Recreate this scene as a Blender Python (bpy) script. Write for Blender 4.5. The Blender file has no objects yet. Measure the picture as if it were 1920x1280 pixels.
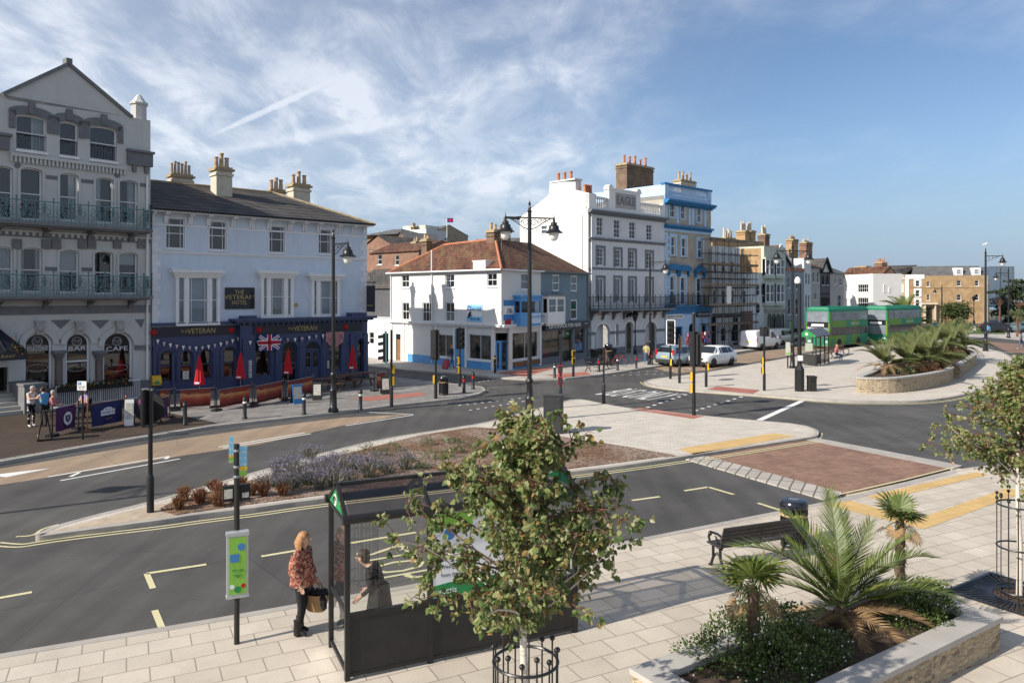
import bpy, math, random
from mathutils import Vector, Matrix
R = math.radians
S = bpy.context.scene
COL = S.collection
# ---------------------------------------------------------------- camera
FPX, V0, CH = 1419.0, 552.0, 5.5          # focal length in 1920-px units, horizon row, eye height
cam_d = bpy.data.cameras.new('camera')
cam_d.sensor_width = 36.0
cam_d.lens = FPX / 1920 * 36
cam_d.shift_y = -(640 - V0) / 1920
cam_d.clip_start, cam_d.clip_end = 0.1, 20000
cam = bpy.data.objects.new('camera', cam_d)
COL.objects.link(cam)
cam.location = (0, 0, CH)
cam.rotation_euler = (R(90), 0, 0)
S.camera = cam
# ---------------------------------------------------------------- sun and sky
SUN_AZ, SUN_EL = math.atan2(-0.862, -0.507), R(32.5)
S.view_settings.view_transform = 'Standard'
S.view_settings.look = 'None'
S.view_settings.exposure = 0.6
S.view_settings.gamma = 1.0
S.view_settings.use_curve_mapping = False
sun_d = bpy.data.lights.new('sun', 'SUN')
sun_d.energy, sun_d.angle, sun_d.color = 4.2, R(0.5), (1.0, 0.93, 0.83)
sun = bpy.data.objects.new('sun', sun_d)
COL.objects.link(sun)
_to = Vector((math.sin(SUN_AZ) * math.cos(SUN_EL), math.cos(SUN_AZ) * math.cos(SUN_EL), math.sin(SUN_EL)))
sun.rotation_euler = _to.to_track_quat('Z', 'Y').to_euler()
sun.location = (-30, -20, 40)
W = bpy.data.worlds.new('World')
S.world = W
W.use_nodes = True
def make_world():
 nt = W.node_tree; N = nt.nodes; L = nt.links
 N.clear()
 def nd(t, **k):
  n = N.new(t)
  for a, b in k.items(): setattr(n, a, b)
  return n
 def mth(op, a, b=None, clamp=False):
  n = nd('ShaderNodeMath', operation=op, use_clamp=clamp)
  for i, q in enumerate((a, b)):
   if q is None: continue
   if isinstance(q, (int, float)): n.inputs[i].default_value = q
   else: L.new(q, n.inputs[i])
  return n.outputs[0]
 sky = nd('ShaderNodeTexSky', sky_type='NISHITA', sun_disc=False)
 sky.sun_elevation, sky.sun_rotation = SUN_EL, SUN_AZ
 sky.air_density, sky.dust_density, sky.ozone_density = 1.0, 0.8, 2.2
 tc = nd('ShaderNodeTexCoord')
 sp = nd('ShaderNodeSeparateXYZ'); L.new(tc.outputs['Generated'], sp.inputs[0])
 zz = mth('MAXIMUM', sp.outputs[2], 0.0)
 den = mth('ADD', zz, 0.12)
 cx, cy = mth('DIVIDE', sp.outputs[0], den), mth('DIVIDE', sp.outputs[1], den)
 cb = nd('ShaderNodeCombineXYZ'); L.new(cx, cb.inputs[0]); L.new(cy, cb.inputs[1])
 def noise(scale, detail, rough, loc, rot, sc, dist=0.0):
  mp = nd('ShaderNodeMapping'); L.new(cb.outputs[0], mp.inputs[0])
  mp.inputs['Location'].default_value = loc; mp.inputs['Rotation'].default_value = (0, 0, R(rot)); mp.inputs['Scale'].default_value = sc
  n = nd('ShaderNodeTexNoise'); L.new(mp.outputs[0], n.inputs['Vector'])
  n.inputs['Scale'].default_value = scale; n.inputs['Detail'].default_value = detail
  n.inputs['Roughness'].default_value = rough; n.inputs['Distortion'].default_value = dist
  return n.outputs['Fac']
 def ramp(f, a, b):
  n = nd('ShaderNodeMapRange', interpolation_type='SMOOTHSTEP'); L.new(f, n.inputs['Value'])
  n.inputs['From Min'].default_value = a; n.inputs['From Max'].default_value = b
  return n.outputs[0]
 big = ramp(noise(0.6, 4, 0.5, (3.1, 1.7, 0), 20, (1, .75, 1)), 0.24, 0.60)
 wisp = ramp(noise(1.2, 9, 0.62, (0.4, 2.0, 0), -28, (0.8, .62, 1), 0.9), 0.38, 0.76)
 fine = ramp(noise(3.6, 9, 0.6, (7, 3, 0), 25, (1.25, .6, 1), 0.4), 0.36, 0.68)
 veil = ramp(noise(0.3, 2, 0.4, (1.2, 5.5, 0), 0, (1, 1, 1)), 0.35, 0.7)
 side = ramp(mth('ADD', cx, mth('MULTIPLY', cy, -0.18)), 0.5, -1.15)
 base = mth('MULTIPLY', mth('ADD', mth('MULTIPLY', wisp, 0.42), mth('MULTIPLY', mth('MULTIPLY', wisp, fine), 0.6)), big)
 base = mth('MULTIPLY', base, mth('ADD', mth('MULTIPLY', side, 0.7), 0.5))
 base = mth('ADD', base, mth('MULTIPLY', mth('MULTIPLY', mth('ADD', mth('MULTIPLY', fine, .6), .4), side), 0.8))
 def streak(nx, ny, c, w, lo, hi):
  e = mth('ADD', mth('MULTIPLY', cx, nx), mth('MULTIPLY', cy, ny))
  dd = mth('ABSOLUTE', mth('SUBTRACT', e, c))
  dd = mth('ADD', dd, mth('MULTIPLY', mth('SUBTRACT', noise(2.2, 4, 0.6, (2, 9, 0), 0, (1, 1, 1)), 0.5), w * 2))
  g = ramp(dd, w, w * 0.15)
  al = mth('ADD', mth('MULTIPLY', cx, -ny), mth('MULTIPLY', cy, nx))
  m = mth('MULTIPLY', ramp(al, lo, lo + 0.35), ramp(al, hi, hi - 0.5))
  return mth('MULTIPLY', g, m)
 P = lambda u, v: ((u - 960) / FPX / ((V0 - v) / FPX + .12 * math.sqrt(1 + ((u - 960) / FPX) ** 2 + ((V0 - v) / FPX) ** 2)),
      1 / ((V0 - v) / FPX + .12 * math.sqrt(1 + ((u - 960) / FPX) ** 2 + ((V0 - v) / FPX) ** 2)))
 def trail(a, b, w, k):
  (x0, y0), (x1, y1) = P(*a), P(*b)
  tx, ty = x1 - x0, y1 - y0; ln = math.hypot(tx, ty); tx /= ln; ty /= ln
  nx, ny = ty, -tx
  c = nx * x0 + ny * y0
  s0 = x0 * -ny + y0 * nx; s1 = x1 * -ny + y1 * nx
  return mth('MULTIPLY', streak(nx, ny, c, w, min(s0, s1), max(s0, s1)), k)
 t = mth('ADD', trail((375, 265), (690, 122), 0.022, 0.5), trail((330, 300), (900, 205), 0.10, 0.34))
 t = mth('ADD', t, trail((350, 250), (430, 160), 0.03, .4))
 tot = mth('ADD', base, t)
 tot = mth('MULTIPLY', tot, ramp(sp.outputs[2], 0.015, 0.17), clamp=True)
 tot = mth('MULTIPLY', tot, 0.72)
 rear = mth('MULTIPLY', ramp(mth('ADD', mth('MULTIPLY', sp.outputs[1], -0.8), mth('MULTIPLY', sp.outputs[0], 0.35)), 0.1, 0.75), 0.36)  # unseen bright cloud bank behind the camera, added to fill the shaded facades
 tot = mth('MAXIMUM', tot, rear)
 hz = nd('ShaderNodeMixRGB'); hz.inputs['Color2'].default_value = (2.35, 3.3, 5.0, 1)
 tint = nd('ShaderNodeMixRGB', blend_type='MULTIPLY'); tint.inputs[0].default_value = 1; tint.inputs[2].default_value = SKY_TINT
 L.new(sky.outputs[0], tint.inputs[1])
 L.new(tint.outputs[0], hz.inputs['Color1'])
 L.new(mth('MULTIPLY', ramp(sp.outputs[2], 0.22, 0.0), 0.72), hz.inputs[0])
 mx = nd('ShaderNodeMixRGB'); mx.inputs['Color2'].default_value = (8.2, 8.5, 9.1, 1)
 L.new(hz.outputs[0], mx.inputs['Color1'])
 L.new(tot, mx.inputs[0])
 bg = nd('ShaderNodeBackground'); bg.inputs['Strength'].default_value = 0.08
 L.new(mx.outputs[0], bg.inputs[0])
 out = nd('ShaderNodeOutputWorld'); L.new(bg.outputs[0], out.inputs[0])
SKY_TINT = (0.88, 0.94, 1.02, 1)
make_world()
# ---------------------------------------------------------------- geometry helpers
def G(u, v, z=0.0):
 """ground (or height-z) point that a photograph pixel looks at"""
 d = FPX * (CH - z) / (v - V0)
 return Vector(((u - 960) * d / FPX, d, z))
def HZ(v, d):
 return CH - (v - V0) * d / FPX
class Plane:
 """a vertical facade: origin p0, running along angle phi; local x along, y into the building, z up"""
 def __init__(s, p0, p1=None, phi=None):
  s.p0 = Vector((p0[0], p0[1]))
  if p1 is not None:
   phi = math.atan2(p1[1] - p0[1], p1[0] - p0[0])
  s.phi = phi
  s.d = Vector((math.cos(phi), math.sin(phi))); s.n = Vector((math.sin(phi), -math.cos(phi)))
 def at(s, u, v, off=0.0):
  r = Vector(((u - 960) / FPX, 1.0))
  t = (s.p0 + s.n * off).dot(s.n) / r.dot(s.n)
  p = r * t
  return (p - s.p0).dot(s.d), CH - (v - V0) / FPX * t
 def x(s, u, off=0.0): return s.at(u, V0, off)[0]
 def z(s, u, v, off=0.0): return s.at(u, v, off)[1]
 def rect(s, u0, v0, u1, v1, off=0.0):
  um = (u0 + u1) / 2
  return s.x(u0, off), s.z(um, v1, off), s.x(u1, off), s.z(um, v0, off)
 def world(s, x, y=0.0):
  p = s.p0 + s.d * x - s.n * y
  return p.x, p.y
SPLIT = {'pilasters':'pilaster','bracket_cornice':'bracket_block','rail':'glazing_rail','spandrel_ornament':'spandrel_mark','eaves_brackets':'eaves_bracket','architrave':'window_architrave','wall_posters':'wall_poster','plaster_rosette':'plaster_mark','dark_livery_band':'livery_band','clamps':'clamp','stall_riser':'stall_panel','impost_band':'impost','plinth':'plinth_block','front_pillars':'front_pillar','poppy_emblem':'poppy_mark','end_rail':'end_bar','porch_opening':'porch_door','pale_band':'pale_panel','sign_band':'sign_stripe','screen_notice':'notice'}
class MB:
 def __init__(s): s.v = []; s.f = []; s.m = []
 def add(s, vs, fs, m=0):
  b = len(s.v); s.v.extend([tuple(p) for p in vs])
  for f in fs: s.f.append(tuple(b + i for i in f)); s.m.append(m)
 def poly(s, pts, m=0): s.add(pts, [tuple(range(len(pts)))], m)
 def box(s, x0, y0, z0, x1, y1, z1, m=0):
  if x1 < x0: x0, x1 = x1, x0
  if y1 < y0: y0, y1 = y1, y0
  if z1 < z0: z0, z1 = z1, z0
  s.add([(x0,y0,z0),(x1,y0,z0),(x1,y1,z0),(x0,y1,z0),(x0,y0,z1),(x1,y0,z1),(x1,y1,z1),(x0,y1,z1)],
    [(0,3,2,1),(4,5,6,7),(0,1,5,4),(1,2,6,5),(2,3,7,6),(3,0,4,7)], m)
 def obox(s, c, size, rz=0.0, m=0, mat=None):
  M = mat or (Matrix.Translation(Vector(c)) @ Matrix.Rotation(rz, 4, 'Z'))
  a, b, d = size[0]/2, size[1]/2, size[2]/2
  vs = [M @ Vector(p) for p in [(-a,-b,-d),(a,-b,-d),(a,b,-d),(-a,b,-d),(-a,-b,d),(a,-b,d),(a,b,d),(-a,b,d)]]
  s.add(vs, [(0,3,2,1),(4,5,6,7),(0,1,5,4),(1,2,6,5),(2,3,7,6),(3,0,4,7)], m)
 def bar(s, p, q, w, h=None, m=0, up=(0,0,1)):
  p, q = Vector(p), Vector(q); h = h or w
  d = (q - p).normalized(); u = Vector(up)
  if abs(d.dot(u)) > .98: u = Vector((1,0,0))
  a = d.cross(u).normalized() * w/2; b = a.cross(d).normalized() * h/2
  s.add([p-a-b,p+a-b,p+a+b,p-a+b,q-a-b,q+a-b,q+a+b,q-a+b],
    [(0,1,2,3),(7,6,5,4),(0,4,5,1),(1,5,6,2),(2,6,7,3),(3,7,4,0)], m)
 def path(s, pts, r, n=8, m=0, caps=True):
  pts = [Vector(p) for p in pts]
  rs = r if isinstance(r, (list, tuple)) else [r] * len(pts)
  vs = []; ref = None
  for i, p in enumerate(pts):
   d = (pts[min(i+1, len(pts)-1)] - pts[max(i-1, 0)])
   d = d.normalized() if d.length > 1e-9 else Vector((0,0,1))
   if ref is None:
    ref = Vector((1,0,0)) if abs(d.x) < .9 else Vector((0,1,0))
   a = (ref - d * ref.dot(d)).normalized(); ref = a
   b = d.cross(a)
   for k in range(n):
    t = 2*math.pi*k/n
    vs.append(p + (a*math.cos(t) + b*math.sin(t)) * rs[i])
  fs = []
  for i in range(len(pts)-1):
   for k in range(n):
    k2 = (k+1) % n
    fs.append((i*n+k, i*n+k2, (i+1)*n+k2, (i+1)*n+k))
  if caps:
   fs.append(tuple(range(n))[::-1]); fs.append(tuple((len(pts)-1)*n + k for k in range(n)))
  s.add(vs, fs, m)
 def lathe(s, prof, c=(0,0,0), n=16, m=0):
  vs = []
  for r, z in prof:
   for k in range(n):
    t = 2*math.pi*k/n
    vs.append((c[0] + r*math.cos(t), c[1] + r*math.sin(t), c[2] + z))
  fs = []
  for i in range(len(prof)-1):
   for k in range(n):
    k2 = (k+1) % n
    fs.append((i*n+k, i*n+k2, (i+1)*n+k2, (i+1)*n+k))
  if prof[0][0] > 1e-4: fs.append(tuple(range(n))[::-1])
  if prof[-1][0] > 1e-4: fs.append(tuple((len(prof)-1)*n + k for k in range(n)))
  s.add(vs, fs, m)
 def ball(s, c, r, n=8, m=0, sz=1.0):
  s.lathe([(max(1e-5, r*math.sin(math.pi*i/n)), -r*sz*math.cos(math.pi*i/n)) for i in range(n+1)], c, n+2, m)
 def prism(s, pts, z0, z1, m=0, mt=None):
  n = len(pts)
  a = sum(pts[i][0]*pts[(i+1)%n][1] - pts[(i+1)%n][0]*pts[i][1] for i in range(n))
  if a < 0: pts = pts[::-1]
  vs = [(p[0],p[1],z0) for p in pts] + [(p[0],p[1],z1) for p in pts]
  s.add(vs, [(i,(i+1)%n,n+(i+1)%n,n+i) for i in range(n)] + [tuple(range(n))[::-1]], m)
  s.add([(p[0],p[1],z1) for p in pts], [tuple(range(n))], m if mt is None else mt)
 def slab(s, prof, x0, x1, m=0):
  """closed profile in (y,z) extruded along x"""
  n = len(prof)
  vs = [(x0,p[0],p[1]) for p in prof] + [(x1,p[0],p[1]) for p in prof]
  s.add(vs, [(i,n+i,n+(i+1)%n,(i+1)%n) for i in range(n)] + [tuple(range(n)), tuple(range(n,2*n))[::-1]], m)
 def face(s, prof, y0, y1, m=0):
  """closed outline in (x,z) given thickness from y0 to y1"""
  n = len(prof)
  vs = [(p[0],y0,p[1]) for p in prof] + [(p[0],y1,p[1]) for p in prof]
  s.add(vs, [(i,(i+1)%n,n+(i+1)%n,n+i) for i in range(n)] + [tuple(range(n)), tuple(range(n,2*n))[::-1]], m)
 def xf(s, M, start=0):
  for i in range(start, len(s.v)): s.v[i] = tuple(M @ Vector(s.v[i]))
  return s
 def mesh(s, name, mats, smooth=False):
  me = bpy.data.meshes.new(name)
  me.from_pydata(s.v, [], s.f)
  ms = mats if isinstance(mats, (list, tuple)) else [mats]
  for m in ms: me.materials.append(m)
  if len(ms) > 1: me.polygons.foreach_set('material_index', s.m)
  if smooth:
   me.polygons.foreach_set('use_smooth', [True]*len(s.f))
   try: me.set_sharp_from_angle(angle=R(40))
   except Exception: pass
  me.update()
  return me
 def pieces(s):
  """the far-apart pieces of this builder, each as a builder of its own"""
  par = list(range(len(s.v)))
  def find(i):
   while par[i] != i: par[i] = par[par[i]]; i = par[i]
   return i
  for f in s.f:
   for i in f[1:]: par[find(i)] = find(f[0])
  bx = {}
  for i, p in enumerate(s.v): bx.setdefault(find(i), []).append(p)
  cl = []
  for k, ps in bx.items():
   lo = [min(p[a] for p in ps)-.03 for a in range(3)]; hi = [max(p[a] for p in ps)+.03 for a in range(3)]; ks = {k}; again = True
   while again:
    again = False
    for c in cl:
     if all(lo[a] <= c[1][a] and hi[a] >= c[0][a] for a in range(3)):
      lo = [min(lo[a], c[0][a]) for a in range(3)]; hi = [max(hi[a], c[1][a]) for a in range(3)]; ks |= c[2]; cl.remove(c); again = True; break
   cl.append((lo, hi, ks))
  out = []
  for c in cl:
   q = MB()
   for f, m in zip(s.f, s.m):
    if find(f[0]) in c[2]: q.add([s.v[i] for i in f], [tuple(range(len(f)))], m)
   out.append(q)
  return out
 def build(s, name, mats, parent=None, loc=None, rz=0.0, smooth=False):
  if name in SPLIT and parent is not None:
   for q in s.pieces(): o = q.build(SPLIT[name], mats, parent, loc, rz, smooth)
   return o
  o = bpy.data.objects.new(name, s.mesh(name, mats, smooth))
  COL.objects.link(o)
  if parent is not None: o.parent = parent
  if loc is not None: o.location = loc
  if rz: o.rotation_euler[2] = rz
  return o
def tag(o, label=None, cat=None, group=None, kind=None):
 if label: o['label'] = label
 if cat: o['category'] = cat
 if group: o['group'] = group
 if kind: o['kind'] = kind
 return o
def thing(name, label, cat, loc=(0,0,0), rz=0.0, group=None):
 o = bpy.data.objects.new(name, None); COL.objects.link(o)
 o.empty_display_size = .2
 o.location = loc; o.rotation_euler = (0,0,rz)
 return tag(o, label, cat, group)
def copy_tree(o, loc=None, rz=None, label=None, parent=None):
 c = o.copy(); COL.objects.link(c)
 if parent is not None: c.parent = parent
 if loc is not None: c.location = loc
 if rz is not None: c.rotation_euler = (0,0,rz)
 if label: c['label'] = label
 for k in list(o.children): copy_tree(k, parent=c)
 return c
def text(s, size, mat, parent, loc, rot=(R(90),0,0), name='lettering', ext=.006, sx=1.0, align='CENTER', fit=None):
 cu = bpy.data.curves.new('lettering', 'FONT')
 cu.body = s; cu.size = size; cu.align_x = align; cu.align_y = 'CENTER'; cu.extrude = ext; cu.resolution_u = 2
 t = bpy.data.objects.new('lettering', cu)
 COL.objects.link(t)
 bpy.context.view_layer.update()
 me = bpy.data.meshes.new_from_object(t.evaluated_get(bpy.context.evaluated_depsgraph_get()))
 bpy.data.objects.remove(t)
 me.materials.clear(); me.materials.append(mat)
 o = bpy.data.objects.new(name, me); COL.objects.link(o)
 if parent is not None: o.parent = parent
 if fit:
  xs = [v.co.x for v in me.vertices]; sx = fit / max(1e-6, max(xs) - min(xs))
 o.location = loc; o.rotation_euler = rot; o.scale = (sx,1,1)
 return o
def smooth_line(pts, k=6, closed=False):
 out = []; n = len(pts)
 rng = range(n) if closed else range(n-1)
 for i in rng:
  if closed: p0,p1,p2,p3 = pts[(i-1)%n],pts[i],pts[(i+1)%n],pts[(i+2)%n]
  else: p0,p1,p2,p3 = pts[max(i-1,0)],pts[i],pts[i+1],pts[min(i+2,n-1)]
  for j in range(k):
   t = j/k
   out.append(tuple(.5*((2*p1[a]) + (-p0[a]+p2[a])*t + (2*p0[a]-5*p1[a]+4*p2[a]-p3[a])*t*t + (-p0[a]+3*p1[a]-3*p2[a]+p3[a])*t**3) for a in (0,1)))
 if not closed: out.append(tuple(pts[-1][:2]))
 return out
def offset_line(pts, off):
 out = []
 for i, p in enumerate(pts):
  a = Vector(pts[max(i-1,0)][:2]); b = Vector(pts[min(i+1,len(pts)-1)][:2])
  d = (b-a).normalized()
  out.append((p[0] - d.y*off, p[1] + d.x*off))
 return out
def ribbon(mb, pts, w, z, m=0, off=0.0):
 a = offset_line(pts, off - w/2); b = offset_line(pts, off + w/2)
 for i in range(len(pts)-1):
  mb.poly([(*a[i],z),(*a[i+1],z),(*b[i+1],z),(*b[i],z)], m)
# ---------------------------------------------------------------- materials
MATS = {}
def nodes(name, rough=.6, spec=.4, metal=0.0):
 m = bpy.data.materials.new(name); m.use_nodes = True
 nt = m.node_tree
 b = nt.nodes['Principled BSDF']
 b.inputs['Roughness'].default_value = rough
 b.inputs['Specular IOR Level'].default_value = spec
 b.inputs['Metallic'].default_value = metal
 MATS[name] = m
 return m, nt, b
def coords(nt, kind='world', scale=(1,1,1), rot=0.0, loc=(0,0,0)):
 L = nt.links
 if kind == 'world':
  g = nt.nodes.new('ShaderNodeNewGeometry'); out = g.outputs['Position']
 else:
  t = nt.nodes.new('ShaderNodeTexCoord'); out = t.outputs['Object']
  if kind == 'wall':
   s = nt.nodes.new('ShaderNodeSeparateXYZ'); L.new(out, s.inputs[0])
   a = nt.nodes.new('ShaderNodeMath'); a.operation = 'ADD'; L.new(s.outputs[0], a.inputs[0]); L.new(s.outputs[1], a.inputs[1])
   c = nt.nodes.new('ShaderNodeCombineXYZ'); L.new(a.outputs[0], c.inputs[0]); L.new(s.outputs[2], c.inputs[1])
   out = c.outputs[0]
 mp = nt.nodes.new('ShaderNodeMapping'); L.new(out, mp.inputs[0])
 mp.inputs['Scale'].default_value = scale; mp.inputs['Rotation'].default_value = (0,0,rot); mp.inputs['Location'].default_value = loc
 return mp.outputs[0]
def tex_noise(nt, vec, scale, detail=4, rough=.55):
 n = nt.nodes.new('ShaderNodeTexNoise'); nt.links.new(vec, n.inputs['Vector'])
 n.inputs['Scale'].default_value = scale; n.inputs['Detail'].default_value = detail; n.inputs['Roughness'].default_value = rough
 return n.outputs['Fac']
def rng_map(nt, f, a, b, c=0.0, d=1.0):
 n = nt.nodes.new('ShaderNodeMapRange'); nt.links.new(f, n.inputs['Value'])
 for k, q in zip(('From Min','From Max','To Min','To Max'), (a,b,c,d)): n.inputs[k].default_value = q
 return n.outputs[0]
def mix(nt, fac, a, b, mode='MIX'):
 n = nt.nodes.new('ShaderNodeMixRGB'); n.blend_type = mode
 for i, q in enumerate((fac, a, b)):
  if hasattr(q, 'is_output'): nt.links.new(q, n.inputs[i])
  elif i == 0: n.inputs[0].default_value = q
  else: n.inputs[i].default_value = (*q[:3], 1)
 return n.outputs[0]
def bump(nt, b, h, strength=.3, dist=.01):
 n = nt.nodes.new('ShaderNodeBump'); nt.links.new(h, n.inputs['Height'])
 n.inputs['Strength'].default_value = strength; n.inputs['Distance'].default_value = dist
 nt.links.new(n.outputs[0], b.inputs['Normal'])
def plain(name, col, rough=.6, var=.12, scale=3.0, metal=0.0, spec=.4, bmp=0.0, kind='world', dirt=None, dirt_amt=.5):
 m, nt, b = nodes(name, rough, spec, metal)
 vec = coords(nt, kind)
 n1 = tex_noise(nt, vec, scale, 5)
 lo = tuple(max(0, c*(1-var)) for c in col); hi = tuple(min(1, c*(1+var)) for c in col)
 c = mix(nt, rng_map(nt, n1, .3, .7), lo, hi)
 if dirt:
  v2 = coords(nt, kind, (1.3,1.3,.35))
  n2 = tex_noise(nt, v2, 1.1, 6, .65)
  c = mix(nt, rng_map(nt, n2, .5, .78, 0, dirt_amt), c, dirt)
 nt.links.new(c, b.inputs['Base Color'])
 if bmp: bump(nt, b, tex_noise(nt, vec, scale*12, 4), bmp)
 return m
def bricks(name, c1, c2, mortar, w, h, ms=.012, kind='wall', rot=0.0, rough=.8, var=.25, bmp=.4, off=.5, patch=None, freq=2, spec=.3, bias=0.0):
 m, nt, b = nodes(name, rough, spec)
 vec = coords(nt, kind, rot=rot)
 t = nt.nodes.new('ShaderNodeTexBrick'); nt.links.new(vec, t.inputs['Vector'])
 t.offset = off; t.offset_frequency = freq
 for k, q in (('Color1',c1),('Color2',c2),('Mortar',mortar)): t.inputs[k].default_value = (*q,1)
 t.inputs['Scale'].default_value = 1; t.inputs['Mortar Size'].default_value = ms; t.inputs['Mortar Smooth'].default_value = .1
 t.inputs['Brick Width'].default_value = w; t.inputs['Row Height'].default_value = h; t.inputs['Bias'].default_value = bias
 n = tex_noise(nt, vec, .9, 6, .6)
 c = mix(nt, 1.0, t.outputs['Color'], mix(nt, rng_map(nt, n, .3, .7), (1-var,)*3, (1+var*.6,)*3), 'MULTIPLY')
 n3 = tex_noise(nt, vec, 30, 3)
 c = mix(nt, 1.0, c, mix(nt, n3, (.86,)*3, (1.14,)*3), 'MULTIPLY')
 if patch:
  c = mix(nt, rng_map(nt, tex_noise(nt, coords(nt, kind, loc=(5,9,2)), .7, 7, .7), .5, .72, 0, patch[1]), c, patch[0])
 nt.links.new(c, b.inputs['Base Color'])
 if bmp:
  iv = nt.nodes.new('ShaderNodeMath'); iv.operation = 'SUBTRACT'; iv.inputs[0].default_value = 1; nt.links.new(t.outputs['Fac'], iv.inputs[1])
  bump(nt, b, iv.outputs[0], bmp, .01)
 return m
def leafy(name, cols, rough=.5, trans=.25, spec=.35):
 """one colour per leaf-sized island"""
 m, nt, b = nodes(name, rough, spec)
 g = nt.nodes.new('ShaderNodeNewGeometry')
 r = nt.nodes.new('ShaderNodeValToRGB'); nt.links.new(g.outputs['Random Per Island'], r.inputs[0])
 el = r.color_ramp.elements
 while len(el) < len(cols): el.new(.5)
 for i, c in enumerate(cols):
  el[i].position = i/(len(cols)-1); el[i].color = (*c,1)
 nt.links.new(r.outputs[0], b.inputs['Base Color'])
 if trans:
  tr = nt.nodes.new('ShaderNodeBsdfTranslucent'); nt.links.new(r.outputs[0], tr.inputs[0])
  ms = nt.nodes.new('ShaderNodeMixShader'); ms.inputs[0].default_value = trans
  nt.links.new(b.outputs[0], ms.inputs[1]); nt.links.new(tr.outputs[0], ms.inputs[2])
  nt.links.new(ms.outputs[0], nt.nodes['Material Output'].inputs[0])
 return m
def glassy(name, tint=(.75,.8,.8), refl=.14, rough=.02, fk=.6):
 m = bpy.data.materials.new(name); m.use_nodes = True
 nt = m.node_tree; nt.nodes.clear()
 o = nt.nodes.new('ShaderNodeOutputMaterial'); ms = nt.nodes.new('ShaderNodeMixShader')
 t = nt.nodes.new('ShaderNodeBsdfTransparent'); t.inputs[0].default_value = (*tint,1)
 g = nt.nodes.new('ShaderNodeBsdfGlossy'); g.inputs['Roughness'].default_value = rough; g.inputs[0].default_value = (.95,.97,1,1)
 f = nt.nodes.new('ShaderNodeLayerWeight'); f.inputs[0].default_value = .35
 a = nt.nodes.new('ShaderNodeMath'); a.operation = 'MULTIPLY_ADD'; a.use_clamp = True
 nt.links.new(f.outputs['Fresnel'], a.inputs[0]); a.inputs[1].default_value = fk; a.inputs[2].default_value = refl
 nt.links.new(a.outputs[0], ms.inputs[0]); nt.links.new(t.outputs[0], ms.inputs[1]); nt.links.new(g.outputs[0], ms.inputs[2])
 nt.links.new(ms.outputs[0], o.inputs[0])
 MATS[name] = m
 return m
M = MATS
plain('white_paint', (.78,.77,.74), .6, .05, 2, dirt=(.5,.48,.44), dirt_amt=.18)
plain('white_trim', (.74,.74,.74), .45, .04, 3)
plain('black_metal', (.012,.012,.013), .38, .2, 6, spec=.5)
plain('grey_metal', (.25,.26,.27), .4, .1, 4, metal=.6)
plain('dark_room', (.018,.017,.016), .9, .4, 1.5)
plain('shop_room', (.20,.15,.10), .9, .85, 1.3)
plain('curtain_cloth', (.55,.56,.55), .9, .1, 5)
plain('blind_cloth', (.6,.62,.6), .9, .05, 3)
plain('red_curtain', (.4,.03,.02), .9, .2, 5)
plain('concrete', (.42,.39,.35), .85, .12, 2.5, bmp=.15)
plain('chimney_pot', (.42,.30,.20), .8, .25, 5)
plain('terracotta', (.45,.17,.09), .8, .25, 5)
plain('red_plastic', (.42,.01,.015), .45, .1, 4)
plain('yellow_plastic', (.75,.45,.02), .45, .08, 4)
plain('rubber', (.02,.02,.02), .8, .1, 5)
plain('gold_paint', (.42,.32,.13), .5, .1, 6)
plain('wood', (.2,.1,.05), .6, .3, 6)
plain('pale_wood', (.42,.27,.14), .6, .2, 6)
glassy('window_glass', (.6,.64,.66), .055, .02, .33)
glassy('clear_glass', (.86,.88,.87), .05)
# ---------------------------------------------------------------- ground
def mat_asphalt(name, col, patch=.25):
 m, nt, b = nodes(name, .85, .3)
 w = coords(nt, 'world')
 c = mix(nt, rng_map(nt, tex_noise(nt, w, 90, 3), .3, .75), tuple(q*.72 for q in col), tuple(q*1.35 for q in col))
 c = mix(nt, 1.0, c, mix(nt, rng_map(nt, tex_noise(nt, w, .35, 6, .6), .35, .7), (1-patch,)*3, (1+patch*.7,)*3), 'MULTIPLY')
 wv = coords(nt, 'world', (1.5,.12,1), rot=R(-38))
 c = mix(nt, 1.0, c, mix(nt, rng_map(nt, tex_noise(nt, wv, 1.2, 4, .55), .38, .66), (.84,)*3, (1.1,)*3), 'MULTIPLY')
 t = nt.nodes.new('ShaderNodeTexBrick'); nt.links.new(coords(nt, 'world', rot=R(-40), loc=(1.3,.7,0)), t.inputs['Vector']); t.offset = .37
 for k, q in (('Color1',(.93,.93,.93)),('Color2',(1.06,1.055,1.04)),('Mortar',(.72,.72,.72))): t.inputs[k].default_value = (*q,1)
 t.inputs['Scale'].default_value = 1; t.inputs['Brick Width'].default_value = 11.5; t.inputs['Row Height'].default_value = 3.3; t.inputs['Mortar Size'].default_value = .022; t.inputs['Mortar Smooth'].default_value = .6
 c = mix(nt, 1.0, c, t.outputs['Color'], 'MULTIPLY')
 cr = nt.nodes.new('ShaderNodeTexVoronoi'); cr.feature = 'DISTANCE_TO_EDGE'; nt.links.new(coords(nt, 'world', (.13,.2,1), .5), cr.inputs['Vector']); cr.inputs['Scale'].default_value = 1
 c = mix(nt, rng_map(nt, cr.outputs['Distance'], .0, .004, .45, 0), c, tuple(q*.4 for q in col))
 sp = tex_noise(nt, coords(nt, 'world', loc=(40,3,0)), 1.7, 8, .7)
 c = mix(nt, rng_map(nt, sp, .66, .72, 0, .55), c, tuple(q*.45 for q in col))
 nt.links.new(c, b.inputs['Base Color'])
 bump(nt, b, tex_noise(nt, w, 160, 2), .25, .004)
 return m
mat_asphalt('asphalt', (.092,.088,.083))
mat_asphalt('tan_asphalt', (.33,.245,.17), .12)
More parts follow.
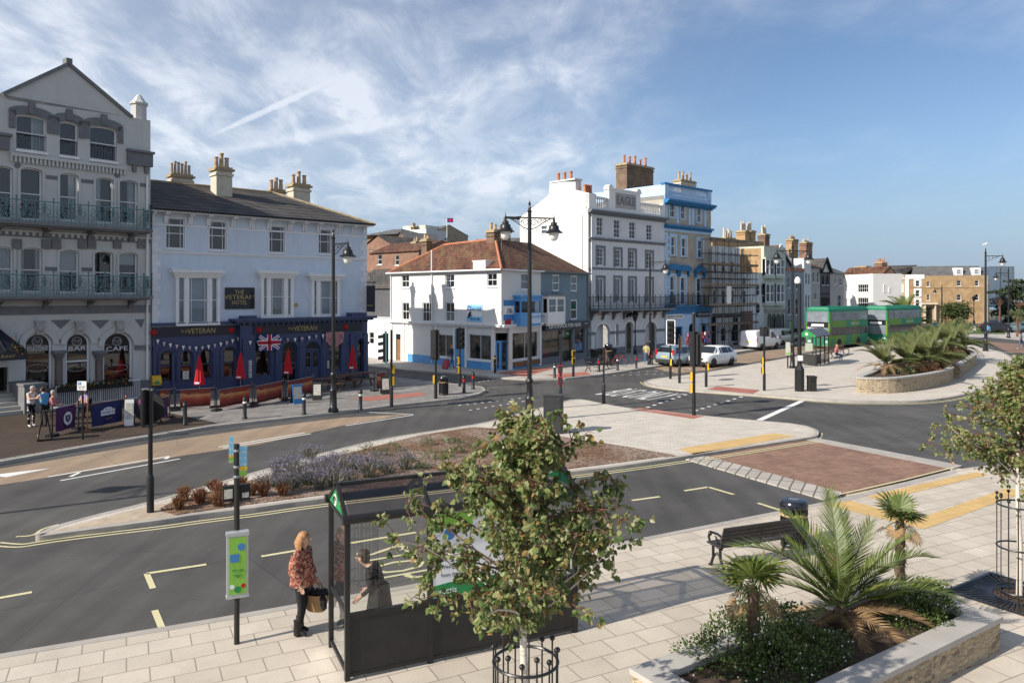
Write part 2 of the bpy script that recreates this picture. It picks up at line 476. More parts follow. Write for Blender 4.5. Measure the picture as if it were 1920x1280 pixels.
TH = R(27)      # the run of the near kerb
bricks('paving', (.57,.505,.415), (.49,.43,.35), (.26,.22,.17), .60, .45, .009, 'world', -TH, .75, .12, .25, freq=2, patch=((.34,.28,.22),.35))
bricks('island_paving', (.59,.54,.465), (.51,.46,.39), (.34,.29,.24), .40, .20, .008, 'world', -R(8), .8, .10, .15, freq=2)
bricks('far_paving', (.50,.46,.41), (.40,.36,.32), (.2,.18,.15), .6, .45, .012, 'world', -R(44), .8, .12, .2, freq=2)
bricks('brown_paving', (.085,.06,.043), (.06,.043,.03), (.035,.027,.02), .21, .105, .006, 'world', -R(44), .8, .15, .2)
bricks('grey_paving', (.28,.265,.245), (.21,.195,.18), (.1,.09,.08), .6, .45, .012, 'world', -R(46), .8, .2, .2)
bricks('red_setts', (.31,.185,.125), (.22,.125,.085), (.17,.125,.10), .21, .105, .006, 'world', -R(10), .8, .25, .2)
bricks('granite_setts', (.44,.41,.36), (.36,.33,.29), (.12,.10,.085), .9, .34, .022, 'world', -R(63), .8, .1, .3, off=0)
bricks('yellow_tactile', (.62,.42,.17), (.55,.37,.15), (.35,.24,.12), .4, .4, .008, 'world', -TH, .8, .1, .2, off=0)
bricks('red_tactile', (.42,.16,.12), (.36,.14,.10), (.25,.1,.08), .4, .4, .01, 'world', -R(44), .8, .15, .2, off=0)
plain('kerb_stone', (.37,.34,.30), .85, .15, 2.5, bmp=.1)
def mat_paint(name, col):
 m, nt, b = nodes(name, .7, .3)
 w = coords(nt, 'world')
 c = mix(nt, rng_map(nt, tex_noise(nt, w, 7, 8, .75), .56, .72, 0, .75), col, (.09,.088,.085))
 nt.links.new(c, b.inputs['Base Color'])
mat_paint('line_white', (.72,.71,.68))
mat_paint('line_yellow', (.62,.56,.33))
plain('sand_render', (.42,.34,.25), .9, .2, 4, bmp=.2)
def mat_bed():
 m, nt, b = nodes('bark_soil', .95, .2)
 w = coords(nt, 'world')
 v = nt.nodes.new('ShaderNodeTexVoronoi'); nt.links.new(w, v.inputs['Vector']); v.inputs['Scale'].default_value = 16
 c = mix(nt, rng_map(nt, tex_noise(nt, w, .55, 4), .42, .58), (.155,.095,.06), (.22,.165,.13))
 s = nt.nodes.new('ShaderNodeSeparateColor'); nt.links.new(v.outputs['Color'], s.inputs[0])
 c = mix(nt, 1.0, c, mix(nt, s.outputs[0], (.4,.4,.4), (1.75,1.7,1.65)), 'MULTIPLY')
 nt.links.new(c, b.inputs['Base Color']); bump(nt, b, v.outputs['Distance'], .8, .03)
mat_bed()
plain('soil', (.07,.045,.03), .95, .5, 14, bmp=.5)
def mat_sea():
 m, nt, b = nodes('sea_water', .12, .5)
 b.inputs['Base Color'].default_value = (.04,.11,.16,1)
 bump(nt, b, tex_noise(nt, coords(nt, 'world', (.2,.5,1)), 1.2, 6), .5, .3)
mat_sea()
plain('lawn', (.07,.115,.03), .9, .35, 2.0, bmp=.3)
plain('hill_grass', (.09,.10,.05), .95, .3, .3)
def struct(o, label=None): return tag(o, kind='structure')
def pix(pts, z=0.0, k=0):
 if k: pts = smooth_line(pts, k)
 return [tuple(G(u, v, z)[:2]) for u, v in pts]
ZP = .11
def sheet(name, pts, z, m):
 b = MB(); b.poly([(p[0],p[1],z) for p in pts]);
 o = b.build(name, M[m]); me = o.data
 if me.polygons[0].normal.z < 0: me.flip_normals()
 return struct(o)
def paved(name, pts, m, z=ZP):
 b = MB(); b.prism(pts, -.05, z, 1, 0)
 return struct(b.build(name, [M[m], M['kerb_stone']]))
def kerb(name, pts, side, w=.16, z=ZP+.006, m='kerb_stone', parent=None):
 """a kerb stone row along pts; side +1 = inside lies to the left of the line"""
 b = MB()
 a = offset_line(pts, -.012*side); c = offset_line(pts, w*side)
 for i in range(len(pts)-1):
  q = [a[i], a[i+1], c[i+1], c[i]]
  if side < 0: q = q[::-1]
  b.poly([(*p,z) for p in q])
  b.poly([(*a[i],-.02),(*a[i+1],-.02),(*a[i+1],z),(*a[i],z)])
  b.poly([(*c[i],z-.05),(*c[i+1],z-.05),(*c[i+1],z),(*c[i],z)])
 o = b.build(name, M[m])
 return struct(o)
b = MB(); b.poly([(-900,-200,-.03),(260,-200,-.03),(205,150,-.03),(205,262,-.03),(-900,900,-.03)]); struct(b.build('ground', M['hill_grass']))
b = MB(); b.poly([(-9000,-3000,-2.2),(9000,-3000,-2.2),(9000,12000,-2.2),(-9000,12000,-2.2)]); struct(b.build('sea', M['sea_water']))
b = MB(); b.poly([(-70,-12,0),(90,-12,0),(140,60,0),(160,175,0),(60,180,0),(-30,100,0),(-90,30,0)]); struct(b.build('road', M['asphalt']))
near_edge = pix([(-260,1275),(0,1226),(380,1163),(610,1123),(760,1098),(1160,1017),(1475,955),(1545,941)], ZP)
near_edge2 = pix([(1545,941),(1640,917),(1790,880),(1850,872),(1930,866),(2040,856),(2300,838)], ZP)
ne = near_edge + near_edge2[1:]
paved('near_pavement', ne + [(16.0+12,14),(22,2),(14,-9),(-12,-9),(-14,4)], 'paving')
kerb('near_kerb', near_edge, -1);
sheet('raised_crossing_edge', pix([(1545,941),(1640,917),(1790,880),(1795,885),(1648,923),(1560,946)], ZP+.004), ZP+.004, 'kerb_stone')
sheet('yellow_tactile_paving', pix([(1625,930),(1832,884),(1852,890),(1650,938)], ZP), ZP+.006, 'yellow_tactile')
sheet('yellow_tactile_paving', pix([(1545,945),(1592,938),(1722,972),(1886,915),(1925,921),(1732,992)], ZP), ZP+.006, 'yellow_tactile')
isl_up = pix([(68,1002),(105,985),(190,962),(280,940),(480,884),(690,828),(885,796),(950,781),(1055,753),(1075,749),(1095,749),(1130,756),(1190,766),(1300,777),(1420,788),(1480,793),(1515,799)], ZP, 3)
isl_end = pix([(1515,799),(1530,805),(1535,812),(1527,818),(1505,822)], ZP, 4)
isl_lo = pix([(1505,822),(1400,838),(1290,854),(1200,868),(1100,881),(900,903),(610,934),(480,951),(370,964),(298,975),(140,996),(90,1003),(70,1005),(68,1002)], ZP, 3)
isl = isl_up + isl_end[1:] + isl_lo[1:-1]
paved('centre_island', isl, 'island_paving')
kerb('island_kerb', isl_up + isl_end[1:] , -1, .14)
kerb('island_kerb', isl_lo, -1, .2)
bed = pix([(303,958),(318,944),(480,898),(690,840),(885,801),(1060,820),(1262,853),(1235,857),(1100,875),(900,897),(615,927),(480,944),(400,955),(330,966)], ZP, 2)
sheet('island_end', pix([(86,999),(200,968),(288,946),(318,944),(303,958),(330,967),(200,986),(110,998)], ZP), ZP+.004, 'sand_render')
b = MB(); b.prism(bed, ZP-.02, ZP+.02); struct(b.build('planting_bed', M['bark_soil']))
sheet('yellow_tactile_paving', pix([(1273,841),(1450,812),(1492,817),(1300,852)], ZP), ZP+.006, 'yellow_tactile')
sheet('red_tactile_paving', pix([(1180,767),(1200,764),(1320,780),(1300,785)], ZP), ZP+.005, 'red_tactile')
fi_lo = pix([(1208,716),(1222,722),(1270,729),(1340,734),(1440,741),(1560,750),(1640,752),(1720,751),(1790,743),(1850,727),(1882,709),(1899,692),(1903,678),(1893,667),(1872,658),(1840,652)], ZP, 4)
fi_up = pix([(1840,652),(1800,640),(1730,632),(1690,634),(1640,645),(1560,657),(1480,670),(1400,684),(1320,698),(1250,707),(1220,711),(1208,716)], ZP, 3)
paved('far_island', fi_lo + fi_up[1:-1], 'island_paving')
kerb('far_island_kerb', fi_lo, 1, .2); kerb('far_island_kerb', fi_up, 1, .16)
sheet('red_tactile_paving', pix([(1345,724),(1425,731),(1412,738),(1325,730)], ZP), ZP+.005, 'red_tactile')
hp = pix([(-700,995),(-300,922),(0,865),(200,830),(400,798),(620,774),(740,759),(860,746),(897,738),(911,731),(905,725),(870,721),(800,714),(735,707),(690,701)], ZP)
paved('hotel_pavement', hp + [(-12,56),(-22,52),(-60,22)], 'grey_paving')
kerb('hotel_kerb', hp, 1, .15)
brown = pix([(-700,985),(-300,916),(0,860),(200,826),(410,793)], ZP) + pix([(290,768)], ZP) + [(-21.5,41.5),(-45,16)]
sheet('brown_pavement', brown, ZP+.004, 'brown_paving')
sheet('red_tactile_paving', pix([(660,746),(790,735),(800,741),(690,752)], ZP), ZP+.006, 'red_tactile')
sp_ = pix([(560,668),(690,685),(760,693),(860,699),(930,707),(985,710),(1060,709),(1110,704),(1160,697),(1225,687),(1300,674),(1400,657),(1480,647),(1560,640),(1640,631)], ZP)
paved('shop_pavement', sp_ + [(70,112),(20,90),(-14,72),(-24,66)], 'far_paving')
kerb('shop_kerb', sp_, 1, .15)
sheet('red_tactile_paving', pix([(930,700),(1000,690),(1040,690),(985,706)], ZP), ZP+.006, 'red_tactile')
sheet('red_tactile_paving', pix([(1020,703),(1100,697),(1110,702),(1060,707)], ZP), ZP+.006, 'red_tactile')
tan = pix([(-500,972),(0,878),(100,862),(300,828),(480,803),(640,783),(772,776),(650,796),(480,834),(350,853),(95,894),(0,909),(-500,1010)])
sheet('tan_road', tan, .004, 'tan_asphalt')
sheet('tan_road', pix([(1225,690),(1300,678),(1420,659),(1500,648),(1560,652),(1480,667),(1340,692),(1270,700)]), .004, 'tan_asphalt')
tbl = pix([(1326,857),(1520,824),(1790,879),(1592,929)])
b = MB(); b.prism(tbl, -.02, .045); struct(b.build('brick_crossing', M['red_setts']))
b = MB(); b.prism(pix([(1286,862),(1325,856),(1594,925),(1546,938)]), -.02, .04); struct(b.build('granite_strip', M['granite_setts']))
b = MB(); b.prism(pix([(1503,825),(1527,822),(1805,875),(1786,882)]), -.02, .05); struct(b.build('granite_strip', M['kerb_stone']))
sheet('brick_crossing', pix([(1846,640),(1990,650),(2060,672),(1892,660)]), .006, 'red_setts')
sheet('granite_strip', pix([(1868,658),(1890,661),(2060,673),(2060,678)]), .008, 'kerb_stone')
sheet('far_path', pix([(1780,642),(1850,632),(1990,645),(2200,660),(2200,625),(1780,622)], .03), .03, 'far_paving')
sheet('lawn', pix([(1700,628),(1792,626),(1885,626),(1885,614),(1780,608),(1600,612)], .04), .05, 'lawn')
sheet('lawn', pix([(1895,618),(2100,628),(2100,600),(1895,596)], .04), .05, 'lawn')
# ---------------------------------------------------------------- road markings
wl = MB(); yl = MB()
def line(mb, a, b_, w=.1, z=.008):
 p, q = G(*a), G(*b_); ribbon(mb, [p[:2], q[:2]], w, z)
def chain(mb, pts, w=.09, z=.008, off=0, k=4): ribbon(mb, pix(pts, 0, k), w, z, 0, off)
for a, c in [((90,894),(318,855)),((113,901),(337,860)),((410,838),(572,811)),((418,840),(583,813)),((648,798),(775,778)),((660,771),(775,777))]: line(wl, a, c, .1)
for q in [[(128,893),(146,885),(153,885),(136,893)],[(306,860),(312,856),(320,856),(314,860)]]: wl.poly([G(*p, .008) for p in q][::-1])
wl.poly([G(*p, .009) for p in [(0,888),(97,877),(12,894),(0,893),(-60,902),(-60,899)]][::-1])
for q in [[(1417,787),(1430,788),(1519,747),(1509,746)]]: wl.poly([G(*p, .008) for p in q])
for i in range(9): line(wl, (860+14*i,760-1.6*i), (865+14*i,759.4-1.6*i), .14)
for i in range(9): line(wl, (880+14*i,769-2.3*i), (885+14*i,768.4-2.3*i), .14)
for i in range(13): line(wl, (1100+16*i,702-.8*i), (1104+16*i,701.8-.8*i), .14)
for i in range(11): line(wl, (1105+15*i,706-.6*i), (1109+15*i,705.8-.6*i), .14)
for i in range(10): line(wl, (1213+11.6*i,764-3.9*i), (1217.5+11.6*i,762.6-3.9*i), .17)
for i in range(9): line(wl, (1303+12*i,770-3.6*i), (1307.5+12*i,768.7-3.6*i), .17)
for i in range(9): line(wl, (897+8.2*i,716.5-1.4*i), (901+8.2*i,716-1.4*i), .14)
struct(wl.build('white_road_marking', M['line_white']))
for a, c in [((275,1075),(387,1058)),((275,1075),(287,1103)),((490,1043),(580,1028)),((658,1018),(780,998)),((1185,938),(1237,931)),((1283,920),(1328,913)),((1328,913),(1376,927)),((1421,943),(1468,958)),((290,1144),(303,1176)),((-40,1128),(60,1110))]: line(yl, a, c, .11)
for o_ in (0, .2):
 chain(yl, [(0,1017),(40,1020),(70,1016),(140,1006),(298,987),(370,977),(480,963),(610,945),(900,912),(1100,889),(1200,876),(1290,863)], .07, .008, -o_)
 chain(yl, [(1541,812),(1536,822),(1510,827)], .07, .008, -o_)
 chain(yl, [(1206,716),(1222,725),(1270,732),(1340,737),(1440,745),(1560,755),(1640,757),(1720,756),(1790,748),(1850,732),(1886,712),(1904,693),(1908,678),(1897,666)], .07, .008, -o_)
 chain(yl, [(915,731),(901,740),(862,749)], .06, .008, -o_)
for o_ in (0, .2):
 chain(yl, [(1300,861),(1420,842),(1520,826)], .07, .052, -.25-o_, 1)
 chain(yl, [(1570,929),(1690,902),(1785,878)], .07, .052, -.05-o_, 1)
chain(yl, [(30,1006),(62,1003),(80,992),(110,983)], .07, .008, 0)
struct(yl.build('yellow_road_marking', M['line_yellow']))
def road_words(s, p, q, w, m, name, z=.009):
 """p: pixel of the middle of the reading line, q: pixel the letters' tops point to; w = reading width"""
 a, c = G(*p), G(*q); d = (c - a); ln = d.length
 ang = math.atan2(d.y, d.x) - math.pi/2
 o = text(s, 1.0, M[m], None, (0,0,z), (0,0,0), name, 0.0)
 xs = [v.co.x for v in o.data.vertices]; ys = [v.co.y for v in o.data.vertices]
 cx, cy, sx, sy = (min(xs)+max(xs))/2, min(ys), w/(max(xs)-min(xs)), ln/(max(ys)-min(ys))
 for v in o.data.vertices: v.co = ((v.co.x-cx)*sx, (v.co.y-cy)*sy, 0)
 o.location = (a.x, a.y, z); o.rotation_euler = (0,0,ang); o.scale = (1,1,1)
 return struct(o)
road_words('STOP', (690,1064), (790,1047), 2.0, 'line_yellow', 'bus_stop_marking')
road_words('BUS', (815,1043), (915,1026), 1.7, 'line_yellow', 'bus_stop_marking')
def lane_words():
 o = text('LOOK', 1.0, M['line_white'], None, (0,0,0), (0,0,0), 'worded_road_marking', 0.0)
 return o
road_words('BUS ONLY', (1165,745), (1232,733), 3.6, 'line_white', 'worded_road_marking')
# ---------------------------------------------------------------- building kit
plain('hotel_grey', (.53,.525,.50), .7, .05, 1.2, kind='obj', dirt=(.3,.3,.29), dirt_amt=.3)
plain('hotel_dark', (.165,.165,.17), .7, .15, 3, kind='obj')
plain('teal_iron', (.10,.19,.20), .5, .2, 6)
plain('veteran_blue', (.58,.65,.74), .7, .04, 1.5, kind='obj', dirt=(.34,.38,.44), dirt_amt=.32)
plain('pub_navy', (.035,.05,.12), .4, .1, 3, kind='obj', spec=.5)
plain('pub_black', (.02,.02,.03), .4, .2, 3)
plain('render_white', (.66,.65,.62), .75, .04, 1.5, kind='obj', dirt=(.42,.40,.35), dirt_amt=.28)
plain('render_pale', (.62,.63,.63), .75, .05, 1.5, kind='obj', dirt=(.42,.42,.41), dirt_amt=.3)
plain('eagle_pale', (.63,.645,.65), .7, .04, 1.2, kind='obj', dirt=(.4,.42,.44), dirt_amt=.25)
plain('slate_blue', (.17,.24,.28), .7, .06, 1.5, kind='obj', dirt=(.12,.16,.18), dirt_amt=.3)
plain('band_grey', (.17,.185,.20), .6, .08, 2)
plain('shop_blue', (.09,.30,.60), .5, .1, 2, dirt=(.3,.42,.55), dirt_amt=.2)
plain('bright_blue', (.02,.16,.36), .5, .1, 2)
plain('pale_blue', (.42,.58,.76), .6, .06, 2, kind='obj')
plain('cream_green', (.50,.52,.44), .7, .08, 1.5, kind='obj', dirt=(.3,.31,.26), dirt_amt=.4)
plain('stone_grey', (.40,.39,.36), .8, .1, 1.5, kind='obj', dirt=(.25,.24,.22), dirt_amt=.4)
plain('dark_render', (.085,.085,.09), .8, .12, 1.5, kind='obj', dirt=(.05,.05,.05), dirt_amt=.4)
plain('cool_grey', (.25,.29,.33), .7, .08, 1.5, kind='obj')
bricks('yellow_brick', (.40,.31,.21), (.31,.24,.16), (.36,.32,.26), .22, .075, .010, var=.2)
bricks('brown_brick', (.45,.28,.13), (.36,.215,.10), (.38,.3,.2), .22, .075, .010, var=.3)
bricks('buff_brick', (.45,.40,.31), (.36,.33,.28), (.42,.38,.33), .22, .075, .010, var=.2)
bricks('red_brick', (.27,.115,.07), (.19,.08,.05), (.3,.25,.2), .22, .075, .010, var=.3)
bricks('old_brick', (.20,.11,.07), (.14,.085,.06), (.2,.17,.13), .22, .075, .012, var=.4, patch=((.25,.18,.07),.8))
bricks('slate_roof', (.10,.094,.09), (.06,.058,.058), (.022,.021,.021), .42, .25, .022, var=.35, bmp=1.0, patch=((.15,.11,.07),.75))
bricks('tile_roof', (.21,.085,.048), (.105,.048,.03), (.045,.025,.018), .26, .17, .02, var=.55, bmp=1.0, patch=((.17,.12,.06),.95))
bricks('grey_roof', (.15,.15,.15), (.11,.11,.115), (.06,.06,.06), .3, .18, .012, var=.25, bmp=.6)
plain('lead', (.2,.2,.21), .6, .1, 3)
plain('cream_stack', (.56,.50,.40), .8, .1, 3, dirt=(.35,.27,.14), dirt_amt=.5)
plain('lichen_cap', (.34,.27,.17), .9, .3, 6)
def arc_pts(xa, xb, zb, rise, n=10):
 """arch line from (xa, zb-rise) over the top to (xb, zb-rise)"""
 c = (xa+xb)/2; h = (xb-xa)/2
 return [(c - h*math.cos(math.pi*i/n), zb - rise + rise*math.sin(math.pi*i/n)) for i in range(n+1)]
def wall(mb, x0, x1, z0, z1, ops=(), y=0.0, rev=.14, m=0, mr=None):
 mr = m if mr is None else mr
 ops = [tuple(o) + (0,)*(5-len(o)) for o in ops]
 xs = sorted({x0, x1, *[min(max(q,x0),x1) for o in ops for q in (o[0], o[2])]}); zs = sorted({z0, z1, *[min(max(q,z0),z1) for o in ops for q in (o[1], o[3])]})
 for j in range(len(zs)-1):
  run = None
  for i in range(len(xs)):
   solid = False
   if i < len(xs)-1:
    cx, cz = (xs[i]+xs[i+1])/2, (zs[j]+zs[j+1])/2
    solid = not any(o[0] < cx < o[2] and o[1] < cz < o[3] for o in ops)
   if solid and run is None: run = xs[i]
   if not solid and run is not None:
    mb.poly([(run,y,zs[j]),(xs[i],y,zs[j]),(xs[i],y,zs[j+1]),(run,y,zs[j+1])], m); run = None
 for xa, za, xb, zb, rise in ops:
  zt = zb - rise; yb = y + rev
  mb.poly([(xa,y,za),(xa,yb,za),(xa,yb,zt),(xa,y,zt)][::-1], mr)
  mb.poly([(xb,y,za),(xb,yb,za),(xb,yb,zt),(xb,y,zt)], mr)
  mb.poly([(xa,y,za),(xb,y,za),(xb,yb,za),(xa,yb,za)], mr)
  if rise:
   a = arc_pts(xa, xb, zb, rise)
   for i in range(len(a)-1):
    mb.poly([(a[i][0],y,a[i][1]),(a[i+1][0],y,a[i+1][1]),(a[i+1][0],yb,a[i+1][1]),(a[i][0],yb,a[i][1])][::-1], mr)
    mb.poly([(a[i][0],y,a[i][1]),(a[i+1][0],y,a[i+1][1]),(a[i+1][0],y,zb),(a[i][0],y,zb)], m)
  else:
   mb.poly([(xa,y,zb),(xb,y,zb),(xb,yb,zb),(xa,yb,zb)][::-1], mr)
def shell(mb, x0, x1, depth, z0, z1, m=0, front=False, top=True, y=0.0):
 """the sides, the back and a flat lid behind a facade"""
 mb.poly([(x0,y,z0),(x0,y,z1),(x0,depth,z1),(x0,depth,z0)], m)
 mb.poly([(x1,y,z0),(x1,depth,z0),(x1,depth,z1),(x1,y,z1)], m)
 mb.poly([(x0,depth,z0),(x0,depth,z1),(x1,depth,z1),(x1,depth,z0)], m)
 if top: mb.poly([(x0,y,z1),(x1,y,z1),(x1,depth,z1),(x0,depth,z1)], m)
def shape(xa, za, xb, zb, rise):
 if not rise: return [(xa,za),(xb,za),(xb,zb),(xa,zb)]
 return [(xa,za),(xb,za)] + arc_pts(xa, xb, zb, rise)[::-1]
def window(par, xa, za, xb, zb, rise=0, y=.14, bars=(0,1), fw=.055, fm='white_trim', cur=None, sill=None, sur=None, name='window', glass='window_glass', bw=.028, fy=0.0, room='dark_room'):
 """pane with a dark room behind it, frame, glazing bars, curtain, sill, surround; y = how far the frame sits back"""
 mb = MB()
 mb.poly([(x, y+.035, z) for x, z in shape(xa, za, xb, zb, rise)], 0)
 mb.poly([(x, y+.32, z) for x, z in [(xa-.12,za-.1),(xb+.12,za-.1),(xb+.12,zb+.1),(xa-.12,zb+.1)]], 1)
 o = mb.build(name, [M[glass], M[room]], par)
 f = MB()
 f.box(xa, y-.02, za, xa+fw, y+.06, zb-rise); f.box(xb-fw, y-.02, za, xb, y+.06, zb-rise)
 f.box(xa+fw, y-.02, za, xb-fw, y+.06, za+fw*1.3)
 if rise:
  a = arc_pts(xa, xb, zb, rise); c = arc_pts(xa+fw, xb-fw, zb-fw, max(.02, rise-fw))
  for i in range(len(a)-1):
   f.poly([(a[i][0],y-.02,a[i][1]),(c[i][0],y-.02,c[i][1]),(c[i+1][0],y-.02,c[i+1][1]),(a[i+1][0],y-.02,a[i+1][1])])
   f.poly([(c[i][0],y-.02,c[i][1]),(c[i][0],y+.03,c[i][1]),(c[i+1][0],y+.03,c[i+1][1]),(c[i+1][0],y-.02,c[i+1][1])])
 else: f.box(xa+fw, y-.02, zb-fw, xb-fw, y+.06, zb)
 nx, nz = bars[:2]
 for i in range(1, nx+1):
  x = xa + (xb-xa)*i/(nx+1); f.box(x-bw/2, y-.008, za+fw, x+bw/2, y+.03, zb-fw*.6 if not rise else zb-rise*.35)
 for k in range(1, nz+1):
  z = za + (zb-za)*k/(nz+1)
  w = fw*.8 if (nz == 1 or (nz == 3 and k == 2)) else bw
  f.box(xa+fw, y-.014, z-w/2, xb-fw, y+.032, z+w/2)
 if len(bars) > 2:
  for fx in bars[2]:
   x = xa + (xb-xa)*fx; f.box(x-bw/2, y-.008, za+fw, x+bw/2, y+.03, zb-fw*.6)
 f.build('window_frame', M[fm], o)
 if cur:
  c = MB(); w = xb-xa; h = zb-za
  def drape(p, q, zt=zb, zl=za):
   n = max(6, int((q-p)*22)); yy = y+.1
   for i in range(n):
    u0, u1 = p+(q-p)*i/n, p+(q-p)*(i+1)/n
    a0, a1 = .025*math.sin(i*2.1), .025*math.sin((i+1)*2.1)
    c.poly([(u0,yy+a0,zl),(u1,yy+a1,zl),(u1,yy+a1,zt),(u0,yy+a0,zt)])
  cm = 'curtain_cloth'
  if cur == 'sides': drape(xa, xa+w*.24); drape(xb-w*.24, xb)
  elif cur == 'right': drape(xa+w*.55, xb)
  elif cur == 'left': drape(xa, xa+w*.4)
  elif cur == 'net': drape(xa, xb)
  elif cur == 'blind': c.box(xa, y+.09, za+h*.45, xb, y+.1, zb); cm = 'blind_cloth'
  elif cur == 'half': drape(xa, xb, za+h*.5, za)
  elif cur == 'top': c.box(xa, y+.09, za+h*.7, xb, y+.1, zb); cm = 'blind_cloth'
  c.build('curtain' if cm == 'curtain_cloth' else 'blind', M[cm], o)
 if sill:
  q = MB(); e = .07
  q.box(xa-e, -.07-fy, za-.09, xb+e, y-.021, za-.004)
  q.build('sill', M[sill], o)
 if sur:
  sw, sm, pr = sur
  q = MB(); t = rise
  q.box(xa-sw, -pr, za, xa-.004, -.0, zb-t); q.box(xb+.004, -pr, za, xb+sw, 0, zb-t)
  if t:
   a = arc_pts(xa-sw, xb+sw, zb+sw, t+sw); c = arc_pts(xa-.004, xb+.004, zb+.004, t)
   for i in range(len(a)-1):
    q.poly([(a[i][0],-pr,a[i][1]),(a[i+1][0],-pr,a[i+1][1]),(c[i+1][0],-pr,c[i+1][1]),(c[i][0],-pr,c[i][1])][::-1])
    q.poly([(a[i][0],-pr,a[i][1]),(a[i][0],0,a[i][1]),(a[i+1][0],0,a[i+1][1]),(a[i+1][0],-pr,a[i+1][1])][::-1])
    q.poly([(c[i][0],-pr,c[i][1]),(c[i][0],0,c[i][1]),(c[i+1][0],0,c[i+1][1]),(c[i+1][0],-pr,c[i+1][1])])
  else: q.box(xa-sw, -pr, zb+.002, xb+sw, 0, zb+sw)
  q.build('surround', M[sm], o)
 return o
def cornice(par, x0, x1, z, prof, m, name='cornice', ret=None):
 """moulding: prof = (projection, height) steps piled upward from z"""
 b = MB()
 for p, h in prof:
  b.box(x0 - (p if ret else 0), -p, z, x1 + (p if ret else 0), (ret or 0), z+h-.001); z += h
 return b.build(name, M[m], par)
def chimney(par, x, y, z0, z1, w, d, m, pots=4, along='x', cap='lichen_cap', pm='chimney_pot', ph=.75, name='chimney'):
 b = MB()
 b.box(x-w/2, y-d/2, z0, x+w/2, y+d/2, z1)
 b.box(x-w/2-.07, y-d/2-.07, z1-.30, x+w/2+.07, y+d/2+.07, z1-.16)
 o = b.build(name, M[m], par)
 c = MB(); c.box(x-w/2-.12, y-d/2-.12, z1, x+w/2+.12, y+d/2+.12, z1+.13); c.box(x-w/2-.02, y-d/2-.02, z1+.13, x+w/2+.02, y+d/2+.02, z1+.24); c.build('cap', M[cap], o)
 L_ = w if along == 'x' else d
 for i in range(pots):
  t = (i+.5)/pots*L_ - L_/2
  h = ph*(1+.18*math.sin(i*2.7+x))
  r = min(.14, L_/pots*.42)
  q = MB(); q.lathe([(r*1.05,0),(r*1.0,.1),(r*.84,h*.85),(r*1.05,h*.87),(r*1.05,h),(r*.7,h),(r*.7,h-.1),(.001,h-.1)], (x+(t if along=='x' else 0), y+(0 if along=='x' else t), z1+.24), 12)
  q.build('chimney_pot', M[pm], o, smooth=True)
 return o
def railing(par, x0, x1, y0, z0, h, m, ret=.9, kind='scroll', name='railing', bay=.8):
 """iron balcony front with returns; kind scroll (ornate) or bars"""
 b = MB()
 def run(p, q):
  p, q = Vector(p), Vector(q); L_ = (q-p).length; d = (q-p)/L_
  U = Vector((0,0,1))
  b.bar(p+U*.05, q+U*.05, .035); b.bar(p+U*h, q+U*h, .05); b.bar(p+U*(h*.3), q+U*(h*.3), .025)
  n = max(1, round(L_/bay))
  for i in range(n+1):
   c = p + d*(L_*i/n)
   b.bar(c, c+U*(h+.12), .04)
   b.ball(c+U*(h+.16), .05, 4)
  if kind == 'bars':
   k = max(2, int(L_/.13))
   for i in range(k): c = p + d*(L_*(i+.5)/k); b.bar(c+U*.05, c+U*h, .016)
   return
  for i in range(n):
   c0 = p + d*(L_*(i+.5)/n); w = L_/n*.42
   for sg in (-1, 1):
    b.path([c0 + d*sg*w*(.15+.8*math.sin(t*.52)*(1-t/14)) + U*(h*.34 + h*.6*(t/9)) for t in range(10)], .016, 5, caps=False)
    b.path([c0 + d*sg*(w*.5 + w*.36*math.cos(t*.75)) + U*(h*.62 + h*.24*math.sin(t*.75)) for t in range(9)], .014, 5, caps=False)
    b.path([c0 + d*sg*(w*.62 + w*.2*math.cos(t*.8)) + U*(h*.17 + h*.1*math.sin(t*.8)) for t in range(9)], .012, 4, caps=False)
   b.path([c0 + U*(h*.36), c0 + U*(h*.75), c0 + U*(h*1.06)], [.02,.05,.008], 5)
   b.ball(c0+U*h*.6, .055, 4)
   b.bar(c0+U*.05, c0+U*h*.3, .02)
 run((x0,-y0,z0), (x1,-y0,z0))
 if ret: run((x0,-y0,z0), (x0,0,z0)); run((x1,-y0,z0), (x1,0,z0))
 return b.build(name, M[m], par)
def quoins(par, x, z0, z1, m, side=1, w=.42, h=.34, pr=.025, name='quoins'):
 b = MB(); z = z0; i = 0
 while z + h < z1:
  ww = w if i % 2 else w*.62
  b.box(x, -pr, z+.012, x+side*ww, 0.0, z+h-.012); z += h; i += 1
 return b.build(name, M[m], par)
def roof_poly(par, polys, m, name='roof'):
 b = MB()
 for p in polys: b.poly(p)
 return b.build(name, M[m], par)
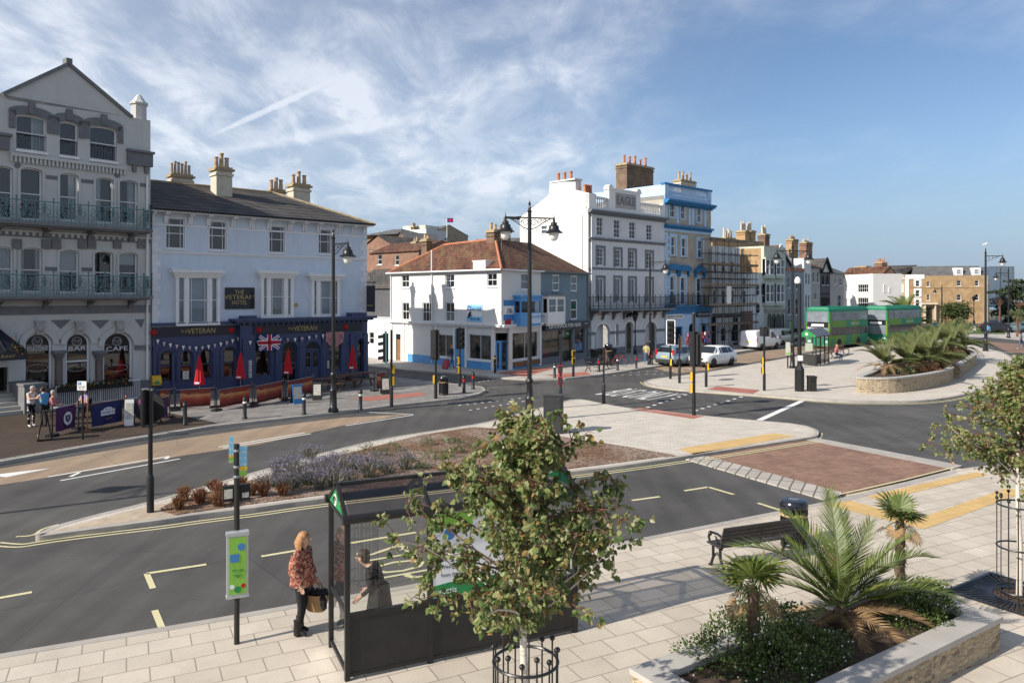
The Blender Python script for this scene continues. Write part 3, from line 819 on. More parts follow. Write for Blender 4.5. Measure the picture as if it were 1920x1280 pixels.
# ---------------------------------------------------------------- 1 grey hotel with balconies
def hotel():
 L_ = 9.6
 pr = Vector((-19.3, 40.4)); th = R(38.8); d = Vector((math.sin(th), math.cos(th)))
 F = Plane(pr - d*L_, pr)
 t = thing('grey_hotel', 'tall pale grey gabled hotel with teal iron balconies and arched ground floor windows', 'hotel', (F.p0.x, F.p0.y, 0), F.phi)
 X = L_
 ops = []; wins = []
 def W(u0,v0,u1,v1,rise=0,**k):
  r = F.rect(u0,v0,u1,v1); ops.append((*r, rise)); wins.append((r, rise, k))
 W(30,217,87,283,.16,cur='right',bars=(0,1)); W(112,229,146,293,.16,bars=(0,1)); W(169,238,219,301,.16,bars=(0,1))
 for i,(a,b_,c,d_) in enumerate([(-15,311,24,410),(38,315,79,412),(112,325,147,414),(179,333,213,418),(224,338,258,420)]):
  W(a,b_,c,d_,.14,cur=[None,None,'right','left','right'][i])
 for i,(a,b_,c,d_) in enumerate([(-16,462,25,546),(38,464,79,548),(111,468,148,549),(177,471,212,551),(223,473,258,551)]):
  W(a,b_,c,d_,.16,cur=['net','sides','blind',None,'top'][i])
 big = [(46,624,98,735),(124,624,169,730),(194,622,249,724)]
 zt = F.z(140, 600)
 for a,b_,c,d_ in big:
  r = F.rect(a,b_,c,d_); W(a,b_,c,d_,(r[2]-r[0])/2*.98,bars=(0,1) if a == 124 else (0,0),fw=.09)
 ent = F.rect(-60,690,16,790); ops.append((ent[0], .5, ent[2], ent[3], 0))
 z4 = F.z(128,310)              # gable base level
 ztop = F.z(262, 228)
 b = MB()
 wall(b, 0, X, 0, z4+0.02, [o for o in ops if o[3] < z4], rev=.2)
 gx = [F.at(5,178), F.at(128,121), F.at(245,219.5)]
 zpar = gx[2][1]
 wall(b, 0, X, z4+.02, min(gx[0][1], zpar), [o for o in ops if o[1] > z4], rev=.2)
 zl = min(gx[0][1], zpar)
 b.poly([(0,0,zl),(X,0,zl),(X,0,zpar),(gx[2][0],0,zpar),(gx[1][0],0,gx[1][1]),(gx[0][0],0,gx[0][1]),(0,0,gx[0][1]-.3)])
 shell(b, 0, X, 11, 0, zl, top=False)
 b.poly([(gx[2][0],0,zpar),(X,0,zpar),(X,11,zpar),(gx[2][0],11,zpar)])
 b.build('wall', M['hotel_grey'], t)
 r = MB()
 for (p, q) in ((gx[0],gx[1]),(gx[1],gx[2])):
  r.poly([(p[0],.3,p[1]-.2),(q[0],.3,q[1]-.2),(q[0],11,q[1]-.2),(p[0],11,p[1]-.2)])
 r.build('roof', M['slate_roof'], t)
 c = MB()
 for (p, q) in ((gx[0],gx[1]),(gx[1],gx[2])): c.bar((p[0],.1,p[1]+.03),(q[0],.1,q[1]+.03), .42, .16)
 c.box(gx[1][0]-.14,-.14,gx[1][1],gx[1][0]+.14,.32,gx[1][1]+.28)
 c.bar((gx[2][0],.1,zpar+.03),(X-.95,.1,zpar+.03), .42, .14)
 c.build('coping', M['hotel_dark'], t)
 px = F.x(262); q = MB()
 q.lathe([(.40,0),(.40,.75),(.47,.8),(.47,.9),(.33,1.0),(.30,1.05),(.12,1.32),(.001,1.4)], (X-.42,.42,zpar), 8)
 q.build('pinnacle', M['hotel_grey'], t)
 for (rr, rise, k) in wins: window(t, *rr, rise, y=.16, fw=k.pop('fw',.06), **k)
 for (rr, rise, k) in wins[:3]:
  g = MB(); h = .75
  for i in range(9): x = rr[0]+(rr[2]-rr[0])*(i+.5)/9; g.bar((x,.08,rr[1]+.05),(x,.08,rr[1]+h),.018)
  g.bar((rr[0],.08,rr[1]+h),(rr[2],.08,rr[1]+h),.03); g.build('window_guard', M['black_metal'], t)
  s = MB(); s.box(rr[0]-.05,-.1,rr[1]-.12,rr[2]+.05,.13,rr[1]-.005); s.build('sill', M['white_paint'], t)
 m = MB()
 for (rr, rise, k) in wins[:3]:
  a = arc_pts(rr[0]-.3, rr[2]+.3, rr[3]+.42, .3); c = arc_pts(rr[0]-.03, rr[2]+.03, rr[3]+.03, rise)
  for i in range(len(a)-1):
   m.face([c[i], c[i+1], a[i+1], a[i]], -.07, .0)
  m.box(rr[0]-.3,-.07,rr[3]-.72,rr[0]-.03,0,rr[3]+.12); m.box(rr[2]+.03,-.07,rr[3]-.72,rr[2]+.3,0,rr[3]+.12)
  xc = (rr[0]+rr[2])/2; m.box(xc-.14,-.12,rr[3]+.06,xc+.14,0,rr[3]+.62)
 for i in (0,1):
  a, c = wins[i][0][2]+.3, wins[i+1][0][0]-.3
  if c > a: m.box(a,-.065,wins[1][0][3]-.6,c,0,wins[1][0][3]+.1)
 m.build('window_hood', M['hotel_dark'], t)
 zc = F.z(120, 301)
 c = MB(); c.box(F.x(18),-.16,zc-.1,F.x(235),0,zc+.06)
 n = 30
 for i in range(n):
  x = F.x(20)+(F.x(232)-F.x(20))*i/(n-1); c.box(x-.045,-.13,zc-.32,x+.045,0,zc-.101); c.ball((x,-.1,zc-.34),.055,4)
 c.build('corbel_course', M['hotel_grey'], t)
 k = MB(); x0 = F.x(236)
 zk = F.z(255, 282)
 k.box(x0,-.28,zk-.12,X+.12,0,zk); k.box(x0+.04,-.18,zk-.8,X+.06,0,zk-.121); k.box(x0+.3,-.14,zk-1.15,x0+.5,0,zk-.8); k.box(X-.35,-.14,zk-1.15,X-.15,0,zk-.8)
 k.box(-.1,-.28,F.z(0,250)-.12,F.x(20),0,F.z(0,250)); k.box(0,-.18,F.z(0,250)-.75,F.x(16),0,F.z(0,250)-.121)
 k.build('bracket_cornice', M['hotel_dark'], t)
 st = MB()
 for (rr, rise, q) in wins[3:13]:
  a = arc_pts(rr[0]-.1, rr[2]+.1, rr[3]+.1, rise+.1, 8); c = arc_pts(rr[0], rr[2], rr[3]+.003, rise, 8)
  for i in range(8): st.face([c[i],c[i+1],a[i+1],a[i]], -.05, .0)
  st.box(rr[0]-.1,-.05,rr[1],rr[0],0,rr[3]-rise); st.box(rr[2],-.05,rr[1],rr[2]+.1,0,rr[3]-rise)
 st.build('architrave', M['hotel_grey'], t)
 ros = MB()
 for (u,v) in [(32.5,310),(219.5,329)]:
  x,z = F.at(u,v)
  ros.path([(x,0,z),(x,-.06,z)], .13, 12)
 for (u,v) in [(99,333),(163,340),(95,504),(163,505),(268,347)]:
  x,z = F.at(u,v); ros.box(x-.3,-.03,z-.09,x+.3,0,z+.09)
 ros.build('plaster_rosette', M['hotel_dark'], t)
 zb1 = F.z(140, 421, .9); zb2 = F.z(140, 554.5, .9)
 for zb, nm in ((zb1,'balcony'), (zb2,'balcony')):
  s = MB(); xr = F.x(287,.95); s.box(-.2,-.95,zb-.14,xr,0,zb); s.box(-.2,-.8,zb-.22,xr-.1,0,zb-.141)
  for i in range(5):
   x = .5+i*2.0; s.slab([(0,zb-.22),(-.75,zb-.22),(-.7,zb-.3),(-.25,zb-.42),(-.12,zb-.65),(0,zb-.65)], x-.09, x+.09)
  o = s.build(nm, M['hotel_dark'], t)
  railing(o, -.1, xr-.04, .9, zb, .98, 'teal_iron')
 bd = MB(); za = F.z(140,437); bd.box(0,-.06,za,X,0,zb1-.66)
 zg0, zg1 = F.z(140,588), F.z(140,573); bd.box(0,-.07,zg0,X,0,zg1)
 for u in (31,86,105,154,171,219,264):
  x,z = F.at(u,457); bd.box(x-.2,-.1,z-.25,x+.2,0,z+.22)
 bd.build('band', M['hotel_dark'], t)
 n = 34; dn = MB(); zd = F.z(140,447)
 dn.box(0,-.1,za-.1,X,0,za-.002)
 for i in range(n): dn.box(X*i/n,-.08,za-.24,X*i/n+.13,0,za-.101)
 dn.build('dentil_course', M['hotel_grey'], t)
 g = MB()
 for a,b_,c,d_ in big:
  r = F.rect(a,b_,c,d_); ri = (r[2]-r[0])/2*.98
  ao = arc_pts(r[0]-.28, r[2]+.28, r[3]+.28, ri+.28, 14); ai = arc_pts(r[0]-.02, r[2]+.02, r[3]+.02, ri, 14)
  for i in range(14): g.face([ai[i],ai[i+1],ao[i+1],ao[i]], -.1, 0)
 g.build('archivolt', M['hotel_grey'], t)
 for a,b_,c,d_ in big:
  r = F.rect(a,b_,c,d_); x = (r[0]+r[2])/2
  ks = MB(); ks.box(x-.17,-.26,r[3]-.05,x+.17,0,r[3]+.5); ks.ball((x,-.24,r[3]+.22),.15,6,0,1.3); ks.box(x-.21,-.3,r[3]+.5,x+.21,0,r[3]+.58); ks.ball((x,-.3,r[3]+.14),.06,5)
  ks.build('keystone', M['stone_grey'], t)
 dk = MB()
 for u in (114,188):
  x,z = F.at(u,608); dk.face([(x-.45,z+.22),(x+.45,z+.22),(x,z-.22)], -.03, 0)
 x,z = F.at(265,606); dk.face([(x-.35,z+.22),(x+.15,z+.22),(x,z-.25)], -.03, 0)
 for u,v in ((115,639),(188,636)): x,z = F.at(u,v); dk.path([(x,0,z),(x,-.04,z)], .1, 10)
 dk.build('spandrel_ornament', M['hotel_dark'], t)
 plain('polished_granite', (.13,.085,.07), .3, .25, 9, spec=.5)
 for u in (109,184.5):
  x = F.x(u); z0 = .9; z1 = F.z(u, 660)
  col = MB(); col.lathe([(.22,0),(.22,.1),(.17,.16),(.165,z1-z0-.35)], (x,-.06,z0), 14); col.build('column', M['polished_granite'], t, smooth=True)
  cp = MB(); cp.lathe([(.17,0),(.26,.2),(.30,.3)], (x,-.06,z1-.35), 10); cp.box(x-.32,-.34,z1-.05,x+.32,0,z1+.08); cp.build('capital', M['hotel_dark'], t)
 zi = F.z(263,651); ip = MB(); ip.box(F.x(252),-.12,zi-.1,X,0,zi+.1); ip.build('impost', M['hotel_dark'], t)
 pl = MB(); pl.box(F.x(45),-.16,0,X,0,.88); pl.box(F.x(45),-.2,.88,X,0,.98); pl.build('plinth', M['hotel_dark'], t)
 plain('etched_white', (.7,.7,.72), .5, .05, 5)
 for (a,b_,c,d_), wd in zip(big, ('BRASSERIE','BAR','CAFE')):
  r = F.rect(a,b_,c,d_); x = (r[0]+r[2])/2; zc_ = F.z((a+c)/2, 654)
  text(wd, .32, M['etched_white'], t, (x,.165,zc_), fit=min((r[2]-r[0])*.74, .27*len(wd)))
  e = MB(); zz = F.z((a+c)/2, 640)
  for k in range(20):
   a0, a1 = 2*math.pi*k/20, 2*math.pi*(k+1)/20
   for ro in (.23, .19): e.bar((x+ro*math.cos(a0),.168,zz+ro*math.sin(a0)),(x+ro*math.cos(a1),.168,zz+ro*math.sin(a1)),.018,.01)
  for sx in (-1,1):
   e.bar((x+sx*.11,.168,zz+.08),(x,.168,zz+.02),.03,.01); e.bar((x+sx*.11,.168,zz-.0),(x,.168,zz-.1),.03,.01); e.bar((x+sx*.11,.168,zz+.08),(x+sx*.11,.168,zz),.03,.01)
  e.build('window_emblem', M['etched_white'], t)
  el = MB(); z2 = F.z((a+c)/2, 690)
  for k in range(24):
   a0, a1 = 2*math.pi*k/24, 2*math.pi*(k+1)/24; q = (r[2]-r[0])*.38
   el.bar((x+q*math.cos(a0),.168,z2+.17*math.sin(a0)),(x+q*math.cos(a1),.168,z2+.17*math.sin(a1)),.012,.01)
  el.build('window_emblem', M['etched_white'], t)
 dp = MB(); dp.path([(X-.22,-.1,.3),(X-.22,-.1,zpar-3)], .06, 8); dp.build('drainpipe', M['white_paint'], t)
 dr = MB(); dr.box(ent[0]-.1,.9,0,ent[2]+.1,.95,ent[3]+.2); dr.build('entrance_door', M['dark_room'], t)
 s = MB()
 for i in range(6): s.box(-.3,-2.0+.3*i,0,F.x(16)+.3,0.9,.11+.17*i+.0)
 s.build('entrance_steps', M['stone_grey'], t)
 sp = MB(); sp.box(F.x(17),-1.9,0,F.x(17)+.9,0,1.35); sp.box(F.x(17)-.05,-1.95,1.35,F.x(17)+.95,0,1.45); sp.build('step_wall', M['hotel_dark'], t)
 zc0 = F.z(25, 660, 1.7); zc1 = F.z(10, 598, .3); xe = F.x(51, 1.8)
 cn = MB(); cn.box(-.5,-1.85,zc0-.35,xe,-1.75,zc0+.0); cn.box(xe-.08,-1.74,zc0-.35,xe,0,zc0)
 cn.poly([(-.5,-1.85,zc0+.03),(xe,-1.85,zc0+.03),(xe-1.0,-.05,zc1),(-.5,-.05,zc1)]); cn.poly([(xe,-1.85,zc0+.03),(xe,-.0,zc0+.03),(xe-1.0,-.05,zc1)])
 for i in range(4): x = xe-.25-i*.6; cn.bar((x,-1.83,zc0+.06),(min(x,xe-1.0),-.05,zc1+.03),.05)
 o = cn.build('canopy', M['pub_black'], t)
 text('RESTAURANT', .2, M['gold_paint'], o, (xe-1.1,-1.87,zc0-.17))
 return t
H1 = hotel()
# ---------------------------------------------------------------- 2 pale blue hotel over a navy pub
def veteran():
 F = Plane((-19.25, 40.45), (-9.5, 49.6)); L_ = (Vector((-9.5,49.6))-Vector((-19.25,40.45))).length
 t = thing('veteran_hotel', 'pale blue hotel with slate roof above a navy blue pub front hung with bunting', 'hotel', (F.p0.x, F.p0.y, 0), F.phi)
 X = L_; D = 9.0
 tops = [(311,409,346,466),(392.5,415,424.5,469),(505,424,534,474),(597.5,430.5,621,476)]
 z_e = F.z(280, 396); zs = F.z(283, 471); zf = F.z(285, 607)
 zfr = F.z(600, 596, .5)
 b = MB(); ops = [F.rect(*q) for q in tops]
 bays = [(330,520,413,606),(490,521,551,592),(585,526,638,591)]
 wall(b, 0, X, zf-.2, z_e, ops, rev=.12)
 shell(b, 0, X, D, 0, z_e)
 b.build('wall', M['veteran_blue'], t)
 for i, r in enumerate(ops): window(t, *r, 0, y=.1, bars=(0,1,(.2,.8)), sill='white_trim', fw=.05, bw=.03, sur=(.06,'white_trim',.03))
 for a,b_,c,d_ in bays:
  x0,z0,x1,z1 = F.rect(a,b_,c,d_, .3)
  z0 = max(z0, zf-.1)
  w = x1-x0; y = -.3
  fr = MB(); cut = (x0+w*.24, x1-w*.24)
  fr.box(x0,y,z0,x0+.14,0,z1); fr.box(x1-.14,y,z0,x1,0,z1); fr.box(cut[0]-.1,y,z0,cut[0]+.1,y+.12,z1); fr.box(cut[1]-.1,y,z0,cut[1]+.1,y+.12,z1)
  fr.box(x0,y-.02,z0-.12,x1,0,z0)
  fr.box(x0-.06,y-.06,z1,x1+.06,0,z1+.12)
  o = fr.build('bay_window', M['white_paint'], t)
  hd = MB(); hd.box(x0-.16,y-.14,z1+.121,x1+.16,0,z1+.25); hd.box(x0-.26,y-.24,z1+.251,x1+.26,0,z1+.36);
  hd.slab([(0,z1+.36),(0,z1+.52),(y-.05,z1+.44),(y-.2,z1+.361)], x0-.22, x1+.22)
  hd.build('bay_cornice', M['white_paint'], o)
  cu = 'net' if a == 490 else None
  for k, (p, q) in enumerate(((x0+.14,cut[0]-.1),(cut[0]+.1,cut[1]-.1),(cut[1]+.1,x1-.14))):
   window(o, p, z0+.02, q, z1-.0, 0, y=y+.06, bars=(0,1,(.15,.85)) if k == 1 else (0,1), fw=.05, cur=cu)
 cornice(t, 0, X, zs-.1, ((.04,.08),(.09,.07)), 'white_trim', 'string_course', ret=None)
 quoins(t, .02, zf, z_e-.6, 'white_trim', 1); quoins(t, X-.02, zf, z_e-.6, 'white_trim', -1, w=.5)
 cornice(t, 0, X, z_e-.72, ((.03,.1),), 'white_trim', 'frieze')
 e = MB(); e.box(-.1,-.62,z_e-.02,X+.1,.2,z_e+.06); e.build('soffit', M['white_trim'], t)
 g = MB(); g.path([(-.1,-.68,z_e+.1),(X+.15,-.68,z_e+.1)], .07, 8); g.build('gutter', M['black_metal'], t)
 br = MB()
 for u in (286,308,312,354,358,388,392,434,438,468,472,501,505,540,544,567,571,594,598,630,634,659,663,681):
  x = F.x(u); br.slab([(0,z_e-.02),(-.5,z_e-.02),(-.5,z_e-.12),(-.22,z_e-.2),(-.16,z_e-.42),(-.1,z_e-.6),(0,z_e-.62)], x-.05, x+.05)
 br.build('eaves_brackets', M['white_trim'], t)
 zr = z_e + 2.25; yr = D/2; e0 = z_e+.08
 rx = X-4.4
 roof_poly(t, [[(-.1,-.7,e0),(X+.2,-.7,e0),(rx,yr,zr),(-.1,yr,zr)], [(X+.2,-.7,e0),(X+.2,D+.6,e0),(rx,yr,zr)], [(X+.2,D+.6,e0),(-.1,D+.6,e0),(-.1,yr,zr),(rx,yr,zr)]], 'slate_roof')
 rd = MB(); rd.path([(-.1,yr,zr+.02),(rx,yr,zr+.02),(X+.2,-.7,e0+.04)], .09, 6); rd.build('ridge_tiles', M['lichen_cap'], t)
 def ch(u0,u1,vt,vb,y,pots,along,w=None,d=.7):
  x0 = F.x(u0, -y); x1 = F.x(u1, -y); zt = F.z((u0+u1)/2, vt, -y)
  if along == 'y': chimney(t, (x0+x1)/2, y, zr-2, zt, d, 1.1, 'cream_stack', pots, 'y')
  else: chimney(t, (x0+x1)/2, y, zr-1.5, zt, abs(x1-x0)*.82, d, 'cream_stack', pots, 'x')
 ch(314,362,334,345,yr+2.5,6,'x'); ch(397,433,322,358,yr-1.3,3,'x',d=.9); ch(501,534,362,365,yr+2.5,3,'x'); ch(541,579,352,368,yr+.6,3,'x',d=.9)
 chimney(t, X+.1, D, z_e, F.z(671,410,-D), .4, .4, 'old_brick', 1, 'x', ph=.3)
 xs_ = F.x(447, .2); yl, yr2 = -.1, -.45
 zl_ = F.z(330,617,.1); zr1 = F.z(600,598,.45)
 pl = MB(); A = [];
 for a,b_,c,d_ in [(300,657,325,730),(338,656,361,728),(375,653,397,726),(419,649,442,722)]:
  r = F.rect(a,b_,c,d_,.1); A.append((r[0], .75, r[2], r[3], (r[2]-r[0])/2))
 wall(pl, 0, xs_, 0, zl_+.05, A, y=yl, rev=.14)
 B_ = []
 for a,b_,c,d_,arch in [(479,636,507,712,0),(529,640,557,720,1),(572,640,599,722,1),(617,634,640,704,0)]:
  r = F.rect(a,b_,c,d_,.45); B_.append((r[0], .12 if arch else .7, r[2], r[3], (r[2]-r[0])/2 if arch else 0))
 xend = F.x(689,.45)
 r = F.rect(670,634,681,700,.45); B_.append((r[0], .5, r[2], r[3], (r[2]-r[0])/2))
 wall(pl, xs_, xend, 0, zr1, B_, y=yr2, rev=.14)
 pl.poly([(xs_,yr2,0),(xs_,yl,0),(xs_,yl,zr1),(xs_,yr2,zr1)][::-1]); pl.poly([(xend,yr2,0),(xend,3,0),(xend,3,zr1),(xend,yr2,zr1)])
 pl.poly([(0,yl,zl_+.05),(xs_,yl,zl_+.05),(xs_,0,zl_+.05),(0,0,zl_+.05)]); pl.poly([(xs_,yr2,zr1),(xend,yr2,zr1),(xend,0,zr1),(xs_,0,zr1)])
 pl.poly([(xend,0,zr1),(xend,3,zr1),(X,3,zr1),(X,0,zr1)])
 fr = pl.build('pub_front', M['pub_navy'], t)
 for (r, y) in [(q, yl) for q in A] + [(q, yr2) for q in B_[:2]] + [(B_[3], yr2), (B_[4], yr2)]:
  window(fr, r[0], r[1], r[2], r[3], r[4], y=y+.1, bars=(0,1) if r[4] else (0,0), fm='pub_navy', fw=.07)
 r = B_[2]
 zd = r[3]-r[4]-.05
 window(fr, r[0], zd, r[2], r[3], r[4], y=yr2+.1, bars=(0,0), fm='pub_navy', fw=.07)
 xm = (r[0]+r[2])/2
 for p, q in ((r[0], xm-.01), (xm+.01, r[2])):
  o = window(fr, p, .95, q, zd-.02, 0, y=yr2+.1, bars=(0,0), fm='pub_navy', fw=.09, name='pub_door')
  k = MB(); k.box(p,yr2+.08,.14,q,yr2+.16,.949); k.build('door_panel', M['pub_navy'], o)
 ar = MB()
 for (r, y) in [(q, yl) for q in A] + [(q, yr2) for q in B_ if q[4]]:
  ao = arc_pts(r[0]-.2, r[2]+.2, r[3]+.2, r[4]+.2, 12); ai = arc_pts(r[0]-.01, r[2]+.01, r[3]+.01, r[4], 12)
  for i in range(12): ar.face([ai[i],ai[i+1],ao[i+1],ao[i]], y-.06, y)
  ar.box(r[0]-.2,y-.06,r[1]-.0,r[0]-.06,y,r[3]-r[4]); ar.box(r[2]+.06,y-.06,r[1],r[2]+.2,y,r[3]-r[4])
 for u in (460,520,565,608,660,685):
  x = F.x(u,.45); ar.box(x-.16,yr2-.09,.1,x+.16,yr2,zr1-1.0); ar.box(x-.21,yr2-.14,2.3,x+.21,yr2,2.45)
 for x in (.15, F.x(330,.1)-.1): ar.box(x-.13,yl-.06,.1,x+.13,yl,zl_-.9)
 ar.build('pilasters', M['pub_navy'], fr)
 fz0, fz1 = F.z(330,631,.15), F.z(330,613,.15); gz0, gz1 = F.z(570,624,.5), F.z(570,607,.5)
 fa = MB(); fa.box(.1,yl-.05,fz0,xs_-.1,yl,fz1); fa.build('fascia', M['pub_black'], fr)
 fa2 = MB(); fa2.box(F.x(475,.5),yr2-.05,gz0,xend-.4,yr2,gz1); fa2.build('fascia', M['pub_black'], fr)
 cn = MB(); cn.box(-.05,yl-.2,fz1+.08,xs_,0,fz1+.24); cn.box(xs_-.35,yr2-.28,gz1+.14,xend+.28,0,gz1+.26); cn.box(xs_-.5,yr2-.45,gz1+.26,xend+.45,0,gz1+.40); cn.box(xs_+.1,yr2-.2,gz1+.4,xs_+.9,0,gz1+.56); cn.box(xend-1.3,yr2-.25,gz1+.4,xend-.2,0,gz1+.62)
 n = 26
 for i in range(n): x = xs_-.25+(xend-xs_+.4)*i/n; cn.box(x,yr2-.2,gz1+.03,x+.1,yr2,gz1+.14)
 cn.build('pub_cornice', M['pub_navy'], fr)
 wl_ = F.x(410,.15)-F.x(340,.15)
 zc = (fz0+fz1)/2
 text('THE', .2, M['gold_paint'], fr, (F.x(345,.15),yl-.06,zc)); text('VETERAN', .42, M['gold_paint'], fr, (F.x(378,.15),yl-.06,zc), fit=F.x(404,.15)-F.x(352,.15))
 zc2 = (gz0+gz1)/2
 text('THE', .2, M['gold_paint'], fr, (F.x(545,.5),yr2-.06,zc2)); text('VETERAN', .40, M['gold_paint'], fr, (F.x(573,.5),yr2-.06,zc2), fit=F.x(595,.5)-F.x(552,.5))
 pp = MB()
 for u, yy, zz in ((290,yl,zc),(446,yl,zc),(483,yr2,zc2),(645,yr2,zc2)):
  x = F.x(u,.3) if u != 446 else xs_-.4
  for k in range(4): pp.ball((x+.09*math.cos(k*1.571),yy-.06,zz+.09*math.sin(k*1.571)), .1, 4)
 pp.build('poppy_emblem', M['red_plastic'], fr)
 plain('poster_paper', (.5,.48,.42), .7, .3, 14)
 po = MB()
 for u0,v0,u1,v1,y in [(342,695,354,711,yl),(464,675,472,686,yr2),(464,687,472,697,yr2),(464,698,472,708,yr2),(518,682,528,697,yr2),(608,676,617,690,yr2)]:
  q = F.rect(u0,v0,u1,v1,-y+.0); po.box(q[0],y-.03,q[1],q[2],y-.012,q[3])
 po.build('wall_posters', M['poster_paper'], fr)
 return t, F, xs_, yl, yr2, xend
H2, FV, XS, YL, YR, XE = veteran()
def pub_extras():
 F = FV
 def at(x, y, z):
  p = F.world(x, y); return (p[0], p[1], z)
 x0,z0,x1,z1 = F.rect(422,539,477,579,.05)
 t = thing('pub_sign', 'black wall board lettered THE VETERAN HOTEL in gold on the pale blue wall', 'sign', at((x0+x1)/2, -.06, (z0+z1)/2), F.phi)
 w, h = (x1-x0)/2, (z1-z0)/2
 b = MB(); b.box(-w,-.03,-h,w,.04,h); b.build('board', M['pub_black'], t)
 for s_, z, f in (('THE',h*.55,.55),('VETERAN',h*.08,1.75),('HOTEL',-h*.42,.9)): text(s_, .35, M['gold_paint'], t, (-w*.05,-.036,z), fit=f)
 sd = MB(); sd.path([(w*.86,-.036,-h*.85),(w*.86,-.036,h*.2)], [.1,.06], 6); sd.ball((w*.86,-.036,h*.45), .08, 5); sd.build('soldier_emblem', M['rubber'], t)
 x,z = F.at(555,572)
 t = MB(); t.path([(0,0,0),(0,-.05,0)], .13, 14); o = t.build('wall_plaque', M['gold_paint'], None, at(x,-.0,z), F.phi); tag(o, 'small round brass plaque on the pale blue hotel wall between two bays', 'plaque')
 xc = F.x(683,.6)
 t = thing('hanging_sign', 'black pub sign hanging from an iron bracket at the corner of the pale blue hotel', 'hanging sign', at(F.x(688),-.35,F.z(692,557,.3)), F.phi)
 b = MB(); b.box(-.05,-.55,-.95,.05,.55,.75); b.build('board', M['pub_black'], t)
 b = MB(); b.path([(0,.6,.95),(0,-.7,.95)], .035, 6); b.bar((0,-.4,.76),(0,-.4,.95),.02); b.bar((0,.4,.76),(0,.4,.95),.02); b.path([(0,.35,1.7),(0,-.6,.97)], .015, 5); b.build('bracket', M['black_metal'], t)
 text('THE VETERAN', .16, M['gold_paint'], t, (-.056,0,-.55), (R(90),0,R(-90)), fit=.8)
 def bunting(pts, n, y, lab):
  b = MB(); c = MB()
  P = [(F.x(u,-y), y, F.z(u,v,-y)) for u,v in pts]
  P = [Vector(p) for p in P]; b.path(P, .008, 4)
  tot = sum((P[i+1]-P[i]).length for i in range(len(P)-1))
  for k in range(n):
   s_ = tot*(k+.5)/n; i = 0
   while s_ > (P[i+1]-P[i]).length: s_ -= (P[i+1]-P[i]).length; i += 1
   q = P[i] + (P[i+1]-P[i]).normalized()*s_
   c.face([(q.x-.09,q.z),(q.x+.09,q.z),(q.x,q.z-.26)], y-.006, y+.006, k % 2)
  t = thing('bunting', lab, 'bunting', at(0,0,0), F.phi)
  b.build('cord', M['rubber'], t); c.build('pennants', [M['white_paint'], M['flag_mix']], t)
 plain('flag_mix', (.55,.4,.45), .8, .6, 9)
 bunting([(290,634),(310,642),(345,648),(375,650),(400,645),(430,638),(452,630)], 14, YL-.1, 'string of white pennants strung under the left pub name board')
 bunting([(462,638),(478,640),(500,634),(525,634),(545,634),(570,632),(590,628),(612,626)], 11, YR-.12, 'string of white pennants strung from the union flag to the pink drape')
 q = F.rect(484,627,526,657,.62)
 t = thing('union_flag', 'union flag spread flat across the navy pub front above a window', 'flag', at(0,-.62,0), F.phi)
 x0,z0,x1,z1 = q; w, h = x1-x0, z1-z0; cx, cz = (x0+x1)/2, (z0+z1)/2
 plain('flag_blue', (.015,.03,.16), .8, .1, 5); plain('flag_red', (.42,.015,.03), .8, .1, 5); plain('flag_white', (.72,.72,.74), .8, .05, 5)
 b = MB(); b.box(x0,0,z0,x1,.012,z1); b.build('field', M['flag_blue'], t)
 b = MB()
 def band(p, r_, wd, y): b.bar((*p[:1],y,p[1]),(*r_[:1],y,r_[1]),wd,.004,up=(0,1,0))
 def strip(mb, p, r_, wd, y):
  d = Vector((r_[0]-p[0],0,r_[1]-p[1])).normalized(); n_ = Vector((-d.z,0,d.x))*wd/2
  mb.poly([(p[0]-n_.x,y,p[1]-n_.z),(r_[0]-n_.x,y,r_[1]-n_.z),(r_[0]+n_.x,y,r_[1]+n_.z),(p[0]+n_.x,y,p[1]+n_.z)])
 e = .08
 for p, r_ in (((x0+e,z0+e),(x1-e,z1-e)),((x0+e,z1-e),(x1-e,z0+e))): strip(b, p, r_, h*.19, -.004)
 b.box(cx-h*.16,-.008,z0,cx+h*.16,-.004,z1); b.box(x0,-.008,cz-h*.16,x1,-.0041,cz+h*.16); b.build('white_cross', M['flag_white'], t)
 b = MB()
 for p, r_ in (((x0+e,z0+e),(x1-e,z1-e)),((x0+e,z1-e),(x1-e,z0+e))): strip(b, p, r_, h*.07, -.006)
 b.box(cx-h*.1,-.012,z0,cx+h*.1,-.0085,z1); b.box(x0,-.012,cz-h*.1,x1,-.0086,cz+h*.1); b.build('red_cross', M['flag_red'], t)
 plain('pink_cloth', (.45,.22,.22), .9, .45, 3.5)
 x0,z0,x1,z1 = F.rect(611,622,645,650,.6)
 b = MB(); n = 16
 for i in range(n):
  a, c = i/n, (i+1)/n
  za, zc_ = z0+(.5*(2*a-1)**2)*(z1-z0)*.9 - .1*(1-a), z0+(.5*(2*c-1)**2)*(z1-z0)*.9
  ya, yc = -.06*math.sin(i*1.4), -.06*math.sin((i+1)*1.4)
  b.poly([(x0+(x1-x0)*a,ya*1.6,za),(x0+(x1-x0)*c,yc*1.6,zc_),(x0+(x1-x0)*c,yc*.3,z1),(x0+(x1-x0)*a,ya*.3,z1)])
 o = b.build('drape', M['pink_cloth'], None, at(0,-.6,0), F.phi, smooth=True); tag(o, 'pink patterned cloth swagged over the pub window right of the doors', 'drape')
 x0,z0,x1,z1 = F.rect(283,704,304,722,.25)
 t = thing('defibrillator_box', 'yellow defibrillator cabinet on the navy wall beside the grey hotel', 'cabinet', at((x0+x1)/2,YL,(z0+z1)/2), F.phi)
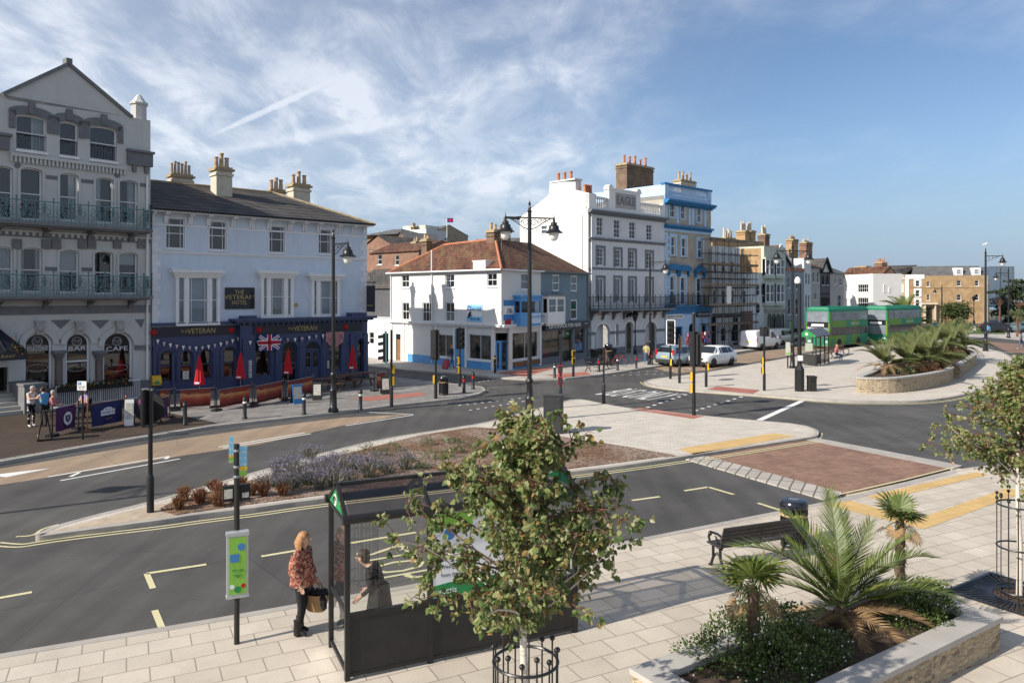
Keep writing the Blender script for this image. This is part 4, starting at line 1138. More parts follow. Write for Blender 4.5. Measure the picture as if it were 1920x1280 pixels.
 b = MB(); w, h = (x1-x0)/2*.8, (z1-z0)/2; b.slab([(0,-h),(-.22,-h),(-.26,-h*.5),(-.2,h*.7),(-.1,h),(0,h)], -w, w); b.build('case', M['yellow_plastic'], t)
 b = MB(); b.box(-w*.6,-.265,-h*.7,w*.5,-.262,-h*.1); plain('label_green', (.03,.3,.12), .6, .1, 4); b.build('label_plate', M['label_green'], t)
pub_extras()
# ---------------------------------------------------------------- 3 white corner fish shop, blue-grey neighbour, houses behind
FS = Plane((-10.06, 62.9), (-.75, 53.2)); LS = (Vector((-.75,53.2))-Vector((-10.06,62.9))).length
FF = Plane((-.75, 53.2), (6.4, 64.2)); LF = (Vector((6.4,64.2))-Vector((-.75,53.2))).length
def corner_shop():
 t = thing('corner_fish_shop', 'white rendered corner shop with mossy red tile roof and bright blue shopfront bay', 'shop', (FS.p0.x, FS.p0.y, 0), FS.phi)
 dphi = FF.phi - FS.phi
 def front(o): o.location = (LS, 0, 0); o.rotation_euler = (0,0,dphi); return o
 ze = 7.35; zc = 3.25
 xseam = FF.x(1014)
 up = [(753,515,767,539),(834.5,514,852,539),(913,512,931.5,537),(754,567,767,600),(792,567,809.5,603),(835,567,852,602.5)]
 ops = [FS.rect(*q) for q in up]
 xc = FS.x(925)
 shops = [FS.rect(820,627,849,669.5), FS.rect(878,627,922,675)]
 door = FS.rect(742,626,751,675)
 b = MB()
 wall(b, 0, LS, zc, ze, ops, rev=.12)
 wall(b, 0, xc, .0, zc, shops + [(door[0],.02,door[2],door[3])], rev=.16)
 b.poly([(0,0,0),(0,0,ze),(0,7.2,ze),(0,7.2,0)])
 b.poly([(xc,0,zc),(LS,0,zc),(LS,1.2,zc),(xc,1.5,zc)][::-1])
 b.build('wall', M['render_white'], t)
 f = MB(); fw_ = [FF.rect(977,513,992,542.5)]; bay = FF.rect(967.5,557,1014,620,.6)
 xf0 = FF.x(957); sf = FF.rect(966,628,1008,672)
 wall(f, 0, xseam, zc, ze, fw_, rev=.12)
 wall(f, xf0, xseam, 0, zc, [(xf0+.25,.75,xseam-.3,2.75)], rev=.16)
 f.poly([(0,0,zc),(xf0,0,zc),(xf0,1.2,zc),(0,1.2,zc)][::-1])
 front(f.build('wall', M['render_white'], t))
 for i, r in enumerate(ops): window(t, *r, 0, y=.08, bars=[(1,1),(1,1),(1,1),(1,1),(2,1),(1,1)][i], cur=[None,'sides',None,None,None,'half'][i], sill='white_trim', fw=.06)
 front(window(t, *fw_[0], 0, y=.08, bars=(0,1), cur='net', sill='white_trim'))
 for r in shops: window(t, *r, 0, room='shop_room', y=.1, bars=(1,0), fw=.06, sill='white_trim', cur=None)
 front(window(t, xf0+.25,.75,xseam-.3,2.75, 0, room='shop_room', y=.1, bars=(1,0), fw=.06, sill='white_trim'))
 d = MB(); d.box(door[0],.1,.02,door[2],.15,door[3]-.45);
 for k in (0,1): d.box(door[0]+.12,.08,.25+k*.95,door[2]-.12,.1,.95+k*.85)
 plain('door_brown', (.22,.12,.05), .5, .2, 4); o = d.build('side_door', M['door_brown'], t)
 g = MB(); g.box(door[0]-.02,.11,door[3]-.44,door[2]+.02,.13,door[3]); g.build('fanlight', M['window_glass'], o)
 a = Vector((xc, 0)); bw = Matrix.Rotation(dphi, 2) @ Vector((xf0, 0)) + Vector((LS, 0))
 ang = math.atan2(bw.y-a.y, bw.x-a.x); w = (bw-a).length
 c = MB(); wall(c, 0, w, 0, zc, [(w*.12,.02,w*.88,2.75)], y=.12, rev=.12)
 for x in (0, w): c.box(x-.14,-.06,0,x+.14,.16,zc)
 o = c.build('corner_wall', M['render_white'], t); o.location = (a.x,a.y,0); o.rotation_euler = (0,0,ang)
 dr = window(t, w*.14,.04,w*.5,2.2, 0, y=.2, bars=(0,0), fm='shop_blue', fw=.16, name='shop_door'); dr.location = (a.x,a.y,0); dr.rotation_euler = (0,0,ang)
 dr = window(t, w*.5,.04,w*.86,2.2, 0, y=.2, bars=(0,0), fm='bright_blue', fw=.08, name='shop_door'); dr.location = (a.x,a.y,0); dr.rotation_euler = (0,0,ang)
 cornice(t, 0, LS+.15, zc-.14, ((.1,.1),(.26,.1),(.32,.06)), 'white_trim', 'shop_cornice')
 front(cornice(t, -.1, xseam, zc-.14, ((.1,.1),(.26,.1),(.32,.06)), 'white_trim', 'shop_cornice'))
 p = MB()
 for u in (735,757,764,818,852,874,924): x = FS.x(u); p.box(x-.1,-.07,0,x+.1,0,zc-.15)
 p.build('pilasters', M['white_paint'], t)
 p = MB(); x0,x1 = FS.x(763), FS.x(818); p.box(x0,-.05,.0,x1,0,.72); p.box(FS.x(818),-.045,0,FS.x(875),0,.66); p.box(FS.x(876),-.045,0,xc-.1,0,.66); p.box(FS.x(852)+.12,-.04,.66,FS.x(874)-.12,0,2.9)
 p.build('stall_riser', M['shop_blue'], t)
 p = MB(); p.box(xf0+.2,-.05,0,xseam-.3,0,.4); front(p.build('stall_riser', M['shop_blue'], t)); p = MB(); p.box(xf0+.3,-.16,.28,xseam-.35,-.05,.62); front(p.build('planter_box', M['wood'], t))
 p = MB(); p.box(xseam-.28,-.08,0,xseam-.02,0,zc); front(p.build('pilaster', M['white_paint'], t))
 x0,z0,x1,z1 = bay; z0 = max(z0, zc-.05); x0 = FF.x(976,.6); x1 = min(x1, xseam-.05)
 f = MB(); y = -.62
 f.box(x0,y,z0,x1,0,z0+1.0); f.box(x0,y,z1-.3,x1,0,z1)
 for x in (x0, (x0+x1)/2-.05, x1-.1): f.box(x,y,z0+1.0,x+.1,y+.1,z1-.3)
 f.box(x0,-.1,z0+1,x0+.1,0,z1-.3); f.box(x1-.1,-.1,z0+1,x1,0,z1-.3); f.box(x0-.12,y-.12,z1,x1+.08,0,z1+.14)
 o = front(f.build('bay_window', M['shop_blue'], t))
 g = MB(); g.poly([(x0+.1,y+.05,z0+1),(x1-.1,y+.05,z0+1),(x1-.1,y+.05,z1-.3),(x0+.1,y+.05,z1-.3)]); g.poly([(x0+.05,-.1,z0+1),(x0+.05,y+.1,z0+1),(x0+.05,y+.1,z1-.3),(x0+.05,-.1,z1-.3)]); g.build('pane', M['window_glass'], o)
 rr = MB(); rr.box(x0+.02,-.05,z0+1,x1-.02,-.02,z1-.3); rr.build('room', M['dark_room'], o)
 plain('sign_pale', (.55,.65,.76), .6, .05, 4); plain('sign_blue', (.05,.2,.46), .6, .1, 4); plain('sign_ink', (.02,.03,.06), .6, .1, 4); plain('sign_sky', (.22,.5,.75), .6, .1, 4)
 s = MB(); s.box((x0+x1)/2-.35,y-.05,z0+.18,x1-.06,y-.002,z0+.92); sg = s.build('sign_board', M['sign_pale'], o)
 text('THE CODFATHER', .3, M['sign_blue'], sg, ((x0+x1)/2+.85,y-.055,z0+.65), fit=2.1)
 x0,z0,x1,z1 = FS.rect(875,571,904,603,.05); h = z1-z0
 s = MB(); s.box(x0,-.05,z0,x1,0,z1); sg = s.build('wall_sign', M['white_paint'], t)
 s = MB(); s.box(x0,-.054,z0,x1,-.0501,z0+h*.3); s.box(x0,-.054,z1-h*.3,x1,-.0501,z1); s.build('sign_band', M['sign_sky'], sg)
 text('THE', .22, M['sign_ink'], sg, (x0+.3,-.06,z1-h*.12)); text('CODFATHER', .4, M['sign_ink'], sg, ((x0+x1)/2,-.06,z1-h*.26), fit=(x1-x0)*.95); text('FISH & CHIPS', .2, M['sign_ink'], sg, ((x0+x1)/2+.1,-.06,z0+h*.15), fit=(x1-x0)*.6)
 s = MB(); cx = x0+.35; s.path([(cx-.15,-.06,z0+h*.2),(cx,-.06,z0+h*.42),(cx+.12,-.06,z0+h*.6)], [.05,.13,.05], 6); s.path([(cx,-.06,z0+h*.4),(cx+.25,-.06,z0+h*.32)], [.05,.03], 5); s.build('fish_emblem', M['sign_ink'], sg)
 x0,z0,x1,z1 = FF.rect(944,562.5,964,601,.05); h = z1-z0
 s = MB(); s.box(x0,-.05,z0,x1,0,z1); sg = front(s.build('wall_sign', M['white_paint'], t))
 s = MB(); s.box(x0,-.054,z0,x1,-.0501,z0+h*.31); s.box(x0,-.054,z1-h*.28,x1,-.0501,z1); s.build('sign_band', M['sign_blue'], sg)
 text('FISH', .3, M['sign_ink'], sg, ((x0+x1)/2+.1,-.06,z0+h*.52)); text('& CHIPS', .22, M['sign_ink'], sg, ((x0+x1)/2+.1,-.06,z0+h*.4))
 x0,z0,x1,z1 = FF.rect(948,601,958,613,.05); s = MB(); s.box(x0,-.06,z0,x1,0,z1); s.box(x0+.1,-.1,z0+.15,x1-.05,-.06,z1+.1); front(s.build('notice', M['red_plastic'], t))
 x0,z0,x1,z1 = FS.rect(929,583,939,588,.03); s = MB(); s.box(x0,-.03,z0,x1,0,z1); sg = s.build('street_sign', M['white_paint'], t); s = MB(); s.box(x0+.06,-.034,z0+.08,x1-.06,-.031,z1-.08); s.build('sign_lettering_bar', M['sign_ink'], sg)
 A = Vector((LS, 0)); dS = Vector((-1,0)); dF = Vector((math.cos(dphi), math.sin(dphi)))
 nF = Vector((-dF.y, dF.x))
 yr = 3.6; kx = (A + nF*yr); s_ = (yr - kx.y)/dF.y; ap = kx + dF*s_
 zr = ze + 2.45; o_ = .28
 cornr = Vector((LS+.32, -o_, ze-.12))
 ex = A + dF*(xseam) - nF*o_; rx = A + dF*xseam + nF*yr; bx = A + dF*xseam + nF*7.2
 apz = Vector((ap.x, ap.y, zr)); inn = kx + nF*(yr) + dF*((7.2-(kx+nF*yr).y)/dF.y)
 roof_poly(t, [[(-.25,-o_,ze-.12),cornr,apz,(2.6,yr,zr-.15)], [(-.25,-o_,ze-.12),(2.6,yr,zr-.15),(-.25,7.4,ze-.12)], [(2.6,yr,zr-.15),apz,(inn.x,inn.y,ze-.12),(-.25,7.4,ze-.12)],
     [cornr,(ex.x,ex.y,ze-.12),(rx.x,rx.y,zr),apz], [(rx.x,rx.y,zr),(bx.x,bx.y,ze-.12),(inn.x,inn.y,ze-.12),apz]], 'tile_roof')
 rd = MB(); rd.path([(-.25,-o_,ze-.1),(2.6,yr,zr-.13),(ap.x,ap.y,zr+.02),(rx.x,rx.y,zr+.02)], .1, 6); rd.path([cornr+Vector((0,0,.03)),apz], .1, 6); rd.build('ridge_tiles', M['terracotta'], t)
 gt = MB(); gt.path([(-.25,-o_-.05,ze-.1),(LS+.3,-o_-.05,ze-.1),(ex.x,ex.y,ze-.1)], .065, 6); gt.path([(FS.x(811),-.09,.2),(FS.x(811),-.09,ze+1.6)], .05, 6); gt.path([(.1,-.09,.2),(.1,-.09,ze-.1)], .05, 6); gt.build('gutter', M['white_trim'], t)
 dm = MB(); x0 = FS.x(885,.2); dm.box(x0,-.1,ze-.1,x0+1.35,1.1,ze+.55); dm.box(x0-.06,-.14,ze+.55,x0+1.42,1.3,ze+.62); dm.build('parapet_box', M['white_paint'], t)
 chimney(t, 1.2, 2.8, ze, ze+2.6, .75, .6, 'old_brick', 2, ph=.35)
 cx = rx - dF*.4; chimney(t, cx.x, cx.y-.6, zr-1.0, zr+.5, .9, .6, 'old_brick', 2, ph=.5)
 ae = MB(); q = A + dF*3.0 + nF*2.0; ae.bar((q.x,q.y,zr-1),(q.x,q.y,zr+.9),.03);
 for k in range(6): ae.bar((q.x-.5,q.y+.2*k-.5,zr+.8),(q.x+.5,q.y+.2*k-.5,zr+.8),.015)
 ae.build('aerial', M['grey_metal'], t)
 p0 = FF.world(xseam)
 t2 = thing('blue_grey_fish_bar', 'blue grey rendered house over the fish bar with a white box bay', 'shop', (p0[0], p0[1], 0), FF.phi)
 X = LF - xseam
 def rc(*q): r = FF.rect(*q); return (r[0]-xseam, r[1], r[2]-xseam, r[3])
 ops = [rc(1036,515,1049,546), rc(1070,517,1082,546.5), rc(1070,562,1082.5,599)]
 shp = [(.25,.55,X*.42,2.7),(X*.44,.05,X*.66,2.7),(X*.7,.55,X-.5,2.7)]
 b = MB(); wall(b, .01, X, 3.0, ze, ops, rev=.12); shell(b, .01, X, 7, 0, ze, top=False); b.build('wall', M['slate_blue'], t2)
 b = MB(); wall(b, .01, X, 0, 3.0, shp, rev=.18); b.build('shop_wall', M['band_grey'], t2)
 for i, r in enumerate(ops): window(t2, *r, 0, y=.05, bars=(0,1), cur='net' if i < 2 else None, sill='slate_blue', fw=.09)
 for i, r in enumerate(shp): window(t2, *r, 0, y=.12, bars=(0,0), fm='band_grey', fw=.06, name='shop_window' if i != 1 else 'shop_door', room='shop_room')
 x0,z0,x1,z1 = FF.rect(1026,555,1060,616,.55); x0 -= xseam; x1 -= xseam; x0 = max(x0,.15); z0 = 3.1
 f = MB(); y = -.55
 f.slab([(0,z0),(y+.1,z0),(y,z0+.15),(y,z0+1.0),(0,z0+1.0)], x0, x1); f.box(x0,y,z1-.2,x1,0,z1)
 for x in (x0,(x0+x1)/2-.09,x1-.12): f.box(x,y,z0+1.0,x+.14,y+.1,z1-.2)
 f.box(x0,-.1,z0+1,x0+.1,0,z1-.2); f.box(x1-.1,-.1,z0+1,x1,0,z1-.2)
 o = f.build('bay_window', M['white_paint'], t2); q = MB(); q.box(x0-.15,y-.15,z1+.001,x1+.15,0,z1+.1); q.build('bay_roof', M['lead'], o)
 plain('lace_net', (.42,.45,.47), .9, .5, 16)
 window(o, x0+.12,z0+1.0,(x0+x1)/2-.08,z1-.2,0,y=y+.03,bars=(0,1),cur='net'); window(o,(x0+x1)/2+.06,z0+1.0,x1-.12,z1-.2,0,y=y+.03,bars=(0,1),cur='net')
 s = MB(); s.box(.15,-.35,2.75,X-.25,-.02,3.28); fa = s.build('fascia', M['pub_black'], t2)
 text('ESPLANADE FISH BAR', .46, M['white_paint'], fa, (X*.42,-.36,3.02), fit=X*.68)
 text('Take away', .14, M['white_paint'], fa, (X*.88,-.36,3.1), fit=.6)
 b = MB(); b.box(.3,.16,.6,1.2,.2,1.3); b.build('window_poster', M['red_plastic'], t2)
 b = MB(); b.box(X*.73,.16,.8,X-.6,.2,1.5); b.build('window_poster', M['sign_sky'], t2)
 zr2 = zr
 roof_poly(t2, [[(0,-o_,ze-.12),(X+.1,-o_,ze-.12),(X-3.2,yr,zr2),(0,yr,zr2)],[(X+.1,-o_,ze-.12),(X+.1,7.2,ze-.12),(X-3.2,yr,zr2)],[(0,yr,zr2),(X-3.2,yr,zr2),(X+.1,7.2,ze-.12),(0,7.2,ze-.12)]], 'tile_roof')
 gt = MB(); gt.path([(0,-o_-.05,ze-.1),(X+.05,-o_-.05,ze-.1)], .06, 6); gt.path([(X-.05,-.07,.2),(X-.05,-.07,ze-.1)], .05, 6); gt.build('gutter', M['band_grey'], t2)
 chimney(t2, .8, yr+.2, zr-.8, zr+.9, .7, .6, 'old_brick', 2, ph=.5)
corner_shop()
def block(name, label, p0, p1, depth, z0, z1, wm, wins=(), roof=None, rm='grey_roof', rh=2.0, par=0.0, cat='house', F=None, overhang=.25, bars=(0,1), ops_extra=(), wsur=None, wm2=None, hipin=None):
 """plain house: facade from p0 to p1, windows as pixel rectangles, roof 'gable' / 'hip' / 'flat' / 'end' (gable faces the front)"""
 F = F or Plane(p0, p1); L_ = (Vector(p1)-Vector(p0)).length
 t = thing(name, label, cat, (F.p0.x, F.p0.y, 0), F.phi)
 ops = [F.rect(*w[:4]) for w in wins]
 b = MB(); wall(b, 0, L_, z0, z1, ops, rev=.12)
 shell(b, 0, L_, depth, z0, z1)
 if roof == 'end':
  b.poly([(0,0,z1),(L_,0,z1),(L_/2,0,z1+rh)]); b.poly([(0,depth,z1),(L_,depth,z1),(L_/2,depth,z1+rh)])
 if roof == 'gable':
  b.poly([(0,0,z1),(0,depth,z1),(0,depth/2,z1+rh)]); b.poly([(L_,0,z1),(L_,depth,z1),(L_,depth/2,z1+rh)])
 if par: b.box(0,0,z1,L_,.25,z1+par); b.box(0,.25,z1,.25,depth,z1+par); b.box(L_-.25,.25,z1,L_,depth,z1+par)
 b.build('wall', M[wm], t)
 for w, r in zip(wins, ops):
  k = w[4] if len(w) > 4 else {}
  window(t, *r, 0, **{**dict(y=.07, bars=bars, sill='white_trim', sur=wsur), **k})
 o_ = overhang; h = hipin if hipin is not None else depth/2
 if roof == 'gable': roof_poly(t, [[(-.1,-o_,z1),(L_+.1,-o_,z1),(L_+.1,depth/2,z1+rh),(-.1,depth/2,z1+rh)],[(-.1,depth+o_,z1),(L_+.1,depth+o_,z1),(L_+.1,depth/2,z1+rh),(-.1,depth/2,z1+rh)]], rm)
 if roof == 'hip': roof_poly(t, [[(-o_,-o_,z1),(L_+o_,-o_,z1),(L_-h,depth/2,z1+rh),(h,depth/2,z1+rh)],[(L_+o_,depth+o_,z1),(-o_,depth+o_,z1),(h,depth/2,z1+rh),(L_-h,depth/2,z1+rh)],[(-o_,depth+o_,z1),(-o_,-o_,z1),(h,depth/2,z1+rh)],[(L_+o_,-o_,z1),(L_+o_,depth+o_,z1),(L_-h,depth/2,z1+rh)]], rm)
 if roof == 'end': roof_poly(t, [[(-o_,-o_,z1-.1),(L_/2,-o_,z1+rh+.05),(L_/2,depth,z1+rh+.05),(-o_,depth,z1-.1)],[(L_+o_,-o_,z1-.1),(L_/2,-o_,z1+rh+.05),(L_/2,depth,z1+rh+.05),(L_+o_,depth,z1-.1)]], rm)
 return t, F, L_
def UD(u, d): return ((u-960)*d/FPX, d)
block('white_annexe', 'low white flat roofed annexe at the end of the side street beside the corner shop', FS.world(-9), FS.world(-.05), 4.5, 0, HZ(597,66), 'render_pale', [(692,622,701,645)], 'flat', cat='annexe')
block('dark_slate_house', 'dark grey windowless house with slate roof behind the low white annexe', FS.world(-14, 4.6), FS.world(1.5, 4.6), 6, 0, HZ(540,68), 'dark_render', [], 'gable', 'slate_roof', 2.0)
def hill_z(x, y): return 14.0*max(0, min(1, (y-85)/60))*max(0, min(1, (12-x)/30))
NX, NY = 30, 22
b = MB(); vs = [(-120+140*i/NX, 80+200*j/NY, hill_z(-120+140*i/NX, 80+200*j/NY)-.2) for j in range(NY+1) for i in range(NX+1)]
b.add(vs, [(j*(NX+1)+i, j*(NX+1)+i+1, (j+1)*(NX+1)+i+1, (j+1)*(NX+1)+i) for j in range(NY) for i in range(NX)])
struct(b.build('hill', M['hill_grass'], smooth=True))
def hz(u, v, d): return HZ(v, d)
t, F, L_ = block('hillside_house', 'brick hillside house with tan pyramid roof, highest of the group above the dark slate house', UD(686,128), UD(746,124), 8, 2, HZ(441,126), 'red_brick', [], 'hip', 'grey_roof', 1.3, overhang=.8, hipin=2.6)
t, F, L_ = block('hillside_house', 'red brick gabled house half hidden below the tan pyramid roof', UD(680,110), UD(738,105), 7, 0, HZ(462,108), 'red_brick', [(695,466,699,474),(712,466,716,474),(700,478,706,490)], 'end', 'slate_roof', 1.5)
t, F, L_ = block('hillside_house', 'small brown brick gabled house tucked between stone terrace and tan pyramid roof', UD(735,118), UD(768,113), 6, 2, HZ(455,115), 'old_brick', [(741,458,745,466),(755,457,759,465)], 'end', 'grey_roof', 1.6)
chimney(t, .6, 3, HZ(455,115), HZ(441,115), .7, .6, 'red_brick', 2, ph=.5)
t, F, L_ = block('hillside_house', 'low tan house with brown roof just left of the flag block', UD(770,124), UD(815,119), 6, 2, HZ(462,121), 'yellow_brick', [(779,464,784,472),(796,463,801,471)], 'gable', 'tile_roof', 1.0)
t, F, L_ = block('hillside_house', 'orange brick house with brown roof and two white windows left of the mossy tile roof', UD(693,92), UD(785,86), 7, 0, HZ(474,90), 'red_brick', [(708,477,716,496),(741,478,748,497)], 'gable', 'tile_roof', 1.4)
chimney(t, 4.6, 3.4, HZ(474,90), HZ(455,90), .8, .7, 'old_brick', 2, ph=.5)
t, F, L_ = block('hillside_house', 'stone terrace with grey slate roof and pale windows high on the hill', UD(744,150), UD(806,138), 8, 4, HZ(446,146), 'yellow_brick', [(751,448,757,457),(767,448,773,457),(786,447,793,457)], 'gable', 'grey_roof', 2.0)
chimney(t, 3, 4, HZ(440,146), HZ(428,146), 1.2, .7, 'old_brick', 3, ph=.6)
t, F, L_ = block('hillside_house', 'grey rendered block with flat parapet on the hill crest beside the flag', UD(799,134), UD(876,146), 10, 4, HZ(433,138), 'render_pale', [(833,447,838,454)], 'flat', par=.0)
b = MB(); b.box(1.2,1,HZ(433,138),5.5,6,HZ(424,138)); b.build('stair_tower', M['cream_green'], t)
chimney(t, .5, 3, HZ(433,138), HZ(429,138), .9, .7, 'old_brick', 3, ph=.6)
t, F, L_ = block('hillside_house', 'small pale house with dark roof peeping over the ridge of the red tiles', UD(874,120), UD(960,116), 7, 2, HZ(455,118), 'cream_green', [], 'gable', 'grey_roof', .9)
chimney(t, 4.2, 3.5, HZ(455,118), HZ(444,118), 1.6, .7, 'old_brick', 4, ph=.5, pm='terracotta')
fp = thing('flagpole', 'thin white flagpole with a small union flag on the hill crest', 'flagpole', (*UD(838,133), HZ(424,133)))
b = MB(); b.path([(0,0,-2),(0,0,HZ(409,133)-HZ(424,133))], .05, 6); b.build('pole', M['white_paint'], fp)
zt = HZ(409,133)-HZ(424,133)
b = MB(); b.box(.05,-.02,zt-.75,1.1,.02,zt); f1 = b.build('flag', M['flag_blue'], fp)
b = MB(); b.box(.05,-.03,zt-.48,1.1,-.021,zt-.28); b.box(.48,-.031,zt-.75,.68,-.022,zt); b.build('red_cross', M['flag_red'], f1)
# ---------------------------------------------------------------- 4 the esplanade row
EP = Vector((6.55, 65.0)); ED = Vector((.725, .688)).normalized()
FE = Plane(EP, EP + ED*10)
def ex(t): p = EP + ED*t; return (p.x, p.y)
def eagle():
 X = FE.x(1246)
 t = thing('eagle_hotel', 'tall pale grey four storey hotel with EAGLE parapet and black iron balcony', 'hotel', (FE.p0.x, FE.p0.y, 0), FE.phi)
 D = 11; zc = FE.z(1150, 397); zb = FE.z(1150, 579)
 A = [(1119,407,1131,442),(1151,412,1163,446),(1180,416,1192,448),(1212,421,1223,451)]
 B = [(1120,465,1132,498),(1153,468,1164,501),(1180,470,1191,503),(1212,473,1223,504)]
 C = [(1120,521,1132,566),(1153,521,1164,567),(1180,522,1191,568),(1212,523,1223,568)]
 ops = [FE.rect(*q) for q in A+B+C]
 ar = [(1116,607,1143,668,1),(1172,603,1187,668,1),(1209,603,1231,662,1)]
 gops = []
 for a,b_,c,d,_ in ar: r = FE.rect(a,b_,c,d); gops.append((r[0], .05, r[2], r[3], (r[2]-r[0])/2*.8))
 ni = FE.rect(1154,607,1160,648); gops.append((ni[0], ni[1], ni[2], ni[3], (ni[2]-ni[0])/2))
 b = MB(); wall(b, 0, X, 0, zc, [o for o in ops] + gops, rev=.22)
 b.poly([(X,0,0),(X,D,0),(X,D,zc),(X,0,zc)]); b.poly([(0,D,0),(0,D,zc-3),(X,D,zc),(X,D,0)])
 b.build('wall', M['eagle_pale'], t)
 Fl = Plane(EP, phi=FE.phi + R(90))
 def fl(u, v):
  x, z = Fl.at(u, v); return (0, x, z)
 s = MB(); pts = [(0,0,0),(0,0,FE.z(1103,362)),fl(1079,356),fl(1079,341),fl(1031,341),fl(1029,366),fl(975,408)]
 pts.append((0, pts[-1][1], 0)); s.poly(pts[::-1]); s.poly([(p[0]+.4,p[1],p[2]) for p in pts])
 for i in range(len(pts)): a, c = pts[i], pts[(i+1)%len(pts)]; s.poly([a, c, (c[0]+.4,c[1],c[2]), (a[0]+.4,a[1],a[2])])
 fo = s.build('flank_wall', M['render_white'], t)
 fw_ = MB(); p, q = fl(1016,424), fl(1026,437); y0,y1 = sorted((p[1],q[1])); fw_.box(-.03,y0,q[2],0,y1,p[2]); w_ = fw_.build('window', M['window_glass'], t); fw_ = MB(); fw_.box(-.06,y0-.1,q[2]-.1,-.03,y1+.1,q[2]); fw_.box(-.06,y0-.1,p[2],-.03,y1+.1,p[2]+.1); fw_.box(-.05,y0-.1,q[2],-.03,y0,p[2]); fw_.box(-.05,y1,q[2],-.03,y1+.1,p[2]); fw_.box(-.05,y0,(p[2]+q[2])/2-.04,-.031,y1,(p[2]+q[2])/2+.04); fw_.build('window_frame', M['white_trim'], w_)
 zst = fl(1050,341)[2]; ya, yb = fl(1077,341)[1], fl(1033,341)[1]
 k = MB(); k.box(-.08,ya-.1,zst,.95,yb+.1,zst+.14); k.box(.4,ya,zst-3,.9,yb,zst); ck = k.build('chimney', M['render_pale'], t)
 for i in range(3):
  q = MB(); q.lathe([(.19,0),(.16,.1),(.14,.6),(.17,.62),(.17,.75),(.1,.75)], (.45, yb-.5-i*.75, zst+.14), 10); q.build('chimney_pot', M['terracotta'], ck, smooth=True)
 k = MB(); y2 = fl(1092,350)[1]; k.box(.5,.6,zc,1.6,1.3,zc+1.5); ck = k.build('chimney', M['old_brick'], t)
 for i in range(3):
  q = MB(); q.lathe([(.19,0),(.16,.1),(.14,.6),(.17,.62),(.17,.75),(.1,.75)], (.65+i*.36, .95, zc+1.5), 10); q.build('chimney_pot', M['terracotta'], ck, smooth=True)
 dp = MB(); dp.path([(.3,-.1,zb),(.3,-.1,zc-.4)], .05, 6); dp.path([(-.06,fl(1092,440)[1],6),(-.06,fl(1092,440)[1],zc-.5)], .06, 6); dp.build('drainpipe', M['white_paint'], t)
 rf = MB(); rf.poly([(0,.3,zc),(X,.3,zc),(X,D,zc),(0,D,zc)]); rf.build('roof', M['lead'], t)
 zp = FE.z(1150, 371)
 cornice(t, -.1, X+.1, zc-.45, ((.12,.15),(.35,.12),(.5,.14)), 'band_grey', 'cornice')
 p = MB(); zq = zc+.02
 p.box(0,-.02,zq,X,.3,zq+.22); p.box(0,-.06,zq+1.0,X,.34,zq+1.15)
 p.box(0,-.08,zq,1.0,.36,zq+1.3)
 c0, c1 = FE.x(1140), FE.x(1199)
 def bal(x0, x1):
  n = max(2, int((x1-x0)/.24))
  for i in range(n): p.lathe([(.05,0),(.085,.2),(.05,.45),(.07,.78)], (x0+(x1-x0)*(i+.5)/n,.14,zq+.22), 6)
 bal(1.0, c0); bal(c1, X-.4); p.box(X-.4,-.05,zq,X,.34,zq+1.25)
 p.build('balustrade', M['white_paint'], t)
 p = MB(); p.box(c0,-.12,zq,c1,.4,zq+1.9); p.box(c0-.1,-.2,zq+1.9,c1+.1,.46,zq+2.05)
 for x in (c0+.15, c1-.35): p.face(arc_pts(x-.25, x+.45, zq+2.35, .3, 6), -.15, .4)
 pn = p.build('name_panel', M['white_paint'], t)
 q = MB(); q.box(c0+.9,-.15,zq+.35,c1-.7,-.121,zq+1.7); q.build('panel_board', M['stone_grey'], pn)
 text('EAGLE', 1.1, M['band_grey'], pn, ((c0+c1)/2+.1,-.17,zq+1.02), fit=(c1-c0-1.9), ext=.03)
 for r in ops[:4]: window(t, *r, 0, y=.1, bars=(1,3), sill='white_trim', fw=.07)
 for r in ops[4:8]: window(t, *r, 0, y=.1, bars=(1,3), sur=(.22,'band_grey',.05), fw=.07, cur='sides')
 for r in ops[8:]: window(t, *r, 0, y=.1, bars=(1,0), sur=(.22,'band_grey',.05), fw=.09, cur='net')
 for v in (463,): pass
 cornice(t, -.02, X, FE.z(1150,453), ((.1,.12),(.2,.1)), 'band_grey', 'string_course')
 cornice(t, -.02, X, FE.z(1150,504)-.12, ((.05,.2),), 'band_grey', 'string_course')
 s = MB(); s.box(-.1,-1.25,zb-.16,X+.1,0,zb)
 for i in range(8): x = .3+(X-.6)*i/7; s.slab([(0,zb-.16),(-1.0,zb-.16),(-.95,zb-.28),(-.4,zb-.4),(-.15,zb-.95),(0,zb-.95)], x-.08, x+.08)
 o = s.build('balcony', M['band_grey'], t); railing(o, -.05, X+.05, 1.2, zb, 1.05, 'black_metal', kind='bars')
 for i, r in enumerate(gops[:3]):
  q = MB(); q.box(r[0],.75,.05,r[2],.8,r[3]); q.build('porch_wall', M['eagle_pale'], t)
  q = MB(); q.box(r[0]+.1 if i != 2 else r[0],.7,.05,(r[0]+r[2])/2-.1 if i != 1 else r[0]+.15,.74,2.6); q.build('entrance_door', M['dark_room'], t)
  a = arc_pts(r[0]-.22, r[2]+.22, r[3]+.22, r[4]+.22, 10); c = arc_pts(r[0]-.01, r[2]+.01, r[3]+.01, r[4], 10)
  q = MB()
  for k in range(10): q.face([c[k],c[k+1],a[k+1],a[k]], -.07, 0)
  q.build('archivolt', M['white_paint'], t)
 zi = FE.z(1170, 622); q = MB(); xs_ = [0]
 for r in gops[:3]: xs_ += [r[0]-.02, r[2]+.02]
 xs_.append(X)
 for i in range(0, 8, 2): q.box(xs_[i],-.1,zi-.12,xs_[i+1],0,zi+.12)
